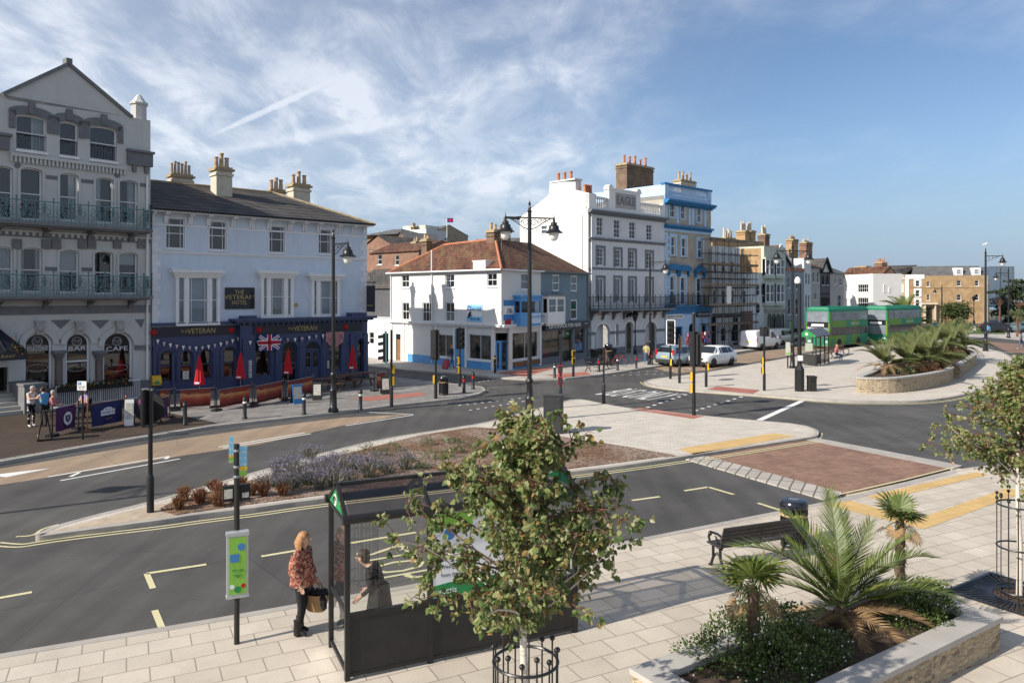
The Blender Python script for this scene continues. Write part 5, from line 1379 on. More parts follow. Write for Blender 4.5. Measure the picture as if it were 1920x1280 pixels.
 q.build('impost_band', M['band_grey'], t)
 q = MB(); q.box(.0,-.06,0,gops[0][0]-.02,0,.8); q.box(gops[0][2]+.02,-.06,0,gops[1][0]-.02,0,.8); q.box(gops[1][2]+.02,-.06,0,gops[2][0]-.02,0,.8); q.box(gops[2][2]+.02,-.06,0,X,0,.8); q.build('plinth', M['band_grey'], t)
 for u0,u1 in ((1117,1145),(1211,1235)):
  x0,z0,x1,z1 = FE.rect(u0,585,u1,594,.1); q = MB(); q.box(x0,-.08,z0,x1,0,z1); sg = q.build('sign_board', M['white_paint'], t)
  text('AMERICANA', .3, M['red_plastic'], sg, ((x0+x1)/2,-.09,(z0+z1)/2), fit=(x1-x0)*.9)
 q = MB(); x0 = FE.x(1180,.2); zz = FE.z(1180,588,.2)
 for k in range(7): q.ball((x0+.3*math.cos(k*.9)*(1+.2*(k%3)),-.15,zz+.26*math.sin(k*1.7)), .13, 5)
 q.build('eagle_emblem', M['rubber'], t)
 L = thing('porch_lantern', 'black street lantern on a short post in front of the EAGLE hotel arches', 'lantern', (*FE.world(FE.x(1191,.8), -.8), ZP))
 q = MB(); q.lathe([(.16,0),(.16,.3),(.07,.4),(.05,2.9),(.09,2.95),(.05,3.0)], (0,0,0), 8); q.build('post', M['black_metal'], L)
 q = MB(); q.lathe([(.12,3.0),(.3,3.55),(.34,3.6),(.12,3.85),(.06,4.1),(.001,4.2)], (0,0,0), 6); q.build('lamp_head', M['black_metal'], L)
 return X
XEG = eagle()
def blue_hotel():
 t0 = XEG; X = FE.x(1333) - t0
 p = ex(t0)
 t = thing('blue_brick_hotel', 'narrow tall buff brick hotel trimmed in pale and bright blue beside the EAGLE hotel', 'hotel', (p[0], p[1], 0), FE.phi)
 Fb = Plane(p, phi=FE.phi)
 zc = Fb.z(1285,379); z1 = Fb.z(1285,425); z2 = Fb.z(1285,574)
 A = [(1256,382,1265,408),(1276,386,1284,411),(1307,391,1314,418)]
 B = [(1258,443,1266,480),(1278,446,1286,482),(1308,450,1317,485)]
 C = [(1256,517,1265,572),(1276,519,1285,572),(1306,521,1315,573)]
 opsA = [Fb.rect(*q) for q in A]; opsB = [Fb.rect(*q) for q in B]; opsC = [Fb.rect(*q) for q in C]
 b = MB(); wall(b, 0, X, z2, zc, opsA+opsB+opsC, rev=.12); shell(b, 0, X, 11, 0, zc+.4); b.build('wall', M['buff_brick'], t)
 zt = Fb.z(1285,352)
 p = MB(); p.box(0,-.04,zc,X,.3,zc+.5); p.box(0,.3,zc,.3,11,zt)
 n = int(X/.22)
 for i in range(n): p.lathe([(.05,0),(.08,.2),(.05,.5),(.06,zt-zc-.5)], (X*(i+.5)/n,.12,zc+.5), 6)
 for x in (.3, X-.3): p.box(x-.3,-.06,zc+.5,x+.3,.34,zt)
 p.build('balustrade', M['pale_blue'], t)
 cp = MB(); cp.box(-.1,-.12,zt,X+.1,.4,zt+.18); cp.build('coping', M['bright_blue'], t)
 cornice(t, -.15, X+.15, zc-.5, ((.15,.15),(.45,.16),(.62,.2)), 'bright_blue', 'cornice')
 cornice(t, -.05, X+.05, z1-.35, ((.12,.2),(.35,.18)), 'bright_blue', 'string_course')
 w = MB(); w.box(0,-.03,Fb.z(1285,436),X,0,z1-.351);
 for u in (1249,1270,1293,1299,1322):
  x = Fb.x(u); w.box(x-.2,-.04,z1+.2,x+.2,0,zc-.55)
 w.build('pale_band', M['pale_blue'], t)
 quoins(t, .02, z2, z1-.5, 'pale_blue', 1, w=.8)
 for r in opsA: window(t, *r, 0, y=.06, bars=(1,1), fw=.07, sur=(.18,'pale_blue',.05), sill='pale_blue')
 for r in opsB: window(t, *r, 0, y=.06, bars=(0,1), fw=.1, sur=(.26,'pale_blue',.06), sill='band_grey', cur='sides')
 for r in opsC:
  o = window(t, *r, 0, y=.06, bars=(0,1), fw=.1, sur=(.24,'pale_blue',.06), cur='sides')
  h = MB(); xa, xb, z = r[0]-.45, r[2]+.45, r[3]+.3;
  h.box(xa-.1,-.4,z+.25,xb+.1,0,z+.4); h.box(xa,-.25,z-.25,xa+.2,0,z+.25); h.box(xb-.2,-.25,z-.25,xb,0,z+.25)
  if r is opsC[2]: h.face([(xa-.15,z+.401),(xb+.15,z+.401),((xa+xb)/2,z+1.0)], -.42, 0)
  else: h.face([(xa-.1,z+.401)]+arc_pts(xa-.1,xb+.1,z+.85,.35,8)+[(xb+.1,z+.401)], -.42, 0)
  h.build('pediment', M['bright_blue'], o)
 for r0, r1 in ((opsC[0],opsC[1]),(opsC[2],opsC[2])):
  s = MB(); s.box(r0[0]-.4,-.7,r0[1]-.14,r1[2]+.4,0,r0[1]-.02); o = s.build('balcony', M['bright_blue'], t); railing(o, r0[0]-.35, r1[2]+.35, .65, r0[1]-.02, 1.0, 'black_metal', kind='bars')
 g = MB(); gz = Fb.z(1285,585)
 gw = [Fb.rect(1262,612,1279,655), Fb.rect(1291,606,1302,650), Fb.rect(1315,606,1324,648)]
 gr = [(*gw[0],0), (gw[1][0],.1,gw[1][2],gw[1][3],(gw[1][2]-gw[1][0])/2), (gw[2][0],.1,gw[2][2],gw[2][3],(gw[2][2]-gw[2][0])/2)]
 wall(g, 0, X, 0, z2, gr, y=-.05, rev=.2); g.poly([(0,-.05,0),(0,0,0),(0,0,z2),(0,-.05,z2)]); g.build('shop_wall', M['pale_blue'], t)
 for r in gr: window(t, *r, y=.08, bars=(0,1) if r[4] else (1,0), fm='bright_blue', fw=.09, name='shop_window')
 cornice(t, -.05, X+.05, z2-.75, ((.15,.5),(.35,.2),(.5,.12)), 'bright_blue', 'shop_cornice')
 x0,z0,x1,zz1 = Fb.rect(1249,589,1282,598,.2); q = MB(); q.box(x0,-.18,z0,x1,-.05,zz1); sg = q.build('sign_board', M['white_paint'], t)
 text('SEAVIEW COTTAGE', .3, M['sign_ink'], sg, ((x0+x1)/2,-.19,(z0+zz1)/2), fit=(x1-x0)*.88)
 x0,z0,x1,zz1 = Fb.rect(1307,584,1331,594,.2); q = MB(); q.box(x0,-.18,z0,x1,-.05,zz1); sg = q.build('sign_board', M['pub_black'], t)
 text('GIFTS & ICES', .3, M['white_paint'], sg, ((x0+x1)/2,-.19,(z0+zz1)/2), fit=(x1-x0)*.85)
 ya = 6
 x0 = Fb.x(1163,-ya); x1 = Fb.x(1217,-ya)
 chimney(t, (x0+x1)/2, ya, zc-3, Fb.z(1190,315,-ya), (x1-x0)*.92, 1.4, 'old_brick', 5, ph=.9, pm='terracotta')
 x0 = Fb.x(1266,-ya); x1 = Fb.x(1301,-ya); chimney(t, (x0+x1)/2, ya, zc, Fb.z(1285,343,-ya), (x1-x0)*.8, 1.0, 'cream_stack', 4, ph=.9)
 return t0 + X
XBL = blue_hotel()
def row():
 zf = lambda u, v: FE.z(u, v)
 def rw(name, label, u0, u1, vt, wm, wins, roof='flat', rm='grey_roof', rh=2.0, depth=9, par=0.0, setb=0.0, bars=(0,1), wsur=None, cat='house', um=None):
  a, c = FE.x(u0, -setb), FE.x(u1, -setb)
  p, q = FE.world(a, setb), FE.world(c, setb)
  return block(name, label, p, q, depth, 0, FE.z((u0+u1)/2, vt, -setb), wm, wins, roof, rm, rh, par, cat, bars=bars, wsur=wsur)
 t, F, L_ = rw('scaffolded_house', 'pale stuccoed house wrapped in grey scaffolding beside the blue trimmed hotel', 1335, 1387, 468, 'render_pale',
  [(1338,490,1344,512),(1353,490,1360,512),(1369,490,1376,512),(1337,545,1343,570),(1353,545,1360,572),(1369,545,1376,572),(1352,615,1362,640),(1372,615,1380,640)], par=.3, depth=8)
 b = MB()
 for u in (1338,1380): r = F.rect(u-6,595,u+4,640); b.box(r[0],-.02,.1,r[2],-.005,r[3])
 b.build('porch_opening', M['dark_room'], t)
 b = MB(); b.box(.1,-.2,3.1,L_-.1,0,3.5); b.build('shop_fascia', M['pub_black'], t)
 t, F, L_ = rw('brick_house', 'tall yellow brown brick house with big chimney stacks behind the scaffolding', 1336, 1432, 449, 'brown_brick', [], depth=7, setb=4.5)
 zt = F.z(1385,449)
 x = F.x(1399,-1); chimney(t, F.x(1393,-1), 1.0, zt-4, F.z(1393,436,-1), 1.1, 1.2, 'brown_brick', 4, ph=1.0, pm='cream_stack'); chimney(t, F.x(1404,-1), 1.0, zt-4, F.z(1404,436,-1), 1.1, 1.2, 'brown_brick', 3, ph=1.0, pm='cream_stack')
 chimney(t, F.x(1364,-3), 3.0, zt-1, zt+.25, 2.2, .9, 'brown_brick', 4, ph=1.0, pm='cream_stack'); chimney(t, F.x(1432,-2), 2.0, zt-2, F.z(1432,442,-2), 1.2, 1.0, 'old_brick', 3, ph=1.0, pm='cream_stack')
 t, F, L_ = rw('terracotta_house', 'narrow red brick fronted house with white upper storey behind the right of the scaffolding', 1388, 1411, 510, 'render_pale', [(1392,545,1399,570),(1392,520,1399,535)], depth=6)
 b = MB(); b.box(.05,-.04,.1,L_-.05,0,F.z(1400,583)); b.build('brick_front', M['red_brick'], t)
 t, F, L_ = rw('white_bay_house', 'small white two storey house with narrow windows between scaffold and cream bay house', 1412, 1432, 511, 'eagle_pale', [(1417.5,533,1425,553.5),(1418,569,1426,588),(1427.5,534,1431,553),(1414,620,1420,640)], depth=8)
 t, F, L_ = rw('cream_bay_house', 'cream green three storey house with stacked sash bays and an arched shopfront', 1432.5, 1473, 466, 'cream_green', [(1450,594,1456,618),(1436,486,1444,514),(1445,488,1450,514)], depth=9, par=.2)
 for v0,v1 in ((486,516),(532,567)):
  for ua,ub in ((1436,1452),(1456,1472)):
   x0,z0,x1,z1 = F.rect(ua,v0,ub,v1,.4)
   f = MB(); y = -.4; f.box(x0-.1,y-.05,z0-.35,x1+.1,0,z0); o = f.build('bay_window', M['cream_green'], t); f = MB(); f.box(x0-.1,y-.05,z1,x1+.1,0,z1+.2); f.build('bay_head', M['cream_green'], o)
   xm = (x0+x1)/2
   window(o, x0,z0,xm-.03,z1,0,y=y+.02,bars=(0,1),fw=.1); window(o, xm+.03,z0,x1,z1,0,y=y+.02,bars=(0,1),fw=.1)
 for u in (1442,1450,1458,1466):
  r = F.rect(u-3,588,u+3,632); ww = (r[2]-r[0])/2; window(t, r[0],.4,r[2],r[3],ww,y=-.08,bars=(0,1),fm='dark_render',name='shop_window',fw=.08)
 b = MB(); b.box(-.04,.4,0,-.005,8.9,F.z(1452,466)-.02); b.build('flank_wall', M['brown_brick'], t)
 cornice(t, 0, L_, F.z(1452,585), ((.2,.25),(.35,.15)), 'stone_grey', 'shop_cornice')
 b = MB(); r = F.rect(1466,605,1476,618,1.0);
 t2 = thing('projecting_sign', 'square pale green projecting sign hung over the pavement before the cream bay house', 'sign', (*F.world(L_-.4, -.9), F.z(1471,611,.9)), F.phi)
 plain('sign_green', (.2,.55,.2), .5, .15, 6)
 b = MB(); b.box(-.5,-.04,-.5,.5,.04,.5); b.build('board', M['sign_green'], t2); b = MB(); b.bar((.45,.0,.55),(.45,.9,.55),.04); b.bar((-.4,0,.5),(.45,0,.56),.03); b.build('bracket', M['black_metal'], t2)
 t, F, L_ = rw('grey_gable_house', 'slate grey house with white edged steep gable next to the cream bay house', 1474, 1507, 508, 'cool_grey', [(1477,519,1481,540),(1493,522,1497,542),(1478,560,1483,590),(1492,560,1497,590)], 'flat', depth=9)
 zt = F.z(1490,508); rz = F.z(1477,463,-1.5)
 g = MB(); g.face([(-1.6,zt),(L_+.5,zt),(1.0,rz)], 1.5, 2.0); g.build('gable_wall', M['cool_grey'], t)
 roof_poly(t, [[(-1.8,1.2,zt-.1),(1.0,1.2,rz+.1),(1.0,9,rz+.1),(-1.8,9,zt-.1)],[(L_+.8,1.2,zt-.1),(1.0,1.2,rz+.1),(1.0,9,rz+.1),(L_+.8,9,zt-.1)]], 'tile_roof')
 g = MB(); g.bar((-1.8,1.15,zt-.05),(1.0,1.15,rz+.12),.12,.3); g.bar((L_+.8,1.15,zt-.05),(1.0,1.15,rz+.12),.12,.3); g.build('bargeboard', M['white_trim'], t)
 g = MB(); g.box(0,-.1,zt,L_,.2,zt+.35); g.build('tile_course', M['terracotta'], t)
 chimney(t, F.x(1485,-5.5), 5.5, rz-1.5, F.z(1486,452,-5.5), 1.5, 1.0, 'brown_brick', 3, ph=.5); chimney(t, F.x(1511,-6.5), 6.5, rz-3, F.z(1511,457,-6.5), 1.9, 1.0, 'red_brick', 4, ph=.4, pm='cream_stack')
 t, F, L_ = rw('pale_bay_house', 'narrow pale house with white parapet and tall bay windows next to the grey gable', 1507.5, 1521, 498, 'eagle_pale', [(1510,512,1514,533),(1515.5,513,1519,534),(1510,553,1514,577),(1515.5,553,1519,577)], par=.9, depth=8)
 t, F, L_ = rw('stone_bay_house', 'narrow weathered stone house between pale bay house and half timbered house', 1521.5, 1538, 502, 'stone_grey', [(1527,549,1531,562),(1524,510,1528,530),(1532,510,1536,530)], 'gable', 'tile_roof', 1.6, depth=8)
 t, F, L_ = rw('half_timbered_house', 'half timbered house with black beams and pointed dark gables', 1538.5, 1555, 510, 'render_pale', [(1541,518,1545,534),(1549,518,1553,534),(1541,557,1552,576)], 'end', 'slate_roof', 1.7, depth=8)
 g = MB(); zt = F.z(1547,510)
 for i in range(9): x = L_*i/8; g.box(x-.07,-.05,3,x+.07,0,zt)
 for z in (3.1,4.4,5.0,5.6,zt-.1): g.box(0,-.055,z-.08,L_,0,z+.08)
 for i in range(8): g.bar((L_*i/8,-.03,4.4),(L_*(i+1)/8,-.03,5.0),.05,.1)
 for s_ in (-.28, L_+.28): g.bar((s_,-.3,zt-.1),(L_/2,-.3,zt+1.8),.1,.3)
 g.build('timber_frame', M['rubber'], t)
 t, F, L_ = rw('grey_end_house', 'grey rendered end house with hipped roof behind the front bus', 1555.5, 1582, 512, 'stone_grey', [(1565,522,1568,532),(1574,522,1578,535),(1571,553,1578,576)], 'hip', 'grey_roof', 1.8, depth=8)
 return
row()
plain('scaffold_tube', (.12,.115,.11), .5, .3, 6, metal=.4); plain('scaffold_plank', (.2,.15,.105), .9, .35, 5)
def scaffold():
 b = MB(); k = MB()
 x0, x1 = FE.x(1331, 1.4), FE.x(1416, 1.4)
 p = FE.world(0, 0)
 t = thing('scaffolding', 'grey tube scaffolding with four plank decks in front of the pale stuccoed house', 'scaffolding', (FE.p0.x, FE.p0.y, ZP), FE.phi)
 zt = FE.z(1375, 452, 1.4)
 n = 8
 for i in range(n):
  x = x0+(x1-x0)*i/(n-1)
  for y in (-.5,-1.5): b.path([(x,y,0),(x,y,zt-(.8 if i % 2 else 0)-(0 if i < 6 else 1.2))], .035, 5)
 for v in (452,478,497,512,524,540,555,575,592,606,622):
  z = FE.z(1375, v, 1.4)
  b.path([(x0-.3,-1.5,z),(x1+.3,-1.5,z)], .03, 5); b.path([(x0-.3,-.5,z-.1),(x1+.3,-.5,z-.1)], .03, 5)
  for i in range(0, n, 1): x = x0+(x1-x0)*i/(n-1)+.08; b.path([(x,-1.75,z-.05),(x,-.3,z-.05)], .028, 5)
 for i in range(n-1):
  xa, xb = x0+(x1-x0)*i/(n-1), x0+(x1-x0)*(i+1)/(n-1)
  for j, (va, vb) in enumerate(((497,535),(540,578),(582,625))):
   if (i+j) % 2: b.path([(xa,-1.52,FE.z(1375,vb,1.4)),(xb,-1.52,FE.z(1375,va,1.4))], .028, 5)
 b.build('tubes', M['scaffold_tube'], t)
 for v in (500,538,574,610):
  z = FE.z(1375, v, 1.4)
  d = MB()
  for y in (-.6,-.85,-1.1,-1.35): d.box(x0-.4,y-.11,z,x1+.4,y+.11,z+.05)
  d.box(x0-.4,-1.56,z,x1+.4,-1.52,z+.22); d.build('plank_deck', M['scaffold_plank'], t)
 d = MB(); xx = FE.x(1367,1.6); z = FE.z(1367,555,1.6); d.box(xx-.45,-1.6,z-.9,xx+.45,-1.57,z+.9); d.build('notice_board', M['white_paint'], t)
scaffold()
# ---------------------------------------------------------------- 5 end of the street
t, F, L_ = block('white_corner_house', 'bright white flat roofed house with broad mullioned windows beyond the buses', UD(1578,112), UD(1637,104), 4.2, 0, HZ(521,108), 'render_white',
 [(1585,533,1589,547),(1608,533,1628,548),(1585,560,1589,575),(1608,558,1628,577)], par=.5, bars=(4,1))
Fr = Plane(F.world(L_), phi=F.phi + R(90))
for (a,b_,c,d) in [(1656,533,1660,548),(1666,539,1669,548)]:
 r = Fr.rect(a,b_,c,d); o = window(t, *r, 0, y=-.04, bars=(0,1), fw=.08); o.location = (L_,0,0); o.rotation_euler = (0,0,R(90))
t, F, L_ = block('brick_house', 'red brick house with tiled roof and big stack rising behind the white corner house', UD(1578,126), UD(1652,118), 3.2, 0, HZ(519,122), 'red_brick', [], 'gable', 'tile_roof', 1.6)
chimney(t, 5.3, 3, HZ(519,122), HZ(494,122), 1.6, 1.0, 'red_brick', 4, ph=.5, pm='terracotta'); chimney(t, 1.5, 3, HZ(519,122), HZ(500,122), 2.4, 1.0, 'red_brick', 0, ph=.5)
t, F, L_ = block('pale_brick_wing', 'buff brick building with round headed windows at the left end of the brown brick block', UD(1640,150), UD(1697,146), 12, 0, HZ(515,148), 'yellow_brick', [], 'hip', 'slate_roof', 2.0, overhang=.1)
r = F.rect(1683,532,1692,549); o = window(t, *r, (r[2]-r[0])/2, y=-.05, bars=(1,1), fw=.12, sur=(.3,'cream_stack',.08))
r = F.rect(1683,562,1692,580); o = window(t, *r, (r[2]-r[0])/2, y=-.05, bars=(1,1), fw=.12, sur=(.3,'cream_stack',.08))
cornice(t, 0, L_, HZ(524,148), ((.15,.4),(.25,.3),(.4,.2)), 'cream_stack', 'parapet')
t, F, L_ = block('brown_brick_block', 'long brown brick apartment block with grey mansard roof and white dormers', UD(1697,146), UD(1851,143), 12, 0, HZ(517,145), 'brown_brick',
 [(1717,526,1724,537,dict(sur=(.35,'white_trim',.06))),(1717,544,1724,556,dict(sur=(.35,'white_trim',.06))),(1717,562,1724,575,dict(sur=(.35,'white_trim',.06))),(1718,585,1724,597),(1738,528,1743,537),(1738,552,1743,563),
  (1794,526,1802,536),(1794,552,1802,563),(1828,526,1835,536),(1828,552,1835,563)])
p = MB(); zt = HZ(517,145); p.box(0,-.12,zt-.6,F.x(1733),.3,zt+.25); p.box(0,-.1,0,F.x(1704),0,zt-.6); p.build('white_parapet', M['white_paint'], t)
x0 = F.x(1712); roof_poly(t, [[(x0,.1,zt),(L_,.1,zt),(L_-.9,1.6,zt+1.9),(x0+1,1.6,zt+1.9)],[(x0+1,1.6,zt+1.9),(L_-.9,1.6,zt+1.9),(L_-.9,9,zt+1.95),(x0+1,9,zt+1.95)],[(L_,.1,zt),(L_,10,zt),(L_-.9,9,zt+1.95),(L_-.9,1.6,zt+1.9)],[(x0,.1,zt),(x0,10,zt),(x0+1,9,zt+1.95),(x0+1,1.6,zt+1.9)]], 'grey_roof')
for u in (1797.5, 1831):
 x = F.x(u); d = MB(); d.box(x-.75,.05,zt+.05,x+.75,2,zt+1.5); o = d.build('dormer', M['white_paint'], t); window(o, x-.45,zt+.25,x+.45,zt+1.2,0,y=-.02,bars=(0,1),fw=.1)
d = MB(); x = F.x(1742); d.box(x-1.0,-.8,0,x-.8,0,3.6); d.box(x+.8,-.8,0,x+1.0,0,3.6); d.box(x-1.3,-1.0,3.6,x+1.3,0,3.9); o = d.build('porch', M['cream_stack'], t); d = MB(); d.box(x-.5,-.03,0,x+.5,0,3.0); d.build('door', M['dark_room'], o)
for z in (zt-2.3, zt-5.2):
 d = MB(); d.box(F.x(1704)+.01,-.06,z,L_,0,z+.18); d.build('string_course', M['brown_brick'], t)
d = MB(); d.box(L_-.7,-.12,0,L_+.12,0,zt); d.build('corner_pier', M['yellow_brick'], t)
t = thing('glass_pavilion', 'slim steel and blue glass pavilion at the sea front right of the brown brick block', 'pavilion', (*UD(1853,150), 0))
g = MB(); g.box(0,0,3.2,5,4,11.0); g.build('glazing', M['window_glass'], t)
g = MB()
for i in range(4): g.bar((i*1.66,-.05,0),(i*1.66,-.05,11),.12); g.bar((0,-.05,3.2+i*2.6),(5,-.05,3.2+i*2.6),.12)
for y in (0,4): g.bar((0,y,0),(0,y,11),.2); g.bar((5,y,0),(5,y,11),.2)
g.box(0,0,3.0,8,4,3.2); g.build('frame', M['grey_metal'], t)
# ---------------------------------------------------------------- street lamps
plain('lamp_lens', (.75,.76,.72), .25, .05, 5, spec=.6)
def D(v, z=ZP): return FPX*(CH-z)/(v-V0)
def lamp(u, v, vtop, arms, label, wide=1.0, z0=ZP, group='iron street lamps along the esplanade'):
 """arms: list of (du px of lantern, direction sign toward/away) -> world arm vectors"""
 p = G(u, v, z0); d = p.y; H = HZ(vtop, d) - z0
 t = thing('street_lamp', label, 'street lamp', (p.x,p.y,z0), 0, group)
 b = MB(); b.lathe([(.24*wide,0),(.24*wide,.12),(.17*wide,.2),(.15*wide,.95),(.17*wide,1.0),(.13*wide,1.1),(.115*wide,1.6),(.15*wide,1.66),(.15*wide,1.74),(.1*wide,1.82)], (0,0,0), 14); b.build('base', M['black_metal'], t, smooth=True)
 b = MB(); b.path([(0,0,1.7),(0,0,H)], [.095*wide,.075*wide], 10); b.lathe([(.08,0),(.11,.05),(.06,.1),(.07,.2),(.03,.28),(.06,.36),(.015,.5),(.001,.56)], (0,0,H-.05), 8); b.build('pole', M['black_metal'], t, smooth=True)
 for ax, ay in arms:
  A = Vector((ax,ay,0)); L_ = A.length; dr = A/L_; za = H-.28
  b = MB(); b.path([(0,0,za),A+Vector((0,0,za))], .032, 6); b.ball(A+Vector((0,0,za)), .05, 5); b.path([A+Vector((0,0,za)),A+Vector((0,0,za+.22))], [.03,.006], 5)
  b.path([(0,0,za-.5),dr*L_*.25+Vector((0,0,za-.42)),dr*L_*.55+Vector((0,0,za-.2)),dr*L_*.85+Vector((0,0,za-.03))], .02, 5)
  for c, r in ((.18,.16),(.42,.11),(.62,.07)):
   cc = dr*L_*c+Vector((0,0,za-.03-r*1.05)); b.path([cc+dr*r*math.cos(q*.7)*(1-q*.05)+Vector((0,0,r*math.sin(q*.7)*(1-q*.05))) for q in range(11)], .014, 4, caps=False)
  b.build('arm', M['black_metal'], t, smooth=True)
  o = MB(); c = (A.x,A.y,za-.62)
  o.lathe([(.001,.6),(.05,.58),(.06,.46),(.13,.44),(.14,.34),(.21,.3),(.22,.16),(.27,.1),(.39,.02),(.38,.0),(.25,.03),(.001,.03)], c, 16); hd = o.build('lamp_head', M['black_metal'], t, smooth=True)
  o = MB(); o.lathe([(.21,.02),(.215,-.08),(.17,-.24),(.09,-.33),(.001,-.35)], c, 14); o.build('lens', M['lamp_lens'], hd, smooth=True)
 return t
def armv(du, d, lean=0.0): return (du*d/FPX, lean)
lamp(625,772,446,[(.82,-.7)],'tall iron street lamp with one lantern standing before the pale blue hotel')
lamp(993,790,396,[(-1.02,-.3),(1.05,.3)],'tall twin lantern iron street lamp rising behind the birch in the middle of the island',1.05)
lamp(1219,683,484,[(1.05,-.7)],'single lantern iron street lamp standing before the EAGLE hotel')
lamp(1486,690,463,[(-1.25,-.3),(1.3,.3)],'twin lantern iron street lamp beside the far bus shelter',1.0)
lamp(1848,658,474,[(1.75,.2)],'single lantern iron street lamp with a gull on top by the far planters',1.1)
lamp(1891,633,507,[(-1.45,.2)],'single lantern iron street lamp at the far junction right of the gull topped lamp')
lamp(1703,603,530,[(1.3,.0)],'distant single lantern lamp before the white pier of the brown brick block',1.3,0)
lamp(1754,604,520,[(-1.6,.0),(1.6,0)],'distant twin lantern lamp before the middle of the brown brick block',1.3,0)
lamp(1766,612,538,[(-1.2,0)],'distant lamp with lantern hung left before the middle of the brown brick block',1.2,0)
lamp(1598,622,508,[(-1.3,.0)],'distant lamp rising above the front bus before the white corner house',1.1,0)
lamp(1565,618,522,[(.9,.0)],'distant lamp rising above the front bus before the grey end house',1.0,0)
lamp(-1346,1114.4,187,[(-.2,1.3)],'single lantern iron street lamp whose long shadow crosses the road on the left')
def post_lantern(u, v, vt, label):
 p = G(u,v,0); H = HZ(vt,p.y)
 t = thing('lantern_post', label, 'street lamp', (p.x,p.y,0))
 b = MB(); b.lathe([(.22,0),(.2,.6),(.09,.8),(.07,H-.9),(.12,H-.85)], (0,0,0), 8); b.build('post', M['black_metal'], t)
 b = MB(); b.lathe([(.1,H-.9),(.34,H-.25),(.42,H-.2),(.15,H+.1),(.04,H+.35)], (0,0,0), 6); b.build('lamp_head', M['black_metal'], t)
post_lantern(1783,602,530,'distant post top lantern standing before the blank brown brick wall')
post_lantern(1826,608,556,'distant post top lantern right of the round dark bush')
b = MB(); p = G(1848,658,ZP); zt = HZ(466,p.y)+.32
b.ball((0,0,.14),.11,6,0,.8); b.ball((.12,0,.26),.065,5); b.path([(-.05,0,.16),(-.3,0,.1)],[.09,.02],5); b.path([(.16,0,.26),(.25,0,.25)],[.02,.005],4); b.bar((.02,0,0),(.02,0,.08),.015)
tag(b.build('gull', [M['white_paint']], None, (p.x,p.y,zt-.05), smooth=True), 'white gull perched on top of the single lantern lamp', 'bird')
# ---------------------------------------------------------------- traffic signals and posts
plain('signal_lens', (.02,.02,.02), .3, .1, 4)
plain('brown_plate', (.10,.065,.05), .5, .1, 4)
plain('teal_edge', (.16,.42,.38), .5, .1, 4)
def post_base(t, H, r=.057, sleeve=.9, rs=.085):
 b = MB(); b.path([(0,0,0),(0,0,H)], r, 10); b.ball((0,0,H), r*1.05, 5); o = b.build('post', M['black_metal'], t, smooth=True)
 b = MB(); b.lathe([(rs,0),(rs,sleeve),(r+.004,sleeve+.08)], (0,0,0), 10); b.build('sleeve', M['black_metal'], t, smooth=True)
def sig_head(t, zc, ang, off=(0,0), n=4, border='white_paint', h=.34):
 """signal head facing compass angle ang (radians from +x), n aspects stacked downward from zc"""
 Mx = Matrix.Translation((off[0],off[1],zc)) @ Matrix.Rotation(ang, 4, 'Z')
 b = MB(); b.box(-.12,-.15,-n*h,.12,.15,0); b.xf(Mx); o = b.build('signal_head', M['black_metal'], t)
 b = MB(); b.box(-.02,-.27,-n*h-.1,.02,.27,.1); b.xf(Mx); b.build('backing_board', M['black_metal'], o)
 if border:
  b = MB(); e = .04
  for y0,y1,z0,z1 in ((-.29,-.24,-n*h-.12,.12),(.24,.29,-n*h-.12,.12),(-.29,.29,-n*h-.12,-n*h-.08),(-.29,.29,.08,.12)): b.box(-.028,y0,z0,.029,y1,z1)
  b.xf(Mx); b.build('board_border', M[border], o)
 for k in range(n):
  b = MB(); zz = -h*(k+.5)
  pts = [( .12, .12*math.cos(a), zz+.12*math.sin(a)) for a in [math.pi*i/8-.3 for i in range(10)]]
  for i in range(9):
   a, c = pts[i], pts[i+1]; b.poly([a, c, (.36,c[1]*.95,c[2]-.04), (.36,a[1]*.95,a[2]-.04)]); b.poly([c, a, (.36,a[1]*.95,a[2]-.04), (.36,c[1]*.95,c[2]-.04)])
  b.xf(Mx); b.build('visor', M['black_metal'], o)
  b = MB(); b.path([(.121,0,zz),(.13,0,zz)], .1, 10); b.xf(Mx); b.build('lamp', M['signal_lens'], o)
def push_unit(t, z, ang, col='yellow_plastic', off=.0):
 Mx = Matrix.Translation((0,0,z)) @ Matrix.Rotation(ang, 4, 'Z')
 b = MB(); b.box(.05,-.11,-.2,.14,.11,.2); b.xf(Mx); o = b.build('push_button_unit', M[col], t)
 b = MB(); b.box(.141,-.09,-.17,.16,.09,.17); b.xf(Mx); b.build('face_plate', M['rubber'], o)
def signal(u, v, vtop, label, heads=(), units=(), r=.057, sleeve=.9, cat='traffic light', name='traffic_signal'):
 p = G(u,v,ZP); H = HZ(vtop,p.y)-ZP
 t = thing(name, label, cat, (p.x,p.y,ZP))
 post_base(t, H, r, sleeve)
 for vz, ang, off, n, bd in heads: sig_head(t, HZ(vz,p.y)-ZP, ang, off, n, bd)
 for vz, ang, col in units: push_unit(t, HZ(vz,p.y)-ZP, ang, col)
 return t
signal(734,762,620,'traffic light seen side on with four visors at the kerb beside the pale blue hotel', [(625,R(195),(-.28,.0),4,'teal_edge')], [(692,R(20),'yellow_plastic'),(714,R(20),'yellow_plastic')])
signal(817,747,619,'traffic light standing beside the black litter bin on the hotel corner', [(622,R(60),(-.05,.12),4,None)], [(711,R(180),'yellow_plastic')])
signal(862,724,614,'traffic light with yellow push units before the shop window of the corner fish shop', [(618,R(-60),(.05,-.12),3,None)], [(676,R(200),'yellow_plastic'),(693,R(200),'yellow_plastic')])
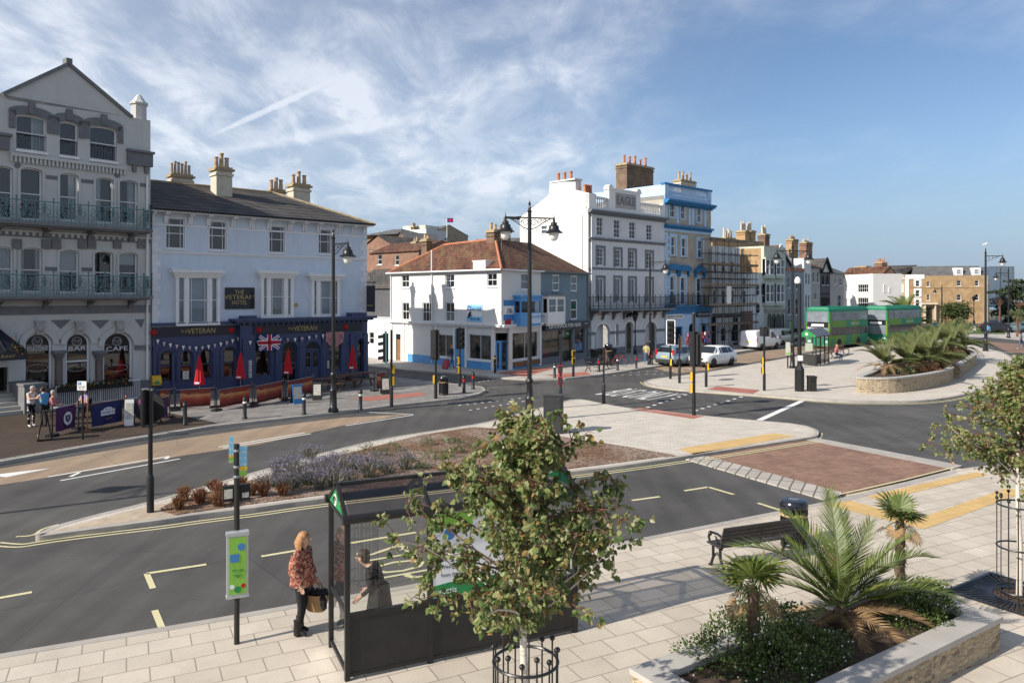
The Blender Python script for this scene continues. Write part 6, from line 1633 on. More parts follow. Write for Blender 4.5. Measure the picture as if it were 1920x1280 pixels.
signal(928,699,667,'short black post with a yellow push button before the corner shop door', [], [(676,R(-90),'yellow_plastic')], cat='push button post', name='push_button_post')
signal(1075,706,652,'black post with two bright yellow push units before the fish bar', [], [(662,R(-80),'yellow_plastic'),(676,R(-80),'yellow_plastic')], cat='push button post', name='push_button_post')
signal(1051,764,629,'black signal post with two dark red push units behind the grey cabinet', [], [(692,R(-100),'red_plastic'),(713,R(-100),'red_plastic')], cat='traffic light')
signal(1257,710,600,'white bordered four lamp traffic light standing beside the silver blue car', [(603,R(-115),(0,-.12),4,'white_paint')], [(679,R(-40),'yellow_plastic')])
signal(1301,778,588,'tall traffic light with back turned and two yellow push units on the centre island', [(626,R(60),(.1,.1),4,None)], [(706,R(160),'yellow_plastic'),(727,R(160),'yellow_plastic')], r=.07)
signal(1324,725,684,'short black post with yellow push button before the white car', [], [(688,R(0),'yellow_plastic')], cat='push button post', name='push_button_post')
signal(1433,732,613,'slim black post with two yellow push units on the far island paving', [(616,R(60),(.05,.1),1,None)], [(677,R(170),'yellow_plastic'),(694,R(170),'yellow_plastic')])
def round_sign(u, v, vt, label, face, r=.3, mcol='brown_plate', zoff=.0):
 p = G(u,v,ZP); H = HZ(vt,p.y)-ZP
 t = thing('road_sign_post', label, 'road sign', (p.x,p.y,ZP)); post_base(t, H, .045, .95, .085)
 Mx = Matrix.Translation((0,0,H-r-.02)) @ Matrix.Rotation(face, 4, 'Z')
 b = MB(); b.path([(.05,0,0),(.065,0,0)], r, 24); b.xf(Mx); o = b.build('sign_disc', M[mcol], t)
 b = MB(); b.box(.04,-.2,.1,.05,.2,.14); b.box(.04,-.2,-.14,.05,.2,-.1); b.xf(Mx); b.build('bracket', M['black_metal'], o)
 return t
round_sign(1132,757,652,'black sign post with round plate turned edge on at the island corner', R(10), .36)
round_sign(1274,718,628,'slim sign post with edge on round plate beside the white bordered traffic light', R(5), .42)
def p282():
 p = G(282,960,ZP); H = HZ(728,p.y)-ZP
 t = thing('road_sign_post', 'black sign post with its plate seen edge on at the planting bed tip', 'road sign', (p.x,p.y,ZP))
 b = MB(); b.path([(0,0,0),(0,0,H)], .055, 10); b.build('post', M['black_metal'], t, smooth=True)
 b = MB(); b.lathe([(.085,0),(.085,.85),(.058,.95)], (0,0,0), 12); b.build('sleeve', M['black_metal'], t, smooth=True)
 zc = HZ(761,p.y)-ZP
 b = MB(); b.box(-.115,-.28,zc-.45,-.06,.28,zc+.42); b.build('sign_plate', M['black_metal'], t)
 b = MB(); b.box(-.2,-.05,H-.05,.06,.05,H); b.build('top_bracket', M['grey_metal'], t)
p282()
def p155():
 p = G(155,824,ZP); H = HZ(713,p.y)-ZP
 t = thing('parking_sign', 'slim black post with small white and blue parking plate before the grey hotel', 'parking sign', (p.x,p.y,ZP))
 b = MB(); b.path([(0,0,0),(0,0,H)], .04, 8); b.build('post', M['black_metal'], t)
 b = MB(); b.box(-.17,-.06,H-.36,.17,-.045,H-.02); o = b.build('plate', M['white_paint'], t)
 b = MB(); b.box(-.14,-.064,H-.16,-.02,-.061,H-.05); b.build('parking_symbol', M['sign_blue'], o)
 text('P', .11, M['white_paint'], o, (-.08,-.066,H-.105), ext=.001); text('Permit holders', .06, M['sign_ink'], o, (0,-.063,H-.22), ext=.001, fit=.26); text('8am - 6pm', .06, M['sign_ink'], o, (0,-.063,H-.29), ext=.001, fit=.2)
p155()
# ---------------------------------------------------------------- bollards
BL = [(347,797,0,'nearest the grey hotel, on brown paving'),(459,785,1,'before the banner barriers, nearest their middle'),(570,777,1,'before the banner barriers, beside the orange poster board'),(676,769,1,'right of the hotel street lamp, nearest the traffic light'),
  (870,736,2,'on the hotel corner, nearer of the red pair'),(887,729,2,'on the hotel corner, farther of the red pair'),(1040,708,1,'beside the dark red push units before the fish bar'),(1123,697,2,'beside the bench before the EAGLE hotel'),(1158,694,1,'between bench and barrel bin before the EAGLE hotel'),(1193,690,2,'right of the barrel bin before the EAGLE hotel'),(1222,684,2,'behind the silver blue car at the kerb')]
for u, v, k, w in BL:
 p = G(u,v,ZP)
 t = thing('bollard', ('plain black bollard ','black bollard with pale band ','black bollard with red reflective band ')[k] + w, 'bollard', (p.x,p.y,ZP))
 b = MB(); b.lathe([(.11,0),(.11,.06),(.085,.1),(.08,.78),(.1,.8),(.1,.86),(.085,.88),(.08,.96),(.04,1.0),(.001,1.01)], (0,0,0), 12); b.build('shaft', M['black_metal'], t, smooth=True)
 if k:
  b = MB(); b.lathe([(.0845,.60 if k == 2 else .68),(.084,.76)], (0,0,0), 12); b.build('reflector_band', M['red_plastic'] if k == 2 else M['white_paint'], t)
# ---------------------------------------------------------------- bins, cabinet, benches
def litter_bin(u, v, vt, label, r=.26, domed=True, z=ZP):
 p = G(u,v,z); H = HZ(vt,p.y)-z
 t = thing('litter_bin', label, 'litter bin', (p.x,p.y+r,z))
 b = MB(); b.lathe([(r*.94,0),(r*.94,.06),(r*.9,.08),(r*.9,H*.66),(r*.96,H*.68)], (0,0,0), 20)
 for k in range(20):
  a = 2*math.pi*k/20; b.obox((r*.92*math.cos(a),r*.92*math.sin(a),H*.36), (.02,.035,H*.52), a)
 b.build('body', M['black_metal'], t)
 b = MB()
 for k in range(4):
  a = 2*math.pi*(k+.5)/4; b.obox((r*.85*math.cos(a),r*.85*math.sin(a),H*.76), (.06,.16,H*.18), a)
 b.lathe([(r*.7,H*.66),(r*.7,H*.84)], (0,0,0), 14); b.build('opening', M['rubber'], t)
 b = MB(); b.lathe([(r,H*.83),(r*1.02,H*.86),(r*1.0,H*.93),(r*.85,H*.985),(r*.4,H),(.001,H)], (0,0,0), 24); o = b.build('lid', M['bin_lid'], t, smooth=True)
 b = MB(); b.lathe([(r*.975,H*.66),(r*.98,H*.7)], (0,0,0), 24); b.build('band', M['gold_paint'], t)
 b = MB(); b.lathe([(.001,H+.002),(r*.4,H+.002),(r*.4,H+.004),(.001,H+.004)], (0,0,0), 14); b.build('lid_plate', M['grey_metal'], o)
 return t
plain('bin_lid', (.012,.014,.02), .15, .1, 4, spec=.6)
litter_bin(1498,1031,942,'round black litter bin with glossy lid beside the near bench', .29)
litter_bin(831,741,706,'round black litter bin beside the traffic light on the hotel corner', .27)
litter_bin(1142,685,645,'black barrel litter bin in front of the parked bicycles', .3)
t = thing('litter_bin', 'small plain dark bin beside the wide camera column', 'litter bin', G(1522,733,ZP)); b = MB(); b.box(-.2,-.2,0,.2,.2,.75); b.box(-.22,-.22,.75,.22,.22,.85); b.build('body', M['rubber'], t); b = MB(); b.box(-.17,-.225,.55,.17,-.2,.72); b.build('opening', M['dark_room'], t)
def cabinet():
 p = G(1036,813,ZP)
 t = thing('utility_cabinet', 'dark grey steel utility cabinet standing on the island behind the birch', 'cabinet', (p.x,p.y,ZP), R(-12))
 b = MB(); b.box(-.36,0,0.06,.36,.42,1.45); b.box(-.38,-.02,1.45,.38,.44,1.5); b.box(-.34,.02,0,.34,.4,.06); b.build('case', M['cab_grey'], t)
 b = MB(); b.box(-.32,-.015,.12,.32,0,1.4); o = b.build('door', M['cab_grey'], t); b = MB(); b.box(.24,-.035,.7,.27,-.015,.85); b.build('handle', M['black_metal'], o)
 b = MB(); b.box(.362,.06,.12,.375,.36,1.4); b.build('side_door', M['cab_grey'], t)
plain('cab_grey', (.035,.037,.04), .45, .1, 3)
cabinet()
plain('bench_slat', (.045,.042,.04), .6, .25, 7)
def bench(a, c, label, w=.55, iron='black_metal', slat='bench_slat'):
 """a, c: pixels of the two front feet; bench faces right-hand side of a->c reversed"""
 p, q = G(*a,ZP), G(*c,ZP); L_ = (q-p).length; ang = math.atan2(q.y-p.y,q.x-p.x)
 t = thing('park_bench', label, 'bench', (p.x,p.y,ZP), ang)
 f = -1
 for x in (0, L_):
  b = MB(); s = [(0,0,0),(.06,-.02,.1)]
  b.path([(x,.0,0),(x,.06,.03),(x,.13,.2),(x,.12,.42)], .03, 6); b.path([(x,.52,0),(x,.46,.03),(x,.36,.2),(x,.34,.42)], .03, 6)
  b.path([(x,.13,.2),(x,.25,.3),(x,.36,.2)], .024, 6); b.path([(x,.0,.44),(x,.4,.42),(x,.46,.6),(x,.55,.86)], .028, 6)
  b.path([(x,.03,.44),(x,-.02,.55),(x,.03,.66),(x,.25,.68),(x,.46,.64)], .026, 6); b.ball((x,.02,.62),.045,5)
  b.path([(x,.28,.55),(x,.2,.62),(x,.25,.48),(x,.33,.52)], .015, 5)
  b.build('end_frame', M[iron], t, smooth=True)
 for k in range(5):
  b = MB(); b.box(-.08,.02+k*.085,.45,L_+.08,.09+k*.085,.48); b.build('seat_slat', M[slat], t)
 for k in range(4):
  b = MB(); z = .56+k*.085; y = .455+(z-.6)*.33; b.slab([(y,z),(y+.025,z-.01),(y+.05,z+.06),(y+.025,z+.07)], -.08, L_+.08); b.build('back_slat', M[slat], t)
 b = MB(); b.path([(L_/2,.02,.44),(L_/2,.44,.44),(L_/2,.48,.6),(L_/2,.57,.86)], .018, 5); b.build('centre_strap', M[iron], t)
 return t
bench((1462,1036),(1330,1057),'slatted park bench with black iron ends, back turned, beside the round bin')
bench((1109,697),(1142,691),'small dark slatted bench on the pavement before the EAGLE hotel')
def ring_bench():
 p, q = G(1560,673,ZP), G(1592,664,ZP); L_ = (q-p).length
 t = thing('ring_bench', 'wooden bench on black ring shaped legs beside the far bus shelter', 'bench', (p.x,p.y,ZP), math.atan2(q.y-p.y,q.x-p.x))
 for i in range(4):
  x = L_*i/3; b = MB(); b.path([(x,.26*math.cos(k*.42)+.25,.26+.25*math.sin(k*.42)) for k in range(16)], .035, 6, caps=False); b.build('ring_leg', M['black_metal'], t)
 for y in (.05,.22,.39):
  b = MB(); b.box(-.3,y,.5,L_+.3,y+.14,.55); b.build('seat_slat', M['wood'], t)
 b = MB(); b.box(-.3,.5,.65,L_+.3,.54,.92); b.build('backrest', M['wood'], t)
ring_bench()
p = G(1499,733,ZP)
t = thing('camera_column', 'tall black camera column on a wide octagonal foot on the far island', 'camera column', (p.x,p.y,ZP))
b = MB(); b.lathe([(.27,0),(.27,1.2),(.1,1.55)], (0,0,0), 8); b.build('foot', M['black_metal'], t)
H = HZ(532,p.y)-ZP; b = MB(); b.path([(0,0,1.4),(0,0,H)], [.12,.1], 10); b.build('pole', M['black_metal'], t)
b = MB(); b.lathe([(.09,0),(.16,.05),(.17,.2),(.1,.36),(.001,.4)], (-.1,0,H), 10); b.build('camera_housing', M['white_paint'], t)
b = MB(); b.box(-.14,-.14,1.7,.14,-.1,2.0); b.build('notice_plate', M['white_paint'], t)
# ---------------------------------------------------------------- near bus shelter
glassy('smoked_glass', (.58,.54,.50), .05)
plain('shelter_frame', (.018,.018,.018), .4, .15, 5)
plain('shelter_panel', (.022,.021,.020), .55, .2, 3)
plain('bus_green', (.015,.22,.06), .45, .08, 4)
plain('poster_white', (.72,.74,.76), .4, .04, 4)
plain('lime', (.22,.46,.06), .5, .1, 4)
def emblem(par, Mx, r):
 """white disc with a dark arrowed roundel"""
 b = MB(); b.path([(0,-.004,0),(0,-.01,0)], r, 18); b.xf(Mx); o = b.build('emblem_disc', M['poster_white'], par)
 b = MB(); b.path([(r*.55*math.cos(k*.55),-.013,r*.55*math.sin(k*.55)) for k in range(9)], r*.14, 5); b.xf(Mx); b.build('emblem_mark', M['rubber'], o)
def shelter():
 A, B, C = G(617,1215,ZP), G(651,1275,ZP), G(1078,1184,ZP)
 L_ = (C-B).length; ang = math.atan2((C-B).y,(C-B).x)
 dep = 1.12
 t = thing('bus_shelter', 'black framed near bus shelter with smoked glass pitched roof and green gable', 'bus shelter', (B.x,B.y,ZP), ang)
 hg, hr = 2.22, 2.62
 xs = [0, L_/3, 2*L_/3, L_]
 for x in xs:
  b = MB(); b.box(x-.035,-.035,0,x+.035,.035,hg); b.build('post', M['shelter_frame'], t)
 for x in (0, L_):
  b = MB(); b.box(x-.035,dep-.035,0,x+.035,dep+.035,hg); b.build('post', M['shelter_frame'], t)
 b = MB(); b.path([(-.08,-.06,hg+.04),(L_+.08,-.06,hg+.04)], .065, 10); b.build('gutter', M['shelter_frame'], t, smooth=True)
 b = MB(); b.path([(-.08,dep+.06,hg+.04),(L_+.08,dep+.06,hg+.04)], .065, 10); b.build('gutter', M['shelter_frame'], t, smooth=True)
 b = MB(); b.bar((-.08,dep/2,hr),(L_+.08,dep/2,hr),.06,.05)
 for x in [-.02]+xs[1:3]+[L_+.02]:
  b.bar((x,-.05,hg+.04),(x,dep/2,hr),.05,.06); b.bar((x,dep+.05,hg+.04),(x,dep/2,hr),.05,.06)
 b.build('roof_frame', M['shelter_frame'], t)
 for y0 in (-.05, dep+.05):
  for i in range(3):
   b = MB(); b.poly([(xs[i]+.03,y0,hg+.06),(xs[i+1]-.03,y0,hg+.06),(xs[i+1]-.03,dep/2,hr),(xs[i]+.03,dep/2,hr)]); b.build('roof_glass', M['smoked_glass'], t)
 for i in range(3):
  b = MB(); b.box(xs[i]+.036,-.02,.1,xs[i+1]-.036,.02,.86); b.build('kick_panel', M['shelter_panel'], t)
  b = MB(); b.box(xs[i]+.036,-.03,.86,xs[i+1]-.036,.03,.93); b.box(xs[i]+.036,-.03,.05,xs[i+1]-.036,.03,.1); b.build('rail', M['shelter_frame'], t)
  if i != 1:
   b = MB(); b.poly([(xs[i]+.036,0,.93),(xs[i+1]-.036,0,.93),(xs[i+1]-.036,0,hg-.02),(xs[i]+.036,0,hg-.02)]); b.build('side_glass', M['clear_glass'], t)
 x0, x1 = xs[1]+.04, xs[2]-.04
 b = MB(); b.box(x0,-.03,.94,x1,.03,hg-.05); pc = b.build('poster_case', M['poster_white'], t)
 b = MB(); b.box(x0+.005,-.034,.945,x1-.005,-.0305,1.12); b.face([(x0+.005,1.121),(x0+.4,1.16),(x1-.4,1.12),(x1-.005,1.15),(x1-.005,1.1205)], -.034, -.0305); b.build('poster_band', M['bus_green'], pc)
 b = MB(); b.box(x0+.005,-.034,1.95,x0+.62,-.0305,hg-.055); b.build('poster_band', M['lime'], pc)
 b = MB(); b.path([(x0+.25,-.031,1.86),(x0+.25,-.036,1.86)], .09, 16); b.build('poster_roundel', M['sign_blue'], pc)
 text('vectis', .13, M['poster_white'], pc, (x0+.22,-.036,1.03), ext=.001)
 for k, s_ in enumerate(('Ryde Bus Station','Bus stop changes','Western Avenue','from this stop')): text(s_, .075, M['sign_ink'], pc, (x0+.12,-.033,1.62-k*.12), ext=.001, align='LEFT')
 for x in (0, L_):
  b = MB(); b.bar((x,.035,.93),(x,dep-.035,.93),.045); b.bar((x,.035,.1),(x,dep-.035,.1),.045); b.bar((x,.03,hg-.01),(x,dep-.03,hg-.01),.06); b.build('end_rail', M['shelter_frame'], t)
  b = MB(); b.poly([(x,.04,.12),(x,dep-.04,.12),(x,dep-.04,hg-.03),(x,.04,hg-.03)]); b.build('end_glass', M['clear_glass'], t)
  s = -1 if x == 0 else 1
  b = MB(); b.poly([(x+s*.045,.1,hg+.06),(x+s*.045,dep-.1,hg+.06),(x+s*.045,dep/2,hr-.07)]); g = b.build('gable_panel', M['bus_green'], t)
  emblem(g, Matrix.Translation((x+s*.045,dep/2,hg+.17)) @ Matrix.Rotation(R(-90*-s), 4, 'Z'), .09)
 b = MB(); b.box(.5,.25,.45,L_-.3,.5,.48); b.box(.7,.35,0,.75,.4,.45); b.box(L_-.6,.35,0,L_-.55,.4,.45); b.build('perch_seat', M['shelter_frame'], t)
 return B, ang, L_, dep
SHB, SHA, SHL, SHD = shelter()
def far_shelter():
 a, c, e = G(1504,686,ZP), G(1530,686,ZP), G(1558,679,ZP)
 t = thing('bus_shelter', 'small far bus shelter with green gable and blue grey roof in front of the buses', 'bus shelter', (c.x,c.y,ZP), math.atan2((e-c).y,(e-c).x))
 L_ = 3.4; dep = 1.25; hg, hr = 2.2, 2.75
 for x in (0,L_/3,2*L_/3,L_):
  for y in (0,dep):
   if y and 0 < x < L_: continue
   b = MB(); b.box(x-.04,y-.04,0,x+.04,y+.04,hg); b.build('post', M['shelter_frame'], t)
 for i in range(3):
  b = MB(); b.box(L_*i/3+.04,-.02,.1,L_*(i+1)/3-.04,.02,.85); b.build('kick_panel', M['smoked_glass' if i else 'shelter_panel'], t)
  b = MB(); b.poly([(L_*i/3+.04,0,.85),(L_*(i+1)/3-.04,0,.85),(L_*(i+1)/3-.04,0,hg),(L_*i/3+.04,0,hg)]); b.build('side_glass', M['clear_glass'], t)
 b = MB(); b.box(-.02,.04,.1,.02,dep-.04,.85); b.build('kick_panel', M['shelter_panel'], t); b = MB(); b.poly([(0,.04,.85),(0,dep-.04,.85),(0,dep-.04,hg),(0,.04,hg)]); b.build('end_glass', M['clear_glass'], t)
 b = MB(); b.box(.02,.25,1.1,.03,dep-.45,1.7); b.build('timetable', M['cream_green'], t)
 b = MB(); b.poly([(-.2,-.2,hg),(L_+.1,-.2,hg),(L_+.1,dep/2,hr),(-.2,dep/2,hr)]); b.poly([(-.2,dep+.2,hg),(L_+.1,dep+.2,hg),(L_+.1,dep/2,hr),(-.2,dep/2,hr)]); o = b.build('roof', M['shelter_roof'], t)
 b = MB()
 for i in range(5): x = -.2+(L_+.3)*i/4; b.bar((x,-.22,hg+.02),(x,dep/2,hr+.03),.05)
 b.bar((-.2,-.2,hg),(L_+.1,-.2,hg),.08); b.build('roof_rib', M['shelter_frame'], o)
 b = MB(); b.poly([(-.21,-.2,hg-.02),(-.21,dep+.2,hg-.02),(-.21,dep/2,hr)]); g = b.build('gable_panel', M['bus_green'], t)
 emblem(g, Matrix.Translation((-.215,dep/2,hg+.2)) @ Matrix.Rotation(R(-90), 4, 'Z'), .11)
plain('shelter_roof', (.14,.17,.22), .4, .1, 4)
far_shelter()
def bus_stop():
 p = G(444,1206,ZP); d = p.y
 t = thing('bus_stop_pole', 'tall black bus stop pole with blue flags and a green poster case', 'bus stop', (p.x,p.y,ZP), SHA)
 H = HZ(832,d)-ZP
 b = MB(); b.path([(0,0,0),(0,0,H)], .042, 10); b.build('pole', M['shelter_frame'], t, smooth=True)
 def flag(x0, x1, v0, v1, y, nm):
  z0, z1 = HZ(v1,d)-ZP, HZ(v0,d)-ZP
  b = MB(); b.box(x0,y-.006,z0,x1,y+.006,z1); o = b.build('flag', M['flag_sky'], t)
  b = MB(); b.box(x0,y-.009,z0,x1,y+.0091,z0+(z1-z0)*.2); b.build('flag_band', M['lime'], o)
  b = MB(); b.box(x0,y-.0095,z0+(z1-z0)*.2,x1,y+.0095,z0+(z1-z0)*.32); b.build('flag_band', M['yellow_plastic'], o)
  for k in range(4): text('bus stop' if k == 0 else ('2 3','4 8','9 37')[k-1], .05, M['white_paint'], o, ((x0+x1)/2,y-.012,z1-.08-k*.1), ext=.001, fit=(x1-x0)*.7)
 flag(-.115,-.045,818,866,.0,'flag'); flag(.03,.15,837,892,-.02,'flag')
 b = MB()
 for z in (H-.1,H-.35,H-.5): b.lathe([(.05,z-.02),(.055,z),(.05,z+.02)], (0,0,0), 10)
 b.build('clamps', M['grey_metal'], t)
 zc = HZ(925,d)-ZP; b = MB(); b.box(-.2,.03,zc-.12,.2,.12,zc+.12); o = b.build('display_box', M['rubber'], t)
 b = MB(); b.box(-.18,.02,zc-.07,-.06,.03,zc+.07); b.box(.08,.02,zc-.08,.18,.03,zc-.0); b.build('screen_notice', M['poster_paper'], o)
 z0, z1 = HZ(1112,d)-ZP, HZ(995,d)-ZP
 b = MB(); b.box(-.155,-.16,z0,.155,-.04,z1); b.box(-.165,-.17,z1-.03,.165,-.03,z1+.02); b.box(-.165,-.17,z0-.01,.165,-.03,z0+.02); o = b.build('poster_case', M['case_grey'], t)
 b = MB(); b.box(-.125,-.168,z0+.05,.125,-.1605,z1-.05); pp = b.build('poster', M['lime'], o)
 b = MB(); b.path([(.05,-.1685,z1-.2),(.05,-.172,z1-.2)], .055, 14); b.box(-.11,-.172,z1-.42,.02,-.1685,z1-.3); b.build('poster_picture', M['sign_blue'], pp)
 b = MB(); b.path([(.0,-.1685,z0+.12),(.0,-.172,z0+.12)], .05, 14); b.build('poster_dot', M['bus_green'], pp); b = MB(); b.path([(.08,-.1685,z0+.17),(.08,-.172,z0+.17)], .035, 14); b.build('poster_dot', M['red_plastic'], pp); b = MB(); b.path([(-.08,-.1685,z0+.17),(-.08,-.172,z0+.17)], .035, 14); b.build('poster_dot', M['poster_white'], pp)
 text('sit up', .075, M['bus_green'], pp, (0,-.172,z0+.42), ext=.001); text('high', .075, M['bus_green'], pp, (0,-.172,z0+.34), ext=.001)
plain('flag_sky', (.22,.5,.68), .4, .08, 4); plain('case_grey', (.42,.44,.45), .35, .05, 4, metal=.3)
bus_stop()
p = G(1477,690,ZP); t = thing('bus_stop_pole', 'small black bus stop pole with a pale green timetable beside the twin lantern lamp', 'bus stop', (p.x,p.y,ZP)); b = MB(); b.path([(0,0,0),(0,0,1.85)], .05, 8); b.build('pole', M['black_metal'], t); b = MB(); b.box(-.16,-.08,.95,.16,-.03,1.9); o = b.build('timetable_case', M['cream_green'], t); b = MB(); b.box(-.13,-.085,1.0,.13,-.081,1.15); b.build('poster_band', M['lime'], o)
# ---------------------------------------------------------------- cafe things before the two hotels
plain('barrier_purple', (.075,.02,.085), .8, .15, 5); plain('barrier_blue', (.02,.025,.10), .8, .1, 5); plain('copper', (.45,.2,.1), .35, .1, 5, metal=.8)
def mat_sunset():
 m, nt, b = nodes('sunset_banner', .7, .2)
 v = coords(nt, 'obj')
 s = nt.nodes.new('ShaderNodeSeparateXYZ'); nt.links.new(v, s.inputs[0])
 c = nt.nodes.new('ShaderNodeValToRGB'); n = tex_noise(nt, coords(nt, 'obj', (.6,1,4)), 2.2, 5)
 a = nt.nodes.new('ShaderNodeMath'); a.operation = 'MULTIPLY_ADD'; nt.links.new(n, a.inputs[0]); a.inputs[1].default_value = .5; nt.links.new(s.outputs[2], a.inputs[2])
 nt.links.new(a.outputs[0], c.inputs[0]); el = c.color_ramp.elements
 el[0].position = .45; el[0].color = (.10,.022,.02,1); el[1].position = 1.25; el[1].color = (.20,.045,.035,1)
 e = el.new(.7); e.color = (.30,.055,.04,1); e = el.new(.95); e.color = (.52,.26,.10,1)
 nt.links.new(c.outputs[0], b.inputs['Base Color'])
mat_sunset()
def barrier(a, c, label, m, posts='grey_metal', h=.95, top=.0, extra=None, gap=.2, name='cafe_barrier'):
 p, q = G(*a,ZP), G(*c,ZP); L_ = (q-p).length
 t = thing(name, label, 'barrier', (p.x,p.y,ZP), math.atan2(q.y-p.y,q.x-p.x))
 for x in (0, L_):
  b = MB(); b.path([(x,0,.03),(x,0,h+.05)], .028, 8); b.lathe([(.2,0),(.2,.03),(.05,.05)], (x,0,0), 12) if posts == 'copper' else b.box(x-.22,-.14,0,x+.22,.14,.09)
  b.ball((x,0,h+.07), .035, 5); b.build('post', M[posts] if posts == 'copper' else M['black_metal'], t)
 b = MB(); b.path([(0,0,h-.02),(L_,0,h-.02)], .016, 6); b.build('rail', M[posts], t)
 b = MB(); n = 12
 for i in range(n):
  xa, xb = gap+(L_-2*gap)*i/n, gap+(L_-2*gap)*(i+1)/n
  ya, yb = .025*math.sin(i*1.3), .025*math.sin((i+1)*1.3)
  b.poly([(xa,ya,.12),(xb,yb,.12),(xb,0,h-.02),(xa,0,h-.02)])
 o = b.build('banner', M[m], t)
 if extra: extra(o, L_, h)
 return t
def crest(o, L_, h):
 b = MB(); b.path([(L_*.55,-.035,.55),(L_*.55,-.04,.55)], .26, 20); d = b.build('crest_disc', M['poster_white'], o)
 b = MB(); x = L_*.55; b.face([(x-.15,.68),(x+.15,.68),(x+.15,.5),(x,.38),(x-.15,.5)], -.045, -.041); b.build('crest_shield', M['barrier_purple'], d)
 text('V', .22, M['poster_white'], d, (x,-.048,.55), ext=.001)
def poretti(o, L_, h):
 b = MB(); b.box(L_*.32,-.045,.5,L_*.68,-.03,.72); b.face(arc_pts(L_*.38,L_*.62,.82,.1,8), -.045, -.03); d = b.build('logo_plate', M['poster_white'], o)
 text('PORETTI', .15, M['barrier_blue'], d, (L_*.5,-.047,.6), ext=.001, fit=L_*.3); text('BIRRIFICIO', .06, M['barrier_blue'], d, (L_*.5,-.047,.73), ext=.001); text('since 1877', .07, M['gold_paint'], o, (L_*.52,-.04,.36), ext=.001)
barrier((98,818),(147,804),'purple cafe barrier with a white round crest before the grey hotel','barrier_purple',extra=crest,h=1.05,name='cafe_barrier')
barrier((164,808),(236,793),'navy cafe barrier lettered PORETTI between copper posts','barrier_blue','copper',extra=poretti,h=1.05)
barrier((276,800),(318,783),'plain purple cafe barrier between round sign and the banner barriers','barrier_purple',h=1.0)
bx = [((292,770),(327,766)),((329,770),(403,764)),((406,770),(473,757)),((477,762),(532,748)),((536,751),(589,738))]
bl = ['short sunset banner barrier nearest the grey hotel','sunset banner barrier before the two leftmost red parasols','sunset banner barrier in the middle of the row before the pub','sunset banner barrier before the union flag window','sunset banner barrier at the pub door end of the row']
for (a, c), l in zip(bx, bl): barrier(a, c, l, 'sunset_banner', h=.98)
barrier((702,733),(727,729),'sunset banner barrier standing alone at the far pub corner','sunset_banner',h=1.0)
plain('parasol_red', (.50,.012,.02), .75, .12, 6)
for (u, v, vt, l) in [(374,752,668,'leftmost closed red parasol before the pub arches'),(451,738,662,'closed red parasol beside the notice strip on the pub front'),(540,727,656,'closed red parasol before the pub arch beside the doors'),(661,716,650,'closed red parasol at the far corner of the pub')]:
 p = G(u,v,ZP); H = HZ(vt,p.y)-ZP
 t = thing('closed_parasol', l, 'parasol', (p.x,p.y,ZP))
 b = MB(); b.path([(0,0,.03),(0,0,H)], .024, 8); b.lathe([(.28,0),(.28,.05),(.05,.09)], (0,0,0), 14); b.build('pole', M['grey_metal'], t)
 b = MB(); n = 20; prof = [(.24,H*.36),(.22,H*.46),(.17,H*.62),(.13,H*.8),(.07,H*.93),(.02,H+.06)]; vs = []
 for r, z in prof:
  for k in range(n): a = 2*math.pi*k/n; rr = r*(1.12 if k % 2 else .82); vs.append((rr*math.cos(a),rr*math.sin(a),z+(.05 if k % 2 and z < H*.4 else 0)))
 b.add(vs, [(i*n+k,i*n+(k+1)%n,(i+1)*n+(k+1)%n,(i+1)*n+k) for i in range(len(prof)-1) for k in range(n)]); o = b.build('canopy', M['parasol_red'], t, smooth=False)
 b = MB(); b.box(-.13,-.27,H*.4,.1,-.235,H*.44); b.build('hem_lettering_bar', M['poster_white'], o)
def aboard(u, v, label, m, h=1.0, w=.6, ang=0.0, art=None, cat='A-board', name='pavement_sign'):
 p = G(u,v,ZP); t = thing(name, label, cat, (p.x,p.y,ZP), ang)
 b = MB(); b.slab([(-.25,0),(-.21,0),(-.02,h),(-.06,h)], -w/2, w/2); o = b.build('front_board', M[m], t)
 b = MB(); b.slab([(.21,0),(.25,0),(.06,h),(.02,h)], -w/2, w/2); b.build('back_board', M['rubber'], t)
 if art: art(o, w, h)
 return t
def chalk(o, w, h):
 for k, s_ in enumerate(('BREAKFAST','LUNCH','DINNER','DRINKS')):
  text(s_, .13, M['poster_white'], o, (0,-.078-.0475*k-.0,h*.82-k*h*.22), (R(79),0,0), ext=.002, fit=w*.75)
aboard(84,825,'black chalkboard lettered in white leaning beside the purple barrier','rubber',1.1,.5,R(-58),chalk)
def menu(o, w, h):
 b = MB(); b.slab([(-.205,.25),(-.200,.25),(-.098,.88*h),(-.103,.88*h)], -w*.4, w*.4); b.build('menu_sheet', M['poster_paper'], o)
aboard(243,796,'tall narrow white menu board beside the PORETTI barrier','white_paint',1.05,.34,R(20),menu)
aboard(556,756,'blue and cream pavement sign standing at the end of the banner barriers','sign_blue',.95,.5,R(40),menu)
aboard(595,749,'small orange poster board on a black stand beside the street lamp','rubber',.9,.45,R(10),menu)
aboard(722,738,'small framed notice board beside the lone banner barrier','rubber',.95,.45,R(20),menu)
aboard(1326,662,'small easel board on the pavement before the scaffolding','rubber',.9,.5,R(30),menu)
p = G(275,797,ZP)
t = thing('round_board', 'large dark round tabletop stood on edge with a pink emblem beside the plain purple barrier', 'table top', (p.x,p.y+.25,ZP), R(5))
b = MB(); b.path([(0,-.03,.68),(0,.03,.68)], .62, 32); b.build('disc', M['rubber'], t); b = MB(); b.path([(-.28,-.032,.95),(-.28,-.036,.95)], .14, 16); b.build('pink_emblem', plain('barrier_pink', (.4,.06,.28), .6, .2, 6), t)
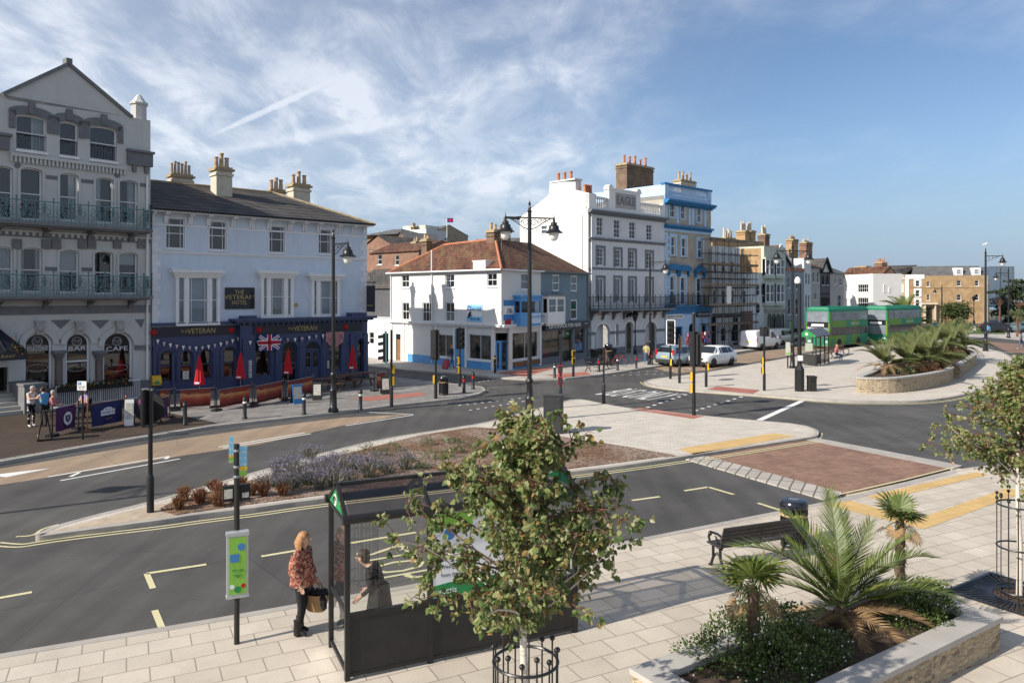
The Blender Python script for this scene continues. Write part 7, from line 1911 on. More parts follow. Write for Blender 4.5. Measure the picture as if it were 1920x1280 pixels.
b = MB(); b.bar((-.4,.3,0),(-.3,.03,.4),.04); b.bar((.4,.3,0),(.3,.03,.4),.04); b.build('prop', M['black_metal'], t)
plain('bench_brown', (.12,.065,.04), .7, .3, 7)
def picnic(u, v, label, ang):
 p = G(u,v,ZP); t = thing('picnic_table', label, 'picnic table', (p.x,p.y,ZP), ang)
 for k in range(4): b = MB(); b.box(-.8,-.34+k*.175,.7,.8,-.19+k*.175,.74); b.build('top_plank', M['bench_brown'], t)
 for s in (-1,1): b = MB(); b.box(-.8,s*.7-.13,.42,.8,s*.7+.13,.46); b.build('seat', M['bench_brown'], t)
 for x in (-.55,.55): b = MB(); b.bar((x,-.6,0),(x,-.15,.7),.08,.06); b.bar((x,.6,0),(x,.15,.7),.08,.06); b.bar((x,-.75,.4),(x,.75,.4),.06,.08); b.build('leg_frame', M['bench_brown'], t)
picnic(640,727,'brown picnic table under the draped window of the pub', R(45)); picnic(672,722,'brown picnic table at the far corner of the pub beside the last parasol', R(45)); picnic(612,733,'brown picnic table beside the orange poster board', R(40))
F = H1
def hotel_front():
 FH = Plane(Vector((-19.3,40.4))-Vector((math.sin(R(38.8)),math.cos(R(38.8))))*9.6, (-19.3,40.4))
 def at(u, y): return FH.world(FH.x(u,-y), y)
 a, c = at(105,-1.4), at(262,-1.4)
 L_ = (Vector(c)-Vector(a)).length
 t = thing('white_railing', 'white metal railing fence below the arched windows of the grey hotel', 'railing', (a[0],a[1],ZP), FH.phi)
 b = MB(); b.bar((0,0,.15),(L_,0,.15),.04); b.bar((0,0,1.05),(L_,0,1.05),.05)
 for i in range(44): x = L_*i/43; b.bar((x,0,.02 if i % 11 == 0 else .15),(x,0,1.05),.045 if i % 11 == 0 else .022)
 b.build('bars', M['white_paint'], t)
 a = at(108,-1.62); t = thing('flower_trough', 'long trough of dark green plants and orange flowers on the white railing', 'flower trough', (a[0],a[1],ZP+.8), FH.phi)
 b = MB(); b.box(0,-.12,0,3.4,.12,.2); b.build('trough', M['rubber'], t)
 b = MB(); rnd = random.Random(4)
 for i in range(700):
  c = Vector((rnd.uniform(0,3.4),rnd.uniform(-.18,.18),.16+abs(rnd.gauss(0,.12)))); r = rnd.uniform(.03,.06); dx = Vector((rnd.uniform(-1,1),rnd.uniform(-1,1),rnd.uniform(-.5,1))).normalized()*r; dy = dx.cross(Vector((rnd.random(),rnd.random(),rnd.random()))).normalized()*r
  b.poly([c-dx,c-dy,c+dx,c+dy], 0 if rnd.random() < .85 else 1)
 b.build('foliage', [M['shrub_dark'], M['orange_flower']], t)
 x, y = at(30,-1.6); z = 2.9
 t = thing('hanging_basket', 'hanging flower basket beside the canopy of the grey hotel entrance', 'hanging basket', (x,y,z))
 b = MB(); b.lathe([(.03,-.25),(.2,-.15),(.28,.05)], (0,0,0), 12); b.build('basket', M['wood'], t)
 b = MB()
 for i in range(260):
  c = Vector((rnd.gauss(0,.2),rnd.gauss(0,.2),.1+rnd.gauss(0,.14))); r = rnd.uniform(.03,.06); dx = Vector((rnd.uniform(-1,1),rnd.uniform(-1,1),rnd.uniform(-1,1))).normalized()*r; dy = dx.cross(Vector((rnd.random(),rnd.random(),rnd.random()))).normalized()*r
  b.poly([c-dx,c-dy,c+dx,c+dy], 0 if rnd.random() < .8 else 1)
 b.build('foliage', [M['shrub_dark'], M['orange_flower']], t); b = MB(); b.path([(0,0,.1),(0,0,.9)], .01, 4); b.build('chain', M['black_metal'], t)
leafy('shrub_dark', [(.025,.04,.015),(.05,.075,.025),(.08,.10,.035)], trans=.1)
plain('orange_flower', (.45,.14,.03), .8, .3, 8)
hotel_front()
for i, (u, v, w) in enumerate([(1118,690,'left'),(1131,688,'middle'),(1145,686,'right')]):
 p = G(u,v-6,ZP); t = thing('wheelie_bin', 'black wheelie bin in the ' + ('row before the EAGLE arches, nearest the fish bar','row before the EAGLE arches, between the other two','row before the EAGLE arches, nearest the bicycles')[i], 'wheelie bin', (p.x,p.y,ZP), FE.phi)
 b = MB(); b.add([(-.26,-.28,.08),(.26,-.28,.08),(.26,.28,.08),(-.26,.28,.08),(-.32,-.36,1.1),(.32,-.36,1.1),(.32,.36,1.1),(-.32,.36,1.1)], [(0,3,2,1),(4,5,6,7),(0,1,5,4),(1,2,6,5),(2,3,7,6),(3,0,4,7)]); b.build('body', M['rubber'], t)
 b = MB(); b.slab([(-.4,1.1),(.38,1.1),(.36,1.2),(-.34,1.15)], -.34, .34); b.build('lid', M['black_metal'], t)
 for x in (-.28,.28): b = MB(); b.path([(x-.03,.3,.12),(x+.03,.3,.12)], .12, 12); b.build('wheel', M['rubber'], t)
def bicycle(u, v, label, ang, m):
 p = G(u,v,ZP); t = thing('bicycle', label, 'bicycle', (p.x,p.y,ZP), ang)
 for x in (-.52,.52):
  b = MB(); b.path([(x+.33*math.cos(k*.3142),0,.34+.33*math.sin(k*.3142)) for k in range(21)], .02, 5, caps=False); o = b.build('wheel', M['rubber'], t)
  b = MB()
  for k in range(8): b.bar((x,0,.34),(x+.32*math.cos(k*.785),0,.34+.32*math.sin(k*.785)),.006)
  b.build('spokes', M['grey_metal'], o)
 b = MB(); f = [(-.52,0,.34),(-.1,0,.32),(-.22,0,.82),(.38,0,.8),(.52,0,.34)]
 for i, j in ((0,1),(1,2),(2,3),(1,3),(3,4),(0,2)): b.path([f[i],f[j]], .018, 6)
 b.build('frame', M[m], t); b = MB(); b.box(-.34,-.07,.9,-.1,.07,.95); b.bar((-.22,0,.82),(-.22,0,.9),.025); b.build('saddle', M['rubber'], t)
 b = MB(); b.bar((.38,0,.8),(.36,0,1.0),.025); b.path([(.3,-.28,1.02),(.38,-.1,1.0),(.38,.1,1.0),(.3,.28,1.02)], .014, 5); b.build('handlebar', M['black_metal'], t)
bicycle(1130,688,'bicycle with dark frame parked left of the barrel bin', R(15), 'band_grey'); bicycle(1160,686,'bicycle with red frame parked right of the barrel bin', R(20), 'red_plastic')
rnd = random.Random(8)
cols = [plain('gift_%s' % n, c, .7, .2, 6) for n, c in (('red',(.4,.04,.05)),('blue',(.04,.08,.3)),('white',(.6,.6,.58)),('dark',(.03,.03,.05)),('pink',(.45,.12,.25)))]
for u, v, l in ((1312,662,'gift rack of red and navy goods left of the scaffold foot'),(1325,660,'gift rack of red and navy goods against the scaffold foot'),(1293,664,'gift rack of mixed goods beside the blue hotel arch')):
 p = G(u,v,ZP); t = thing('gift_rack', l, 'display rack', (p.x,p.y,ZP), FE.phi)
 b = MB(); b.bar((-.45,0,0),(-.45,0,1.9),.04); b.bar((.45,0,0),(.45,0,1.9),.04); b.bar((-.45,0,1.9),(.45,0,1.9),.04); b.bar((-.45,-.3,0),(-.45,.3,0),.05); b.bar((.45,-.3,0),(.45,.3,0),.05); b.build('frame', M['black_metal'], t)
 b = MB()
 for i in range(5):
  for j in range(5): b.obox((-.36+.18*i,rnd.uniform(-.08,.08),.45+.33*j), (.15,.15,.26), rnd.uniform(-.2,.2), rnd.randrange(5))
 b.build('goods', cols, t)
# ---------------------------------------------------------------- vehicles
def car_paint(name, col, metal=.3):
 m, nt, b = nodes(name, .3, .5, metal); b.inputs['Base Color'].default_value = (*col,1); b.inputs['Coat Weight'].default_value = .5; b.inputs['Coat Roughness'].default_value = .08
 return m
car_paint('silver_blue_paint', (.30,.38,.46)); car_paint('white_car_paint', (.78,.78,.77), 0); car_paint('dark_car_paint', (.02,.022,.03)); car_paint('grey_car_paint', (.35,.36,.37)); car_paint('teal_car_paint', (.12,.2,.22))
plain('car_glass', (.015,.018,.02), .06, .1, 2, spec=.8)
plain('lamp_red', (.45,.01,.012), .2, .1, 4, spec=.6); plain('lamp_clear', (.7,.72,.74), .15, .05, 4, spec=.7); plain('number_yellow', (.7,.5,.06), .5, .05, 4); plain('trim_dark', (.03,.03,.032), .5, .1, 4)
plain('rim_alloy', (.4,.41,.42), .3, .1, 5, metal=.7)
def wheel(par, x, y, r, w=.2, side=1):
 b = MB(); c = Matrix.Translation((x,y,r)) @ Matrix.Rotation(R(90), 4, 'X')
 b.lathe([(r*.62,-w/2),(r*.93,-w/2),(r,-w*.3),(r,w*.3),(r*.93,w/2),(r*.62,w/2)], (0,0,0), 22); b.xf(c); o = b.build('wheel', M['rubber'], par, smooth=True)
 b = MB(); b.lathe([(.001,-w*.32),(r*.18,-w*.4),(r*.62,-w*.42),(r*.62,w*.42),(r*.18,w*.4),(.001,w*.32)], (0,0,0), 14); n = len(b.v)
 for k in range(5):
  a = 2*math.pi*k/5
  for s in (-1,1): b.obox((r*.38*math.cos(a),r*.38*math.sin(a),s*w*.42), (r*.5,r*.16,.02), a)
 b.xf(c); b.build('rim', M['rim_alloy'], o, smooth=False)
def loft_car(name, label, cat, pos, ang, paint, L_, Wd, prof, belt, wheels, r, glass, lights, plate=None, group=None, dark_sill=True):
 """prof: stations (x, z_bottom, z_belt, z_top, half width at belt, half width at top); x from the tail (0) to the nose (L_).  pos: ground point of the middle"""
 t = thing(name, label, cat, (pos[0],pos[1],0), ang, group)
 b = MB(); vs = []; n = 0
 for x, z0, zb, zt, wb, wt in prof:
  x -= L_/2
  row = [(x,-wb*.9,z0),(x,-wb*.985,z0+.13),(x,-wb,(z0+zb)/2),(x,-wb*.975,zb-.04),(x,-wb*.95,zb),(x,-wt,max(zb+.004,zt-.07)),(x,-wt*.86,max(zb+.006,zt-.012)),(x,0,max(zb+.008,zt+.01))]
  row += [(p[0],-p[1],p[2]) for p in row[-2::-1]]
  vs += row; n = len(row)
 fs = []
 for i in range(len(prof)-1):
  for k in range(n-1): fs.append((i*n+k,(i+1)*n+k,(i+1)*n+k+1,i*n+k+1))
 fs.append(tuple(range(n))); fs.append(tuple((len(prof)-1)*n+k for k in range(n))[::-1])
 for i in range(len(prof)-1): fs.append((i*n,i*n+n-1,(i+1)*n+n-1,(i+1)*n))
 b.add(vs, fs); body = b.build('body', M[paint], t, smooth=True)
 def wid(x, z):
  for i in range(len(prof)-1):
   a, c = prof[i], prof[i+1]
   if a[0] <= x <= c[0]:
    f = (x-a[0])/max(1e-6,c[0]-a[0]); zb = a[2]+(c[2]-a[2])*f; zt = a[3]+(c[3]-a[3])*f; wb = (a[4]+(c[4]-a[4])*f)*.95; wt = a[5]+(c[5]-a[5])*f
    g = min(1, max(0, (z-zb)/max(.01,zt-.07-zb))); return wb+(wt-wb)*g
  return .7
 for s in (-1,1):
  for pts in glass['side']:
   q = MB(); q.poly([(x-L_/2, s*(wid(x,z)+.008), z) for x, z in (pts if s < 0 else pts[::-1])]); q.build('side_window', M['car_glass'], t)
 for nm in ('windscreen','rear_window'):
  (xa,za,wa),(xb,zb_,wb_) = glass[nm]; sg = .012 if nm == 'windscreen' else -.012
  q = MB(); q.poly([(xa-L_/2+sg,-wa,za+.045),(xa-L_/2+sg,wa,za+.045),(xb-L_/2+sg,wb_,zb_+.045),(xb-L_/2+sg,-wb_,zb_+.045)]); q.build(nm, M['car_glass'], t)
 for x in wheels:
  for s in (-1,1):
   wheel(t, x-L_/2, s*(Wd/2-.1), r)
   a = MB(); pts = [(x-L_/2+(r*1.16)*math.cos(math.pi*k/10), r+(r*1.12)*math.sin(math.pi*k/10)) for k in range(11)]
   y = s*(Wd/2-.004)
   a.face([(p[0],p[1]) for p in pts], min(y,y+s*.012), max(y,y+s*.012)); a.build('wheel_arch', M['trim_dark'], t)
 for nm, m, (x,y,z), (sx,sy,sz) in lights:
  for s in (-1,1): q = MB(); q.obox((x-L_/2,s*y,z),(sx,sy,sz)); q.build(nm, M[m], t)
 if plate:
  for x, m in plate: q = MB(); q.obox((x[0]-L_/2,0,x[1]),(.03,.52,.11)); pl = q.build('number_plate', M[m], t)
 for s in (-1,1): q = MB(); q.obox((glass['mirror'][0]-L_/2, s*(Wd/2+.08), glass['mirror'][1]), (.12,.18,.14)); q.build('mirror', M[paint], t)
 q = MB(); q.box(-L_/2+.02,-Wd/2+.06,prof[1][1]-.02,L_/2-.02,Wd/2-.06,prof[1][1]+.1); q.build('sill', M['trim_dark'], t)
 return t
TR = FE.phi
def mid(u, v, L_, ang, back): p = G(u, v, 0); return (p.x + math.cos(ang)*back, p.y + math.sin(ang)*back)
suv_p = [(0,.42,.85,.95,.80,.6),(.06,.3,.98,1.02,.88,.66),(.3,.26,1.02,1.32,.91,.64),(.75,.24,1.02,1.54,.92,.64),(1.6,.24,1.0,1.58,.92,.64),(2.5,.24,.98,1.55,.92,.64),(2.85,.24,.98,1.33,.92,.66),(3.35,.24,.98,1.04,.91,.76),(3.9,.26,.93,.97,.89,.74),(4.15,.3,.80,.84,.82,.66),(4.23,.42,.66,.7,.74,.6)]
suv_g = dict(side=[[(.55,1.06),(1.2,1.04),(1.2,1.44),(.8,1.42)],[(1.25,1.04),(2.1,1.03),(2.1,1.46),(1.25,1.46)],[(2.16,1.03),(3.1,1.03),(2.62,1.42),(2.16,1.44)]], windscreen=((3.3,1.04,.74),(2.62,1.48,.58)), rear_window=((.1,1.08,.66),(.62,1.46,.54)), mirror=(2.95,1.08))
a = TR + math.pi
p = G(1328,688,0)
loft_car('parked_car','white compact off-road car facing us on the tan road beside the island','car',(p.x+.6,p.y+1.0),a,'white_car_paint',4.23,1.82,suv_p,0,(.85,3.4),.345,suv_g,
 [('headlight','lamp_clear',(4.1,.62,.74),(.2,.34,.12)),('fog_lamp','trim_dark',(4.16,.68,.46),(.12,.22,.14)),('tail_light','lamp_red',(.04,.66,.92),(.08,.34,.14))],[((4.26,.54),'poster_white'),((.0,.6),'number_yellow')])
t = bpy.data.objects['parked_car']
b = MB(); b.box(4.1-2.115,-.52,.6,4.25-2.115,.52,.74); b.build('grille', M['trim_dark'], t); b = MB(); b.box(4.1-2.115,-.64,.34,4.262-2.115,.64,.48); b.build('lower_grille', M['trim_dark'], t)
est_p = [(0,.45,.8,.86,.78,.6),(.04,.32,.98,1.04,.84,.64),(.12,.28,1.0,1.5,.85,.62),(.5,.24,1.0,1.6,.86,.64),(1.8,.24,.98,1.61,.86,.64),(2.3,.24,.96,1.58,.86,.64),(3.0,.24,.96,1.16,.86,.72),(3.3,.24,.95,1.0,.85,.74),(3.9,.28,.86,.9,.82,.66),(4.2,.42,.62,.66,.7,.56)]
est_g = dict(side=[[(.35,1.04),(1.1,1.03),(1.1,1.48),(.5,1.48)],[(1.16,1.02),(2.0,1.01),(2.0,1.48),(1.16,1.48)],[(2.06,1.01),(3.0,1.0),(2.4,1.46),(2.06,1.48)]], windscreen=((3.25,1.0,.7),(2.42,1.5,.58)), rear_window=((.055,1.08,.66),(.13,1.46,.58)), mirror=(2.9,1.05))
p = G(1244,688,0)
t = loft_car('parked_car','silver blue small estate car seen from behind at the kerb','car',(p.x+1.6,p.y+1.5),TR,'silver_blue_paint',4.2,1.72,est_p,0,(.7,3.3),.31,est_g,
 [('tail_light','lamp_red',(.06,.76,1.12),(.1,.14,.42)),('headlight','lamp_clear',(3.95,.6,.76),(.3,.3,.16))],[((.0,.78),'number_yellow')])
b = MB(); b.box(-2.13,-.82,.36,-2.02,.82,.6); b.build('rear_bumper', M['trim_dark'], t)
van_p = [(0,.42,1.0,1.7,.93,.80),(.05,.34,1.1,1.9,.95,.82),(.3,.3,1.1,1.97,.95,.82),(3.2,.3,1.1,1.96,.95,.82),(3.5,.3,1.1,1.86,.95,.82),(4.25,.3,1.08,1.16,.93,.84),(4.75,.32,.98,1.02,.9,.76),(4.9,.42,.72,.78,.82,.66)]
van_g = dict(side=[[(2.9,1.16),(3.95,1.16),(3.5,1.74),(2.9,1.76)]], windscreen=((4.2,1.18,.8),(3.52,1.82,.74)), rear_window=((.03,1.3,.7),(.06,1.75,.66)), mirror=(3.9,1.2))
p = G(1399,657,0)
loft_car('white_van','white panel van seen from behind in front of the scaffolding','van',(p.x+2.0,p.y+1.7),TR,'white_car_paint',4.9,1.9,van_p,0,(.95,3.95),.33,van_g,[('tail_light','lamp_red',(.04,.9,1.0),(.08,.1,.5)),('headlight','lamp_clear',(4.7,.7,.8),(.3,.26,.2))],[((.0,.85),'number_yellow')])
p = G(1449,648,0)
loft_car('white_van','white people carrier parked beyond the white van, nose turned from the kerb','van',(p.x+1.0,p.y+.8),TR+R(6),'white_car_paint',4.5,1.9,[(x*.92,a,b_,c*.94,d,e) for x,a,b_,c,d,e in van_p],0,(.85,3.6),.33,
 dict(side=[[(.5,1.14),(1.5,1.14),(1.5,1.66),(.6,1.66)],[(1.6,1.14),(2.6,1.14),(2.6,1.66),(1.6,1.66)],[(2.7,1.14),(3.6,1.14),(3.2,1.62),(2.7,1.64)]], windscreen=((3.86,1.16,.8),(3.24,1.7,.74)), rear_window=((.03,1.25,.7),(.05,1.65,.66)), mirror=(3.6,1.16)),[('tail_light','lamp_red',(.04,.9,1.0),(.08,.1,.5)),('headlight','lamp_clear',(4.3,.7,.8),(.3,.26,.2))])
p = G(1490,641,0)
loft_car('parked_car','grey car half hidden between the twin lamp and the front bus','car',(p.x+1.2,p.y+1.2),TR+R(180),'grey_car_paint',4.23,1.78,suv_p,0,(.85,3.4),.32,suv_g,[('headlight','lamp_clear',(4.02,.62,.76),(.3,.36,.11))])
p = G(1876,624,0)
loft_car('parked_car','dark car parked behind the right hand lamp at the far junction','car',(p.x,p.y+1),R(10),'dark_car_paint',4.23,1.82,suv_p,0,(.85,3.4),.33,suv_g,[('tail_light','lamp_red',(.04,.66,.92),(.08,.34,.14))])
p = G(1916,624,0)
loft_car('parked_car','teal car at the far right edge beyond the junction','car',(p.x+1.0,p.y+1),R(15),'teal_car_paint',4.23,1.82,suv_p,0,(.85,3.4),.33,suv_g,[('headlight','lamp_clear',(4.02,.62,.76),(.3,.36,.11))])
plain('bus_lime', (.10,.23,.016), .5, .06, 2); plain('bus_dark_green', (.01,.19,.10), .5, .06, 2)
plain('bus_window', (.02,.023,.028), .1, .3, 1.5, spec=.4)
plain('bus_pane', (.2,.225,.25), .08, .25, 1.2, spec=.8)
plain('screen_dark', (.02,.022,.024), .12, .2, 1, spec=.6)
def bus(name, label, p, ang, L_=9.6):
 """origin at the front nearside corner on the ground, local +x runs from the front to the tail, y across"""
 W_, H = 2.5, 4.25
 t = thing(name, label, 'bus', (p[0],p[1],0), ang)
 b = MB()
 sec = [(.02,.3),(0,.6),(0,3.7),(.06,4.0),(.22,4.18),(.5,H),(W_-.5,H),(W_-.22,4.18),(W_-.06,4.0),(W_,3.7),(W_,.6),(W_-.02,.3)]
 st = [(.25,.10),(.08,.03),(.0,.0)]
 xs = [(0,.94,0),(.05,.985,0),(.18,1,0),(L_-.12,1,0),(L_,.96,0)]
 vs = []; n = len(sec)
 for x, k, _ in xs:
  for y, z in sec: vs.append((x,(y-W_/2)*k+W_/2,.3+(z-.3)*(k if z > 3.8 else 1)))
 fs = [(i*n+k,i*n+(k+1)%n,(i+1)*n+(k+1)%n,(i+1)*n+k) for i in range(len(xs)-1) for k in range(n)] + [tuple(range(n))[::-1], tuple((len(xs)-1)*n+k for k in range(n))]
 b.add(vs, fs)
 b.m = [1 if sum(b.v[i][2] for i in f)/len(f) > 3.8 else 0 for f in b.f]; b.build('body', [M['bus_lime'], M['bus_dark_green']], t, smooth=True)
 b = MB()
 for s, y in ((-1,0),(1,W_)):
  yy = y+s*.006
  def pan(x0,z0,x1,z1,mb):
   pts = [(x0,yy,z0),(x1,yy,z0),(x1,yy,z1),(x0,yy,z1)]; mb.poly(pts if s < 0 else pts[::-1])
  pan(.15,3.78,L_-.1,3.98,b); pan(.15,.32,1.0,1.0,b); pan(L_-2.6,.32,L_-.1,3.8,b); pan(3.9,.34,5.2,3.78,b)
 b.box(.2,.3,4.2,L_-.2,W_-.3,H+.01); b.build('dark_livery_band', M['bus_dark_green'], t)
 for s, y in ((-1,0),(1,W_)):
  yy = y+s*.012; n_ = 7
  for dk, z0, z1 in (('upper_window',2.85,3.72),('lower_window',1.35,2.15)):
   for i in range(n_):
    x0 = .35+i*(L_-.7)/n_; x1 = x0+(L_-.7)/n_-.05
    q = MB(); pts = [(x0,yy,z0),(x1,yy,z0),(x1,yy,z1),(x0,yy,z1)]; q.poly(pts if s < 0 else pts[::-1]); o = q.build(dk, M['bus_pane' if dk[0] == 'u' else 'bus_window'], t)
    if i % 2 == 0: q = MB(); q.box(x0,yy-.006,z1-.3,x1,yy+.006,z1-.27); q.build('window_bar', M['trim_dark'], o)
  q = MB(); pts = [(.9,yy,.36),(2.0,yy,.36),(2.0,yy,2.2),(.9,yy,2.2)]
  if s > 0: continue
  text('southern vectis', .34, M['poster_white'], t, (6.0,yy-.006,2.5), ext=.001)
 q = MB(); q.box(-.008,.17,1.1,0.0,W_-.17,3.82); q.build('front_surround', M['screen_dark'], t)
 q = MB(); q.box(-.012,.18,1.15,0.0,W_-.18,2.15); q.build('windscreen', M['bus_pane'], t)
 q = MB(); q.box(-.012,.18,2.72,0.0,W_-.18,3.78); q.build('upper_windscreen', M['bus_pane'], t)
 q = MB(); q.box(-.014,.25,2.2,0.0,W_-.25,2.6); ds = q.build('destination_screen', M['screen_dark'], t); q = MB(); q.box(-.018,.6,2.27,-.0145,W_-.6,2.52); q.build('destination_panel', M['poster_white'], ds)
 q = MB(); q.box(-.010,.1,.35,0.0,W_-.1,1.1); q.build('front_panel', M['bus_dark_green'], t)
 q = MB(); q.box(-.012,.05,2.62,.0,.17,4.0); q.box(-.012,W_-.17,2.62,.0,W_-.05,4.0); q.box(-.012,.05,3.8,0,W_-.05,4.02); q.build('front_pillars', M['bus_dark_green'], t)
 for y in (.4, W_-.4): q = MB(); q.obox((-.015,y,.75),(.03,.34,.2)); q.build('headlight', M['lamp_clear'], t)
 for y in (-.22, W_+.22): q = MB(); q.obox((-.2,y,2.2),(.1,.2,.4)); q.bar((0,y*.6+.2 if y > 0 else .0,2.5),(-.2,y,2.4),.03); q.build('mirror', M['trim_dark'], t)
 q = MB(); q.box(.2,.02,.22,L_-.2,W_-.02,.36); q.build('skirt', M['trim_dark'], t)
 for x in (2.2, 7.0):
  for y in (.12, W_-.12): wheel(t, x, y, .48, .28)
  for s, y in ((-1,0),(1,W_)):
   a = MB(); pts = [(x+.6*math.cos(math.pi*k/10), .4+.62*math.sin(math.pi*k/10)) for k in range(11)]; yy = y+s*.012; a.face(pts, min(y,yy), max(y,yy)); a.build('wheel_arch', M['trim_dark'], t)
 q = MB(); q.box(L_,.3,2.8,L_+.012,W_-.3,3.7); q.build('rear_window', M['bus_window'], t)
 return t
p = G(1556,655,0); fr = Vector((p.x,p.y)); bd = Vector((math.cos(TR),math.sin(TR)))
bus('double_decker_bus','front green double decker bus with bare glass front facing us at the far island',fr,TR)
q = fr + bd*10.9 + Vector((math.sin(TR),-math.cos(TR)))*1.5; bus('double_decker_bus','rear green double decker bus tucked close behind the front one',q,TR-R(2))
# ---------------------------------------------------------------- people
plain('skin', (.52,.31,.22), .55, .06, 8); plain('hair_blonde', (.38,.20,.09), .6, .3, 25); plain('hair_grey', (.4,.38,.36), .7, .2, 25); plain('hair_dark', (.05,.03,.02), .6, .3, 25)
plain('cloth_black', (.014,.014,.016), .85, .3, 10); plain('cloth_white', (.62,.6,.58), .85, .08, 6); plain('cloth_blue', (.1,.3,.5), .85, .1, 6); plain('cloth_navy', (.03,.045,.08), .85, .2, 6); plain('denim', (.06,.11,.22), .85, .2, 8); plain('cloth_olive', (.42,.38,.17), .85, .15, 6); plain('cloth_lilac', (.18,.17,.42), .85, .1, 6); plain('cloth_pink', (.5,.2,.2), .85, .1, 6); plain('leather_black', (.012,.011,.011), .35, .2, 8); plain('cloth_grey', (.3,.3,.32), .85, .1, 6)
def mat_print(name, base, cols, scale):
 m, nt, b = nodes(name, .85, .2)
 v = nt.nodes.new('ShaderNodeTexVoronoi'); nt.links.new(coords(nt, 'obj'), v.inputs['Vector']); v.inputs['Scale'].default_value = scale
 s = nt.nodes.new('ShaderNodeSeparateColor'); nt.links.new(v.outputs['Color'], s.inputs[0])
 r = nt.nodes.new('ShaderNodeValToRGB'); nt.links.new(s.outputs[0], r.inputs[0]); r.color_ramp.interpolation = 'CONSTANT'
 el = r.color_ramp.elements
 while len(el) < len(cols): el.new(.5)
 for i, c in enumerate(cols): el[i].position = i/len(cols); el[i].color = (*c,1)
 nt.links.new(r.outputs[0], b.inputs['Base Color'])
mat_print('floral_rust', None, [(.30,.10,.07),(.36,.15,.10),(.16,.05,.04),(.42,.22,.15),(.09,.03,.03)], 34)
mat_print('dotted_black', None, [(.012,.012,.014)]*6 + [(.5,.48,.42)], 16)
def skinmesh(name, V, E, rad, mats, par, root=0, sub=2, matfn=None):
 me = bpy.data.meshes.new(name); me.from_pydata([tuple(v) for v in V], E, [])
 o = bpy.data.objects.new(name, me); COL.objects.link(o)
 o.modifiers.new('skin', 'SKIN'); sd = o.modifiers.new('sub', 'SUBSURF'); sd.levels = sub; sd.render_levels = sub
 lay = me.skin_vertices[0].data
 for i, r in enumerate(rad):
  lay[i].radius = (r, r) if not isinstance(r, tuple) else r; lay[i].use_root = (i == root)
 bpy.context.view_layer.update()
 nm = bpy.data.meshes.new_from_object(o.evaluated_get(bpy.context.evaluated_depsgraph_get()))
 bpy.data.objects.remove(o); bpy.data.meshes.remove(me)
 nm.materials.clear()
 for m in mats: nm.materials.append(M[m])
 for p in nm.polygons:
  p.use_smooth = True
  if matfn: p.material_index = matfn(p.center)
 o = bpy.data.objects.new(name, nm); COL.objects.link(o); o.parent = par
 return o
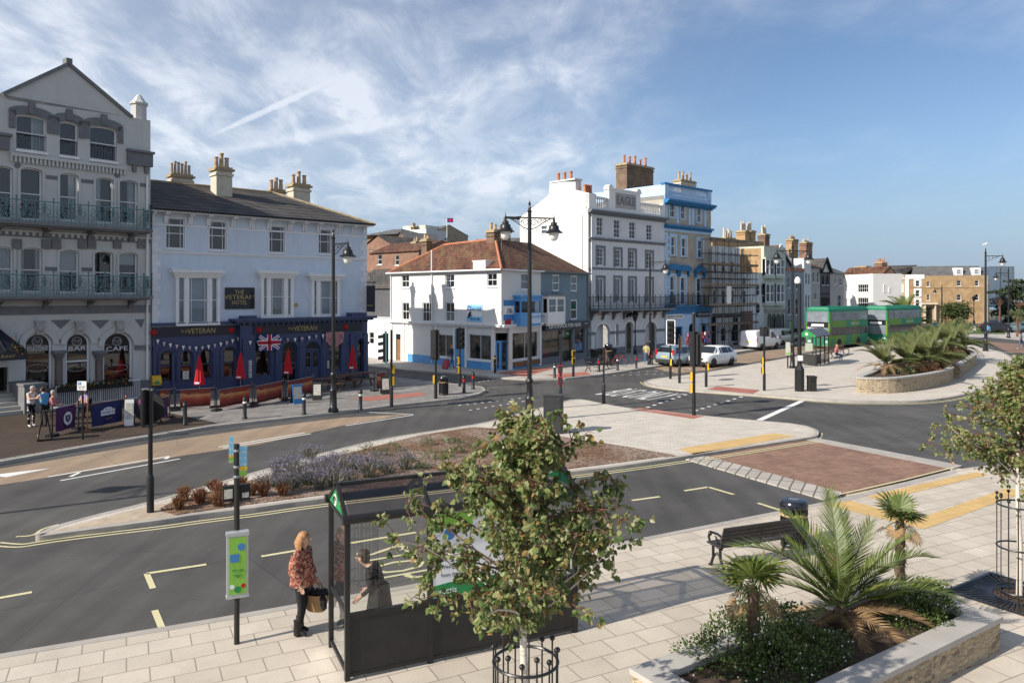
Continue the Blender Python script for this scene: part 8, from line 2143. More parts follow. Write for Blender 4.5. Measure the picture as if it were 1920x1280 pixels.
def person(label, pos, ang, h=1.7, pose=None, top='cloth_navy', legs='denim', shoes='leather_black', hair='hair_dark', skirt=None, long_hair=False, sleeves=1.0, group=None, coat=None, build=1.0, bald=False, detail=False):
 """faces local -y"""
 t = thing('person', label, 'person', (pos[0],pos[1],pos[2] if len(pos) > 2 else ZP), ang)
 k = h/1.72; P = dict(pelvis=(0,0,.93),belly=(0,-.01,1.1),chest=(0,0,1.28),neckb=(0,.01,1.43),neck=(0,0,1.49),chin=(0,-.02,1.545),head=(0,-.015,1.62),crown=(0,.0,1.69),
  shL=(-.175,0,1.385),elL=(-.22,.03,1.12),wrL=(-.22,-.05,.88),shR=(.175,0,1.385),elR=(.22,.03,1.12),wrR=(.22,-.05,.88),
  hpL=(-.09,0,.88),knL=(-.1,-.02,.49),anL=(-.1,.03,.09),toL=(-.115,-.13,.035),hpR=(.09,0,.88),knR=(.1,-.02,.49),anR=(.1,.03,.09),toR=(.115,-.13,.035))
 P.update(pose or {})
 P = {a: Vector(q)*k for a, q in P.items() if a != 'face'}
 Rr = dict(pelvis=.135,belly=.125,chest=.14,neckb=.075,neck=.055,chin=.07,head=.098,crown=.06,shL=.065,elL=.045,wrL=.032,shR=.065,elR=.045,wrR=.032,hpL=.095,knL=.06,anL=.042,toL=.036,hpR=.095,knR=.06,anR=.042,toR=.036)
 for q in ('pelvis','belly','chest'): Rr[q] = (Rr[q]*.82*build*k, Rr[q]*1.12*build*k) if False else Rr[q]*build
 nm = list(P); ix = {a: i for i, a in enumerate(nm)}; V = [P[a] for a in nm]; rad = [Rr[a]*k if not isinstance(Rr[a], tuple) else Rr[a] for a in nm]
 E = [(ix[a],ix[b]) for a, b in [('pelvis','belly'),('belly','chest'),('chest','neckb'),('neckb','neck'),('neck','chin'),('chin','head'),('head','crown'),('chest','shL'),('shL','elL'),('elL','wrL'),('chest','shR'),('shR','elR'),('elR','wrR'),('pelvis','hpL'),('hpL','knL'),('knL','anL'),('anL','toL'),('pelvis','hpR'),('hpR','knR'),('knR','anR'),('anR','toR')]]
 hand_ids = []
 for s in ('L','R'):
  w, e = P['wr'+s], P['el'+s]; d = (w-e).normalized(); sx = Vector((0,-1,0)); sx = (sx - d*sx.dot(d)).normalized(); nrm = d.cross(sx)
  i = len(V); V.append(w+d*.055*k); rad.append(.03*k); E.append((ix['wr'+s], i)); hand_ids.append(i)
  for f, (o, ln) in enumerate(((.028,.07),(.01,.085),(-.01,.08),(-.027,.06))):
   a = w+d*.085*k+sx*o*k; V.append(a); rad.append(.0095*k); E.append((i,len(V)-1)); V.append(a+d*ln*.6*k+nrm*.01*k*(1 if s == 'L' else -1)); rad.append(.0085*k); E.append((len(V)-2,len(V)-1)); V.append(a+d*ln*k+nrm*.03*k*(1 if s == 'L' else -1)); rad.append(.007*k); E.append((len(V)-2,len(V)-1))
  a = w+d*.04*k+sx*.045*k; V.append(a); rad.append(.011*k); E.append((i,len(V)-1)); V.append(a+d*.045*k+sx*.012*k); rad.append(.009*k); E.append((len(V)-2,len(V)-1))
 bones = [(a, b, m) for a, b, m in [('pelvis','belly',1),('belly','chest',1),('chest','neckb',1),('neckb','neck',0),('neck','chin',0),('chin','head',0),('head','crown',0),('chest','shL',1),('shL','elL',1),('elL','wrL',1 if sleeves > .8 else 0),('chest','shR',1),('shR','elR',1 if sleeves > .3 else 0),('elR','wrR',1 if sleeves > .8 else 0),('pelvis','hpL',2),('hpL','knL',2),('knL','anL',2),('anL','toL',3),('pelvis','hpR',2),('hpR','knR',2),('knR','anR',2),('anR','toR',3)]]
 if sleeves <= .3: bones = [(a,b,0 if a in ('shL','shR') else m) for a,b,m in bones]
 def mf(c):
  best, bm = 1e9, 1
  for a, b, m in bones:
   p, q = P[a], P[b]; dd = q-p; f = max(0, min(1, (c-p).dot(dd)/dd.length_squared)); r = (c-(p+dd*f)).length
   if r < best: best, bm = r, m
  for i in hand_ids:
   if (c-V[i]).length < .11*k: return 0
  return bm
 skinmesh('body', V, E, rad, ['skin', top, legs, shoes], t, 0, 2, mf)
 hd = P['head']; fd = Vector((0,-1,0))
 ht = (P['crown']-P['chin']).normalized()
 if 'face' in (pose or {}): fd = Vector(pose['face']).normalized()
 fd = (fd - ht*fd.dot(ht)).normalized(); sd = ht.cross(fd)
 b = MB()
 def ell(c, rx, ry, rz, m, n=8):
  s = len(b.v); b.ball((0,0,0), 1, n, m); Mx = Matrix((( sd.x*rx, fd.x*ry, ht.x*rz, c.x),(sd.y*rx, fd.y*ry, ht.y*rz, c.y),(sd.z*rx, fd.z*ry, ht.z*rz, c.z),(0,0,0,1))); b.xf(Mx, s)
 ell(hd+fd*.10*k+ht*-.012*k, .014*k, .02*k, .024*k, 0, 6)
 for s in (-1,1): ell(hd+sd*s*.098*k-ht*.01*k, .012*k, .022*k, .034*k, 0, 6); ell(hd+sd*s*.034*k+fd*.083*k+ht*.016*k, .012*k, .008*k, .008*k, 1, 5)
 ell(hd+fd*.083*k-ht*.055*k, .026*k, .01*k, .007*k, 2, 5)
 b.build('face_features', [M['skin'], M['hair_dark'], M['cloth_pink']], t, smooth=True)
 if not bald:
  b = MB(); rnd = random.Random(int(h*1000))
  ell(hd+ht*.042*k-fd*.03*k, .106*k, .098*k, .082*k, 0, 10); ell(hd-ht*.02*k-fd*.05*k, .1*k, .07*k, .1*k, 0, 8)
  if long_hair:
   for i in range(26):
    a = math.pi*(i/25); off = sd*math.cos(a)*.1*k - fd*(math.sin(a)*.1+.02)*k
    s = hd+ht*.05*k+off*.85; e = hd-ht*(.13+.05*rnd.random())*k+off*(1.05+.25*rnd.random())
    b.path([s,(s+e)/2+off*.22,e], [.026*k,.032*k,.012*k], 6)
  b.build('hair', M[hair], t, smooth=True)
 if skirt:
  z0, z1, r0, r1, m = skirt
  b = MB(); n = 20
  b.lathe([(r0*.9,z0),(r0,z0+.02),((r0+r1)/2,(z0+z1)/2),(r1,z1)], (P['pelvis'].x,P['pelvis'].y,0), n);
  for i in range(len(b.v)): x,y,z = b.v[i]; a = math.atan2(y,x); f = 1+.05*math.sin(a*7); b.v[i] = (x*f*1.08,y*f*.82,z)
  b.build('coat_skirt', M[m], t, smooth=True)
 return t
p = G(566,1188,ZP)
wang = R(90) + R(-12)        # looking right along the pavement
W1 = person('woman with blonde hair in a rust floral blouse holding a straw basket by the shelter', (p.x,p.y), wang, 1.64,
 dict(neckb=(0,.0,1.42),neck=(0,-.03,1.475),chin=(0,-.06,1.52),head=(0,-.06,1.595),crown=(0,-.05,1.665),face=(0,-1,-.12),elR=(.23,.02,1.12),wrR=(.2,-.12,.9),elL=(-.23,.05,1.12),wrL=(-.2,-.06,.9),belly=(0,-.02,1.1),
   knL=(-.08,-.03,.48),anL=(-.08,.03,.09),toL=(-.09,-.13,.035),knR=(.08,.0,.48),anR=(.08,.08,.09),toR=(.09,-.08,.035)), 'floral_rust','cloth_black','leather_black','hair_blonde', long_hair=True, build=1.12)
b = MB(); n = 24; prof = [(.235,.84),(.24,.87),(.225,.98),(.215,1.1),(.205,1.22),(.17,1.33),(.09,1.405)]
for r, z in prof:
 for q in range(n): a = 2*math.pi*q/n; f = 1+.035*math.sin(a*6+z*9); b.v.append((r*f*math.cos(a)*.88, r*f*math.sin(a)*.82-.01, z*.955))
for i in range(len(prof)-1):
 for q in range(n): b.f.append((i*n+q,i*n+(q+1)%n,(i+1)*n+(q+1)%n,(i+1)*n+q)); b.m.append(0)
b.build('blouse', M['floral_rust'], W1, smooth=True)
for s in (-1,1):
 b = MB(); e = Vector((.23*s,.03,1.12))*.9535; w = Vector((.2*s,-.1,.93))*.9535; sh = Vector((.17*s,0,1.37))*.9535
 b.path([sh,(sh+e)/2+Vector((.012*s,0,0)),e,(e+w)/2,w], [.085,.088,.085,.085,.07], 12); b.build('sleeve', M['floral_rust'], W1, smooth=True)
 b = MB(); b.lathe([(.062,.02),(.064,.1),(.06,.22),(.066,.25)], (.08*s,(.03 if s < 0 else .075),0), 12); b.build('boot', M['leather_black'], W1, smooth=True)
def basket():
 a = wang; fx = Vector((math.sin(a),-math.cos(a),0)); rx = Vector((math.cos(a),math.sin(a),0))
 c = Vector((p.x,p.y,ZP)) + rx*.21 + fx*.14
 t = thing('straw_basket', 'tapered straw basket with black cloth on top carried by the waiting woman', 'basket', (c.x,c.y,ZP+.30), a)
 b = MB(); n = 20
 for r, z in [(.12,0),(.14,.02),(.165,.12),(.195,.26),(.20,.28)]:
  for q in range(n): an = 2*math.pi*q/n; b.v.append((r*math.cos(an)*.62, r*math.sin(an)*1.15, z))
 for i in range(4):
  for q in range(n): b.f.append((i*n+q,i*n+(q+1)%n,(i+1)*n+(q+1)%n,(i+1)*n+q)); b.m.append(0)
 b.f.append(tuple(range(n))[::-1]); b.m.append(0)
 b.build('body', M['straw'], t)
 b = MB(); rnd = random.Random(3)
 for i in range(10): b.ball((rnd.uniform(-.07,.07),rnd.uniform(-.15,.15),.28+rnd.uniform(0,.04)), rnd.uniform(.05,.075), 6, 0, .8)
 for i in range(4): b.ball((-.08,-.17+rnd.uniform(-.02,.02),.24-i*.045), .05, 6)
 b.build('black_cloth', M['cloth_black'], t, smooth=True)
 for s in (-1,1): b = MB(); b.path([(s*.06,-.11,.26),(s*.035,-.07,.43),(s*.01,0,.505),(s*.035,.07,.43),(s*.06,.11,.26)], .01, 6); b.build('handle', M['strap_tan'], t)
bricks('straw', (.60,.40,.20), (.50,.31,.14), (.3,.17,.08), .03, .018, .003, 'wall', bmp=.8); plain('strap_tan', (.3,.14,.07), .6, .15, 8)
basket()
sp_ = Vector((SHB.x,SHB.y)) + Vector((math.cos(SHA),math.sin(SHA)))*.62 + Vector((-math.sin(SHA),math.cos(SHA)))*.62
person('person in a long black coat stooping inside the near shelter', (sp_.x,sp_.y), R(-98), 1.62, dict(belly=(0,-.04,1.09),chest=(0,-.1,1.25),shL=(-.17,-.12,1.35),shR=(.17,-.12,1.35),elL=(-.22,-.08,1.1),elR=(.22,-.08,1.1),neckb=(0,-.15,1.38),neck=(0,-.2,1.42),chin=(0,-.26,1.45),head=(0,-.28,1.52),crown=(0,-.28,1.59),wrL=(-.18,-.25,.95),wrR=(.18,-.25,.95)), 'cloth_black','cloth_black','leather_black','hair_dark', skirt=(.6,1.02,.24,.17,'cloth_black'), build=1.15)
p1 = G(64,800,ZP)
person('white haired person in white vest and dotted black trousers hugging the woman in blue', (p1.x-.12,p1.y), R(70), 1.68, dict(shL=(-.17,-.03,1.38),elL=(-.24,-.22,1.2),wrL=(-.12,-.42,1.22),elR=(.22,-.2,1.2),wrR=(.1,-.4,1.25),neck=(.02,-.06,1.48),chin=(.02,-.1,1.53),head=(.02,-.1,1.6),crown=(.02,-.09,1.67)), 'cloth_white','dotted_black','cloth_white','hair_grey', sleeves=.2)
person('woman in sleeveless blue top and black trousers hugging the white haired person', (p1.x+.36,p1.y+.06), R(-110), 1.62, dict(elL=(-.26,-.2,1.2),wrL=(-.12,-.4,1.2),elR=(.22,-.2,1.22),wrR=(.1,-.4,1.22),neck=(-.02,-.06,1.48),chin=(-.02,-.1,1.53),head=(-.02,-.1,1.6),crown=(-.02,-.09,1.67)), 'cloth_blue','cloth_black','leather_black','hair_dark', sleeves=.2, build=1.2)
def seated(dz=-.42): return dict(pelvis=(0,.1,.93+dz),belly=(0,.1,1.1+dz),chest=(0,.08,1.28+dz),neckb=(0,.08,1.43+dz),neck=(0,.07,1.49+dz),chin=(0,.05,1.545+dz),head=(0,.05,1.62+dz),crown=(0,.06,1.69+dz),shL=(-.175,.08,1.385+dz),elL=(-.23,.0,1.14+dz),wrL=(-.12,-.2,1.1+dz),shR=(.175,.08,1.385+dz),elR=(.23,.0,1.14+dz),wrR=(.12,-.2,1.1+dz),hpL=(-.1,.06,.5),knL=(-.11,-.36,.52),anL=(-.11,-.34,.09),toL=(-.11,-.5,.035),hpR=(.1,.06,.5),knR=(.11,-.36,.52),anR=(.11,-.34,.09),toR=(.11,-.5,.035))
def chair_at(x, y, ang, label, m='rubber'):
 t = thing('cafe_chair', label, 'chair', (x,y,ZP), ang)
 for sx in (-.19,.19):
  for sy in (-.14,.24): b = MB(); b.bar((sx,sy,0),(sx,sy,.4 if sy < 0 else .82),.03); b.build('leg', M[m], t)
 b = MB(); b.box(-.22,-.18,.38,.22,.27,.42); b.build('seat', M[m], t); b = MB(); b.box(-.2,.25,.55,.2,.28,.84); b.build('backrest', M[m], t)
p2 = G(156,784,ZP); person('person in a lilac top seated behind the navy PORETTI barrier', (p2.x,p2.y), R(-20), 1.7, seated(), 'cloth_lilac','cloth_navy','leather_black','hair_dark', sleeves=.2, build=1.15); chair_at(p2.x,p2.y,R(-20),'dark cafe chair under the person in the lilac top')
p2 = G(103,786,ZP); person('person in a pink top seated just behind the hugging couple', (p2.x,p2.y), R(100), 1.66, seated(), 'cloth_pink','cloth_grey','leather_black','hair_grey', build=1.1); chair_at(p2.x,p2.y,R(100),'dark cafe chair under the person in the pink top')
p2 = G(190,786,ZP); t = thing('cafe_table', 'small round dark cafe table behind the navy PORETTI barrier', 'table', (p2.x,p2.y,ZP)); b = MB(); b.lathe([(.36,.7),(.36,.73)], (0,0,0), 20); b.build('top', M['rubber'], t); b = MB(); b.lathe([(.22,0),(.22,.03),(.03,.06),(.03,.7)], (0,0,0), 12); b.build('pedestal', M['black_metal'], t)
plain('suit_red', (.40,.06,.08), .6, .15, 5)
p3 = G(847,690,ZP); wk = dict(knL=(-.09,-.2,.5),anL=(-.09,-.22,.1),toL=(-.1,-.38,.06),knR=(.09,.05,.5),anR=(.09,.32,.14),toR=(.09,.2,.04),elL=(-.23,.1,1.14),wrL=(-.2,.16,.9),elR=(.23,-.02,1.14),wrR=(.2,-.14,.92))
person('pedestrian in navy jacket and jeans walking past the fish shop pulling a red suitcase', (p3.x,p3.y), R(62), 1.72, dict(wk, elR=(.22,.14,1.14),wrR=(.2,.3,.95)), 'cloth_navy','denim','leather_black','hair_blonde')
p4 = G(834,692,ZP); t = thing('suitcase', 'small red wheeled suitcase trailing behind the pedestrian in the navy jacket', 'suitcase', (p4.x,p4.y,ZP), R(-30))
b = MB(); b.slab([(-.12,.08),(.12,.02),(.36,.62),(.12,.7)], -.2, .2); b.build('case', M['suit_red'], t); b = MB(); b.path([(-.08,.22,.6),(-.08,.62,.98),(.08,.62,.98),(.08,.22,.6)], .012, 5); b.build('handle', M['black_metal'], t)
for x in (-.17,.17): b = MB(); b.path([(x-.02,0,.045),(x+.02,0,.045)], .045, 10); b.build('wheel', M['rubber'], t)
p5 = G(1212,684,ZP); person('person in an olive yellow top walking away beside the EAGLE hotel street lamp', (p5.x,p5.y), R(165), 1.72, dict(wk), 'cloth_olive','denim','cloth_white','hair_dark', sleeves=.5)
p6 = G(1914,655,.01); person('person in a grey top and jeans walking at the far right edge by the junction', (p6.x,p6.y,.01), R(80), 1.72, dict(wk), 'cloth_grey','denim','cloth_white','hair_dark')
p7 = G(1711,640,ZP); person('person in a dark purple top among the palms of the far planter', (p7.x,p7.y), R(120), 1.7, dict(), 'cloth_lilac','cloth_navy','leather_black','hair_dark')
p8 = G(1566,676,ZP); person('person in a pink top seated on the ring legged bench beside the far shelter', (p8.x+.3,p8.y+.25), SHA, 1.66, seated(-.36), 'cloth_pink','denim','cloth_white','hair_blonde')
for u,v,c,l in ((1753,622,'cloth_blue','person in a blue shirt standing far off before the brown brick block'),(1852,632,'cloth_blue','person in a bright blue top far off left of the gull topped lamp')):
 q = G(u,v,.01); person(l, (q.x,q.y,.01), R(170), 1.7, dict(wk), c, 'denim', 'leather_black', 'hair_dark')
# ---------------------------------------------------------------- plants
leafy('birch_leaf', [(0.049,0.085,0.022),(0.079,0.128,0.032),(0.116,0.171,0.044),(0.171,0.22,0.067),(0.232,0.268,0.098),(0.317,0.317,0.146),(0.159,0.183,0.061),(0.256,0.232,0.085),(0.293,0.159,0.055)], .42, .3)
leafy('palm_leaf', [(.07,.105,.02),(.11,.15,.032),(.17,.20,.055)], .45, .2)
leafy('palm_leaf_tip', [(.16,.17,.04),(.24,.19,.06),(.28,.18,.08)], .6, .2)
leafy('dead_leaf', [(.30,.18,.08),(.38,.25,.12),(.22,.12,.06)], .8, .15)
leafy('shrub_leaf', [(.04,.07,.018),(.07,.11,.028),(.12,.165,.045)], .5, .15)
leafy('lavender_stem', [(.10,.105,.07),(.14,.14,.10),(.17,.165,.13)], .8, .2); leafy('lavender_bloom', [(.17,.155,.22),(.23,.21,.29),(.29,.27,.34)], .8, .2)
leafy('rust_sedge', [(.20,.06,.035),(.28,.11,.05),(.24,.17,.08),(.14,.035,.03)], .8, .2)
leafy('sage_leaf', [(.07,.10,.04),(.11,.14,.06),(.15,.18,.08)], .7, .2)
leafy('pine_leaf', [(.02,.032,.016),(.035,.05,.024),(.05,.065,.03)], .6, .1); leafy('bush_leaf', [(.022,.038,.008),(.04,.06,.014),(.07,.09,.02)], .5, .1)
plain('flower_white', (.7,.7,.66), .8, .05, 9); plain('palm_trunk', (.14,.095,.06), .95, .4, 14, bmp=.6)
def mat_bark():
 m, nt, b = nodes('birch_bark', .75, .3)
 n = tex_noise(nt, coords(nt, 'world', (1,1,5)), 7, 5, .7)
 nt.links.new(mix(nt, rng_map(nt, n, .56, .68), (.60,.54,.47), (.16,.11,.08)), b.inputs['Base Color'])
mat_bark(); plain('twig', (.13,.06,.04), .8, .3, 8)
def rv(r):
 while True:
  v = Vector((r.uniform(-1,1),r.uniform(-1,1),r.uniform(-1,1)))
  if .05 < v.length < 1: return v.normalized()
def leaf(b, c, d, n, L_, w, m=0):
 s = d.cross(n).normalized()*w; q = d.cross(s).normalized()*w*.35
 b.add([c, c+d*L_*.28+s+q, c+d*L_*.62+s*.78+q*.7, c+d*L_, c+d*L_*.62-s*.78+q*.7, c+d*L_*.28-s+q], [(0,1,2,3),(0,3,4,5)], m)
def birch(label, x, y, H, z0, rad, seed, nl, z=ZP):
 r = random.Random(seed)
 t = thing('birch_tree', label, 'tree', (x,y,z))
 b = MB(); lean = [(0,0,0),(.01,0,H*.2),(-.02,.01,H*.4),(-.03,.0,H*.5),(-.0,.02,H*.7),(.06,.0,H*.98)]
 b.path(lean, [.055,.045,.038,.034,.02,.005], 10); b.build('trunk', M['birch_bark'], t, smooth=True)
 br = MB(); lf = MB(); tips = []
 nb = 46
 for i in range(nb):
  f = i/(nb-1); zb = z0+.02 + (H*.93-z0)*f**1.15
  a = i*2.4+r.uniform(-.4,.4)
  prof = (.62+.75*math.sin(math.pi*min(1,(f*.8+.2)))**.8)*(1-f*.62)
  Lb = rad*prof*r.uniform(.72,1.18)
  up = r.uniform(.25,.75)*(1.1-.2*f)
  d = Vector((math.cos(a),math.sin(a),up)).normalized()
  p = Vector((0,0,zb)); pts = [p]; dd = d.copy()
  for k in range(6):
   dd = (dd + rv(r)*.16 + Vector((0,0,.05-.035*k))).normalized(); p = p+dd*Lb/6*1.15; pts.append(p)
  br.path(pts, [.016,.013,.011,.009,.007,.005,.003], 5, 1 if f > .12 else 0)
  for k in range(1,7):
   for q in range(3):
    e = pts[k] + (rv(r)+Vector((0,0,-.15))).normalized()*r.uniform(.1,.34)*(1-.25*f)
    br.path([pts[k], (pts[k]+e)/2+Vector((0,0,.03)), e], [.005,.004,.002], 4, 1, caps=False); tips.append((pts[k], e))
    if r.random() < .3: tips.append((pts[k], e))
 for i in range(nl):
  a, e = r.choice(tips); c = a+(e-a)*r.uniform(.25,1.12)+rv(r)*.035
  d = (rv(r)*.8+Vector((0,0,-.55))+(e-a).normalized()*.4).normalized(); n = (rv(r)+Vector((-.35,-.5,.75))).normalized()
  if abs(d.dot(n)) > .95: continue
  L_ = r.uniform(.042,.085); leaf(lf, c, d, n, L_, L_*.36)
 br.build('branches', [M['birch_bark'], M['twig']], t); lf.build('crown', M['birch_leaf'], t)
 return t
def tree_guard(x, y, label, rad=.33, H=1.78, z=ZP):
 t = thing('tree_guard', label, 'tree guard', (x,y,z))
 n = 14
 for zz in (.12, H*.5, H-.14):
  b = MB(); b.path([(rad*math.cos(2*math.pi*k/32),rad*math.sin(2*math.pi*k/32),zz) for k in range(33)], .016, 6, caps=False); b.build('hoop', M['black_metal'], t, smooth=True)
 for k in range(n):
  a = 2*math.pi*k/n+.1; h = H if k % 2 else H-.06
  b = MB(); b.path([(rad*math.cos(a),rad*math.sin(a),0),(rad*math.cos(a),rad*math.sin(a),h)], .009, 6); b.ball((rad*math.cos(a),rad*math.sin(a),h+.02), .03, 6); b.build('upright', M['black_metal'], t, smooth=True)
 return t
NB = (.14, 7.75); birch('slender white trunked birch with green and browning leaves before the near bus shelter', *NB, 4.3, 2.0, 1.09, 5, 11000); tree_guard(*NB, 'black iron tree guard with ball finials around the birch by the near shelter')
RB = G(1906,1118,ZP); birch('white trunked birch in a long iron guard at the right edge', RB.x+.05, RB.y, 4.35, 1.95, 1.06, 11, 9500); tree_guard(RB.x+.03, RB.y, 'black iron tree guard with ball finials around the birch at the right edge')
def grate():
 t = thing('tree_grate', 'square black radial slotted tree grate in the paving around the right birch', 'tree grate', (RB.x,RB.y,ZP), R(33))
 s = .82
 b = MB(); b.box(-s,-s,.004,s,s,.008); o = b.build('pit', M['soil'], t)
 for q in range(4):
  b = MB(); b.box(-s,-s,.008,s,-s+.06,.03); b.xf(Matrix.Rotation(q*math.pi/2,4,'Z')); b.build('frame_side', M['black_metal'], t)
 b = MB()
 for k in range(56):
  a = 2*math.pi*k/56; c, d = math.cos(a), math.sin(a); f = (s-.05)/max(abs(c),abs(d)); b.bar((c*.36,d*.36,.018),(c*f,d*f,.018),.034,.02)
 b.build('radial_bars', M['black_metal'], t)
grate()
# ---- palms
def frond_mesh(L_, droop, seed, m='palm_leaf', nl=44, lw=.0155, ll=.30, curl=0.0):
 r = random.Random(seed); b = MB(); n = 12; pts = []; p = Vector((0,0,0)); el = 0.0
 for i in range(n+1):
  f = i/n; pts.append(p.copy()); a = -droop*f**1.4; p = p+Vector((math.cos(a),curl*f,math.sin(a)))*L_/n
 b.path(pts, [.018*(1-i/(n+1)*.85) for i in range(n+1)], 5, 1)
 for k in range(nl):
  f = .16+.84*k/(nl-1); q = f*n; i = min(n-1,int(q)); c = pts[i]+(pts[i+1]-pts[i])*(q-i); fw = (pts[i+1]-pts[i]).normalized(); up = Vector((-fw.z,0,fw.x))
  l = ll*L_*(.35+1.0*math.sin(math.pi*(.12+.78*f)))*.62*r.uniform(.88,1.08)
  for s in (-1,1):
   d = (Vector((0,s,0))*(.95-.45*f)+fw*(.45+.7*f)+up*(.34-.1*f)+rv(r)*.06).normalized(); e = c+d*l-Vector((0,0,1))*l*.10; md = c+d*l*.45; w = up.cross(d).normalized()*lw*L_ if False else (fw*lw*L_*.9)
   b.add([c-w*.5, c+w*.5, md+w*.65, e, md-w*.65], [(0,1,2,3,4)], 0 if r.random() > .1*f else 2)
 return b.mesh('frond', [M[m], M['palm_trunk' if m != 'palm_leaf' else 'sage_leaf'], M['palm_leaf_tip' if m == 'palm_leaf' else 'dead_leaf']])
FR = [frond_mesh(1.35, .75, 1), frond_mesh(1.45, 1.1, 2, curl=.12), frond_mesh(1.2, .45, 3, curl=-.1)]
DF = [frond_mesh(1.15, .9, 7, 'dead_leaf', 36, .014, .26), frond_mesh(1.0, 1.3, 8, 'dead_leaf', 32, .014, .24, .2)]
leafy('palm_far', [(.06,.09,.022),(.09,.12,.032),(.13,.15,.045),(.18,.15,.07)], .55, .2)
FF_ = []
for q in FR: c = q.copy(); c.materials[0] = M['palm_far']; FF_.append(c)
def date_palm(label, x, y, z, sc=1.0, seed=1, nf=17, dead=5, group=None, fr=None, stem=.16):
 r = random.Random(seed); t = thing('date_palm', label, 'palm', (x,y,z), 0, group)
 b = MB(); b.lathe([(.1,0),(.13,stem*.4),(.10,stem),(.04,stem+.12)], (0,0,0), 9); b.build('stem', M['palm_trunk'], t)
 fl = fr or [(i*2.4+r.uniform(-.3,.3), .30+1.05*((i*.618) % 1), 1.0) for i in range(nf)]
 for i, (a, e, k) in enumerate(fl):
  o = bpy.data.objects.new('frond', (FF_ if group else FR)[i % 3]); COL.objects.link(o); o.parent = t; o.location = (0,0,stem+.03); o.rotation_euler = (r.uniform(-.25,.25), -e, a); o.scale = (k*r.uniform(.9,1.1),)*3
 for i in range(dead):
  o = bpy.data.objects.new('dead_frond', DF[i % 2]); COL.objects.link(o); o.parent = t; o.location = (0,0,stem-.02); o.rotation_euler = (r.uniform(-.5,.5), -r.uniform(-.15,.3), i*1.35+r.uniform(-.3,.3)+3.9)
 t.scale = (sc,)*3
 return t
def fan_palm(label, x, y, z, H, seed, nf=9, rf=.42):
 r = random.Random(seed); t = thing('fan_palm', label, 'palm', (x,y,z))
 b = MB(); n = 14; b.path([(.012*math.sin(i*1.3),.012*math.cos(i*1.7),H*i/n) for i in range(n+1)], [.085*(1+.12*math.sin(i*2.2))*(1-.15*i/n) for i in range(n+1)], 9)
 for i in range(150): a = r.uniform(0,6.28); zz = r.uniform(.02,H); c = Vector((.08*math.cos(a),.08*math.sin(a),zz)); leaf(b, c, (Vector((math.cos(a)*.5,math.sin(a)*.5,-.8))+rv(r)*.3).normalized(), Vector((math.cos(a),math.sin(a),.3)), .08, .012)
 b.build('trunk', M['palm_trunk'], t)
 def fan(c, d, up, rad, m, k, nm):
  b = MB(); s = d.cross(up).normalized(); u = s.cross(d).normalized(); b.path([(0,0,H-.03),Vector((0,0,H))+(c-Vector((0,0,H)))*.5+Vector((0,0,.03)),c], [.012,.009,.008], 5, 1)
  ns = 24
  for i in range(ns):
   a = R(-125)+R(250)*i/(ns-1); dd = (d*math.cos(a)+s*math.sin(a)+u*(.10+.08*(i % 2))).normalized(); L_ = rad*(1-.22*abs(a)/2.2)*r.uniform(.9,1.06)
   w = dd.cross(u).normalized()*L_*.055; e = c+dd*L_-u*L_*.10-Vector((0,0,.05*L_)); md = c+dd*L_*.6
   b.add([c, md+w+u*.008, e, md-w+u*.008], [(0,1,2,3)], 0)
   b.add([md+w*.6+u*.009, e, md-w*.6+u*.009, e-(e-md)*.4], [(0,1,2)], 2 if i % 3 == 0 else 0)
  b.build(nm, [M[m], M['sage_leaf'], M['palm_leaf_tip']], t)
 for i in range(nf):
  a = i*2.4+seed; e = .15+.9*((i*.618+.3) % 1); d = Vector((math.cos(a)*math.cos(e),math.sin(a)*math.cos(e),math.sin(e)))
  fan(Vector((0,0,H))+d*r.uniform(.14,.24), d, Vector((0,0,1)) if e < 1 else Vector((-1,0,0)), rf*r.uniform(.85,1.1), 'palm_leaf', i, 'fan')
 for i in range(4):
  a = i*1.7+seed; d = Vector((math.cos(a),math.sin(a),-.55)).normalized(); fan(Vector((0,0,H-.05))+d*r.uniform(.16,.4), (d+Vector((0,0,-.4))).normalized(), Vector((math.cos(a),math.sin(a),.6)), rf*.55, 'dead_leaf', i, 'dead_fan')
 return t
def mound(name, label, x, y, z, rx, ry, h, seed, n, m, flowers=0, ls=(.03,.055), group=None, cat='shrub', fm='flower_white', spiky=False, rz=0):
 r = random.Random(seed); t = thing(name, label, cat, (x,y,z), rz, group)
 b = MB()
 for i in range(n):
  v = rv(r); v.z = abs(v.z); k = r.uniform(.35,1.0)**.5*(1+.16*math.sin(v.x*5+seed)+.12*math.sin(v.y*7+v.z*4)); c = Vector((v.x*rx*k,v.y*ry*k,v.z*h*k))
  d = (v*.8+rv(r)*.8+Vector((0,0,.3))).normalized(); nn = (v+rv(r)*.9).normalized(); L_ = r.uniform(*ls)
  if abs(d.dot(nn)) > .95: continue
  leaf(b, c, d, nn, L_, L_*(.3 if not spiky else .1))
 b.build('foliage', M[m], t)
 if flowers:
  b = MB()
  for i in range(flowers):
   v = rv(r); v.z = abs(v.z); k = r.uniform(.9,1.06)*(1+.16*math.sin(v.x*5+seed)+.12*math.sin(v.y*7+v.z*4)); b.ball((v.x*rx*k,v.y*ry*k,v.z*h*k), r.uniform(.008,.014), 3)
  tag(b.build('flowers', M[fm], t), kind='stuff')
 b = MB(); b.path([(0,0,-.02),(0,0,h*.5)], [.02,.008], 5); b.build('stem', M['twig'], t)
 return t
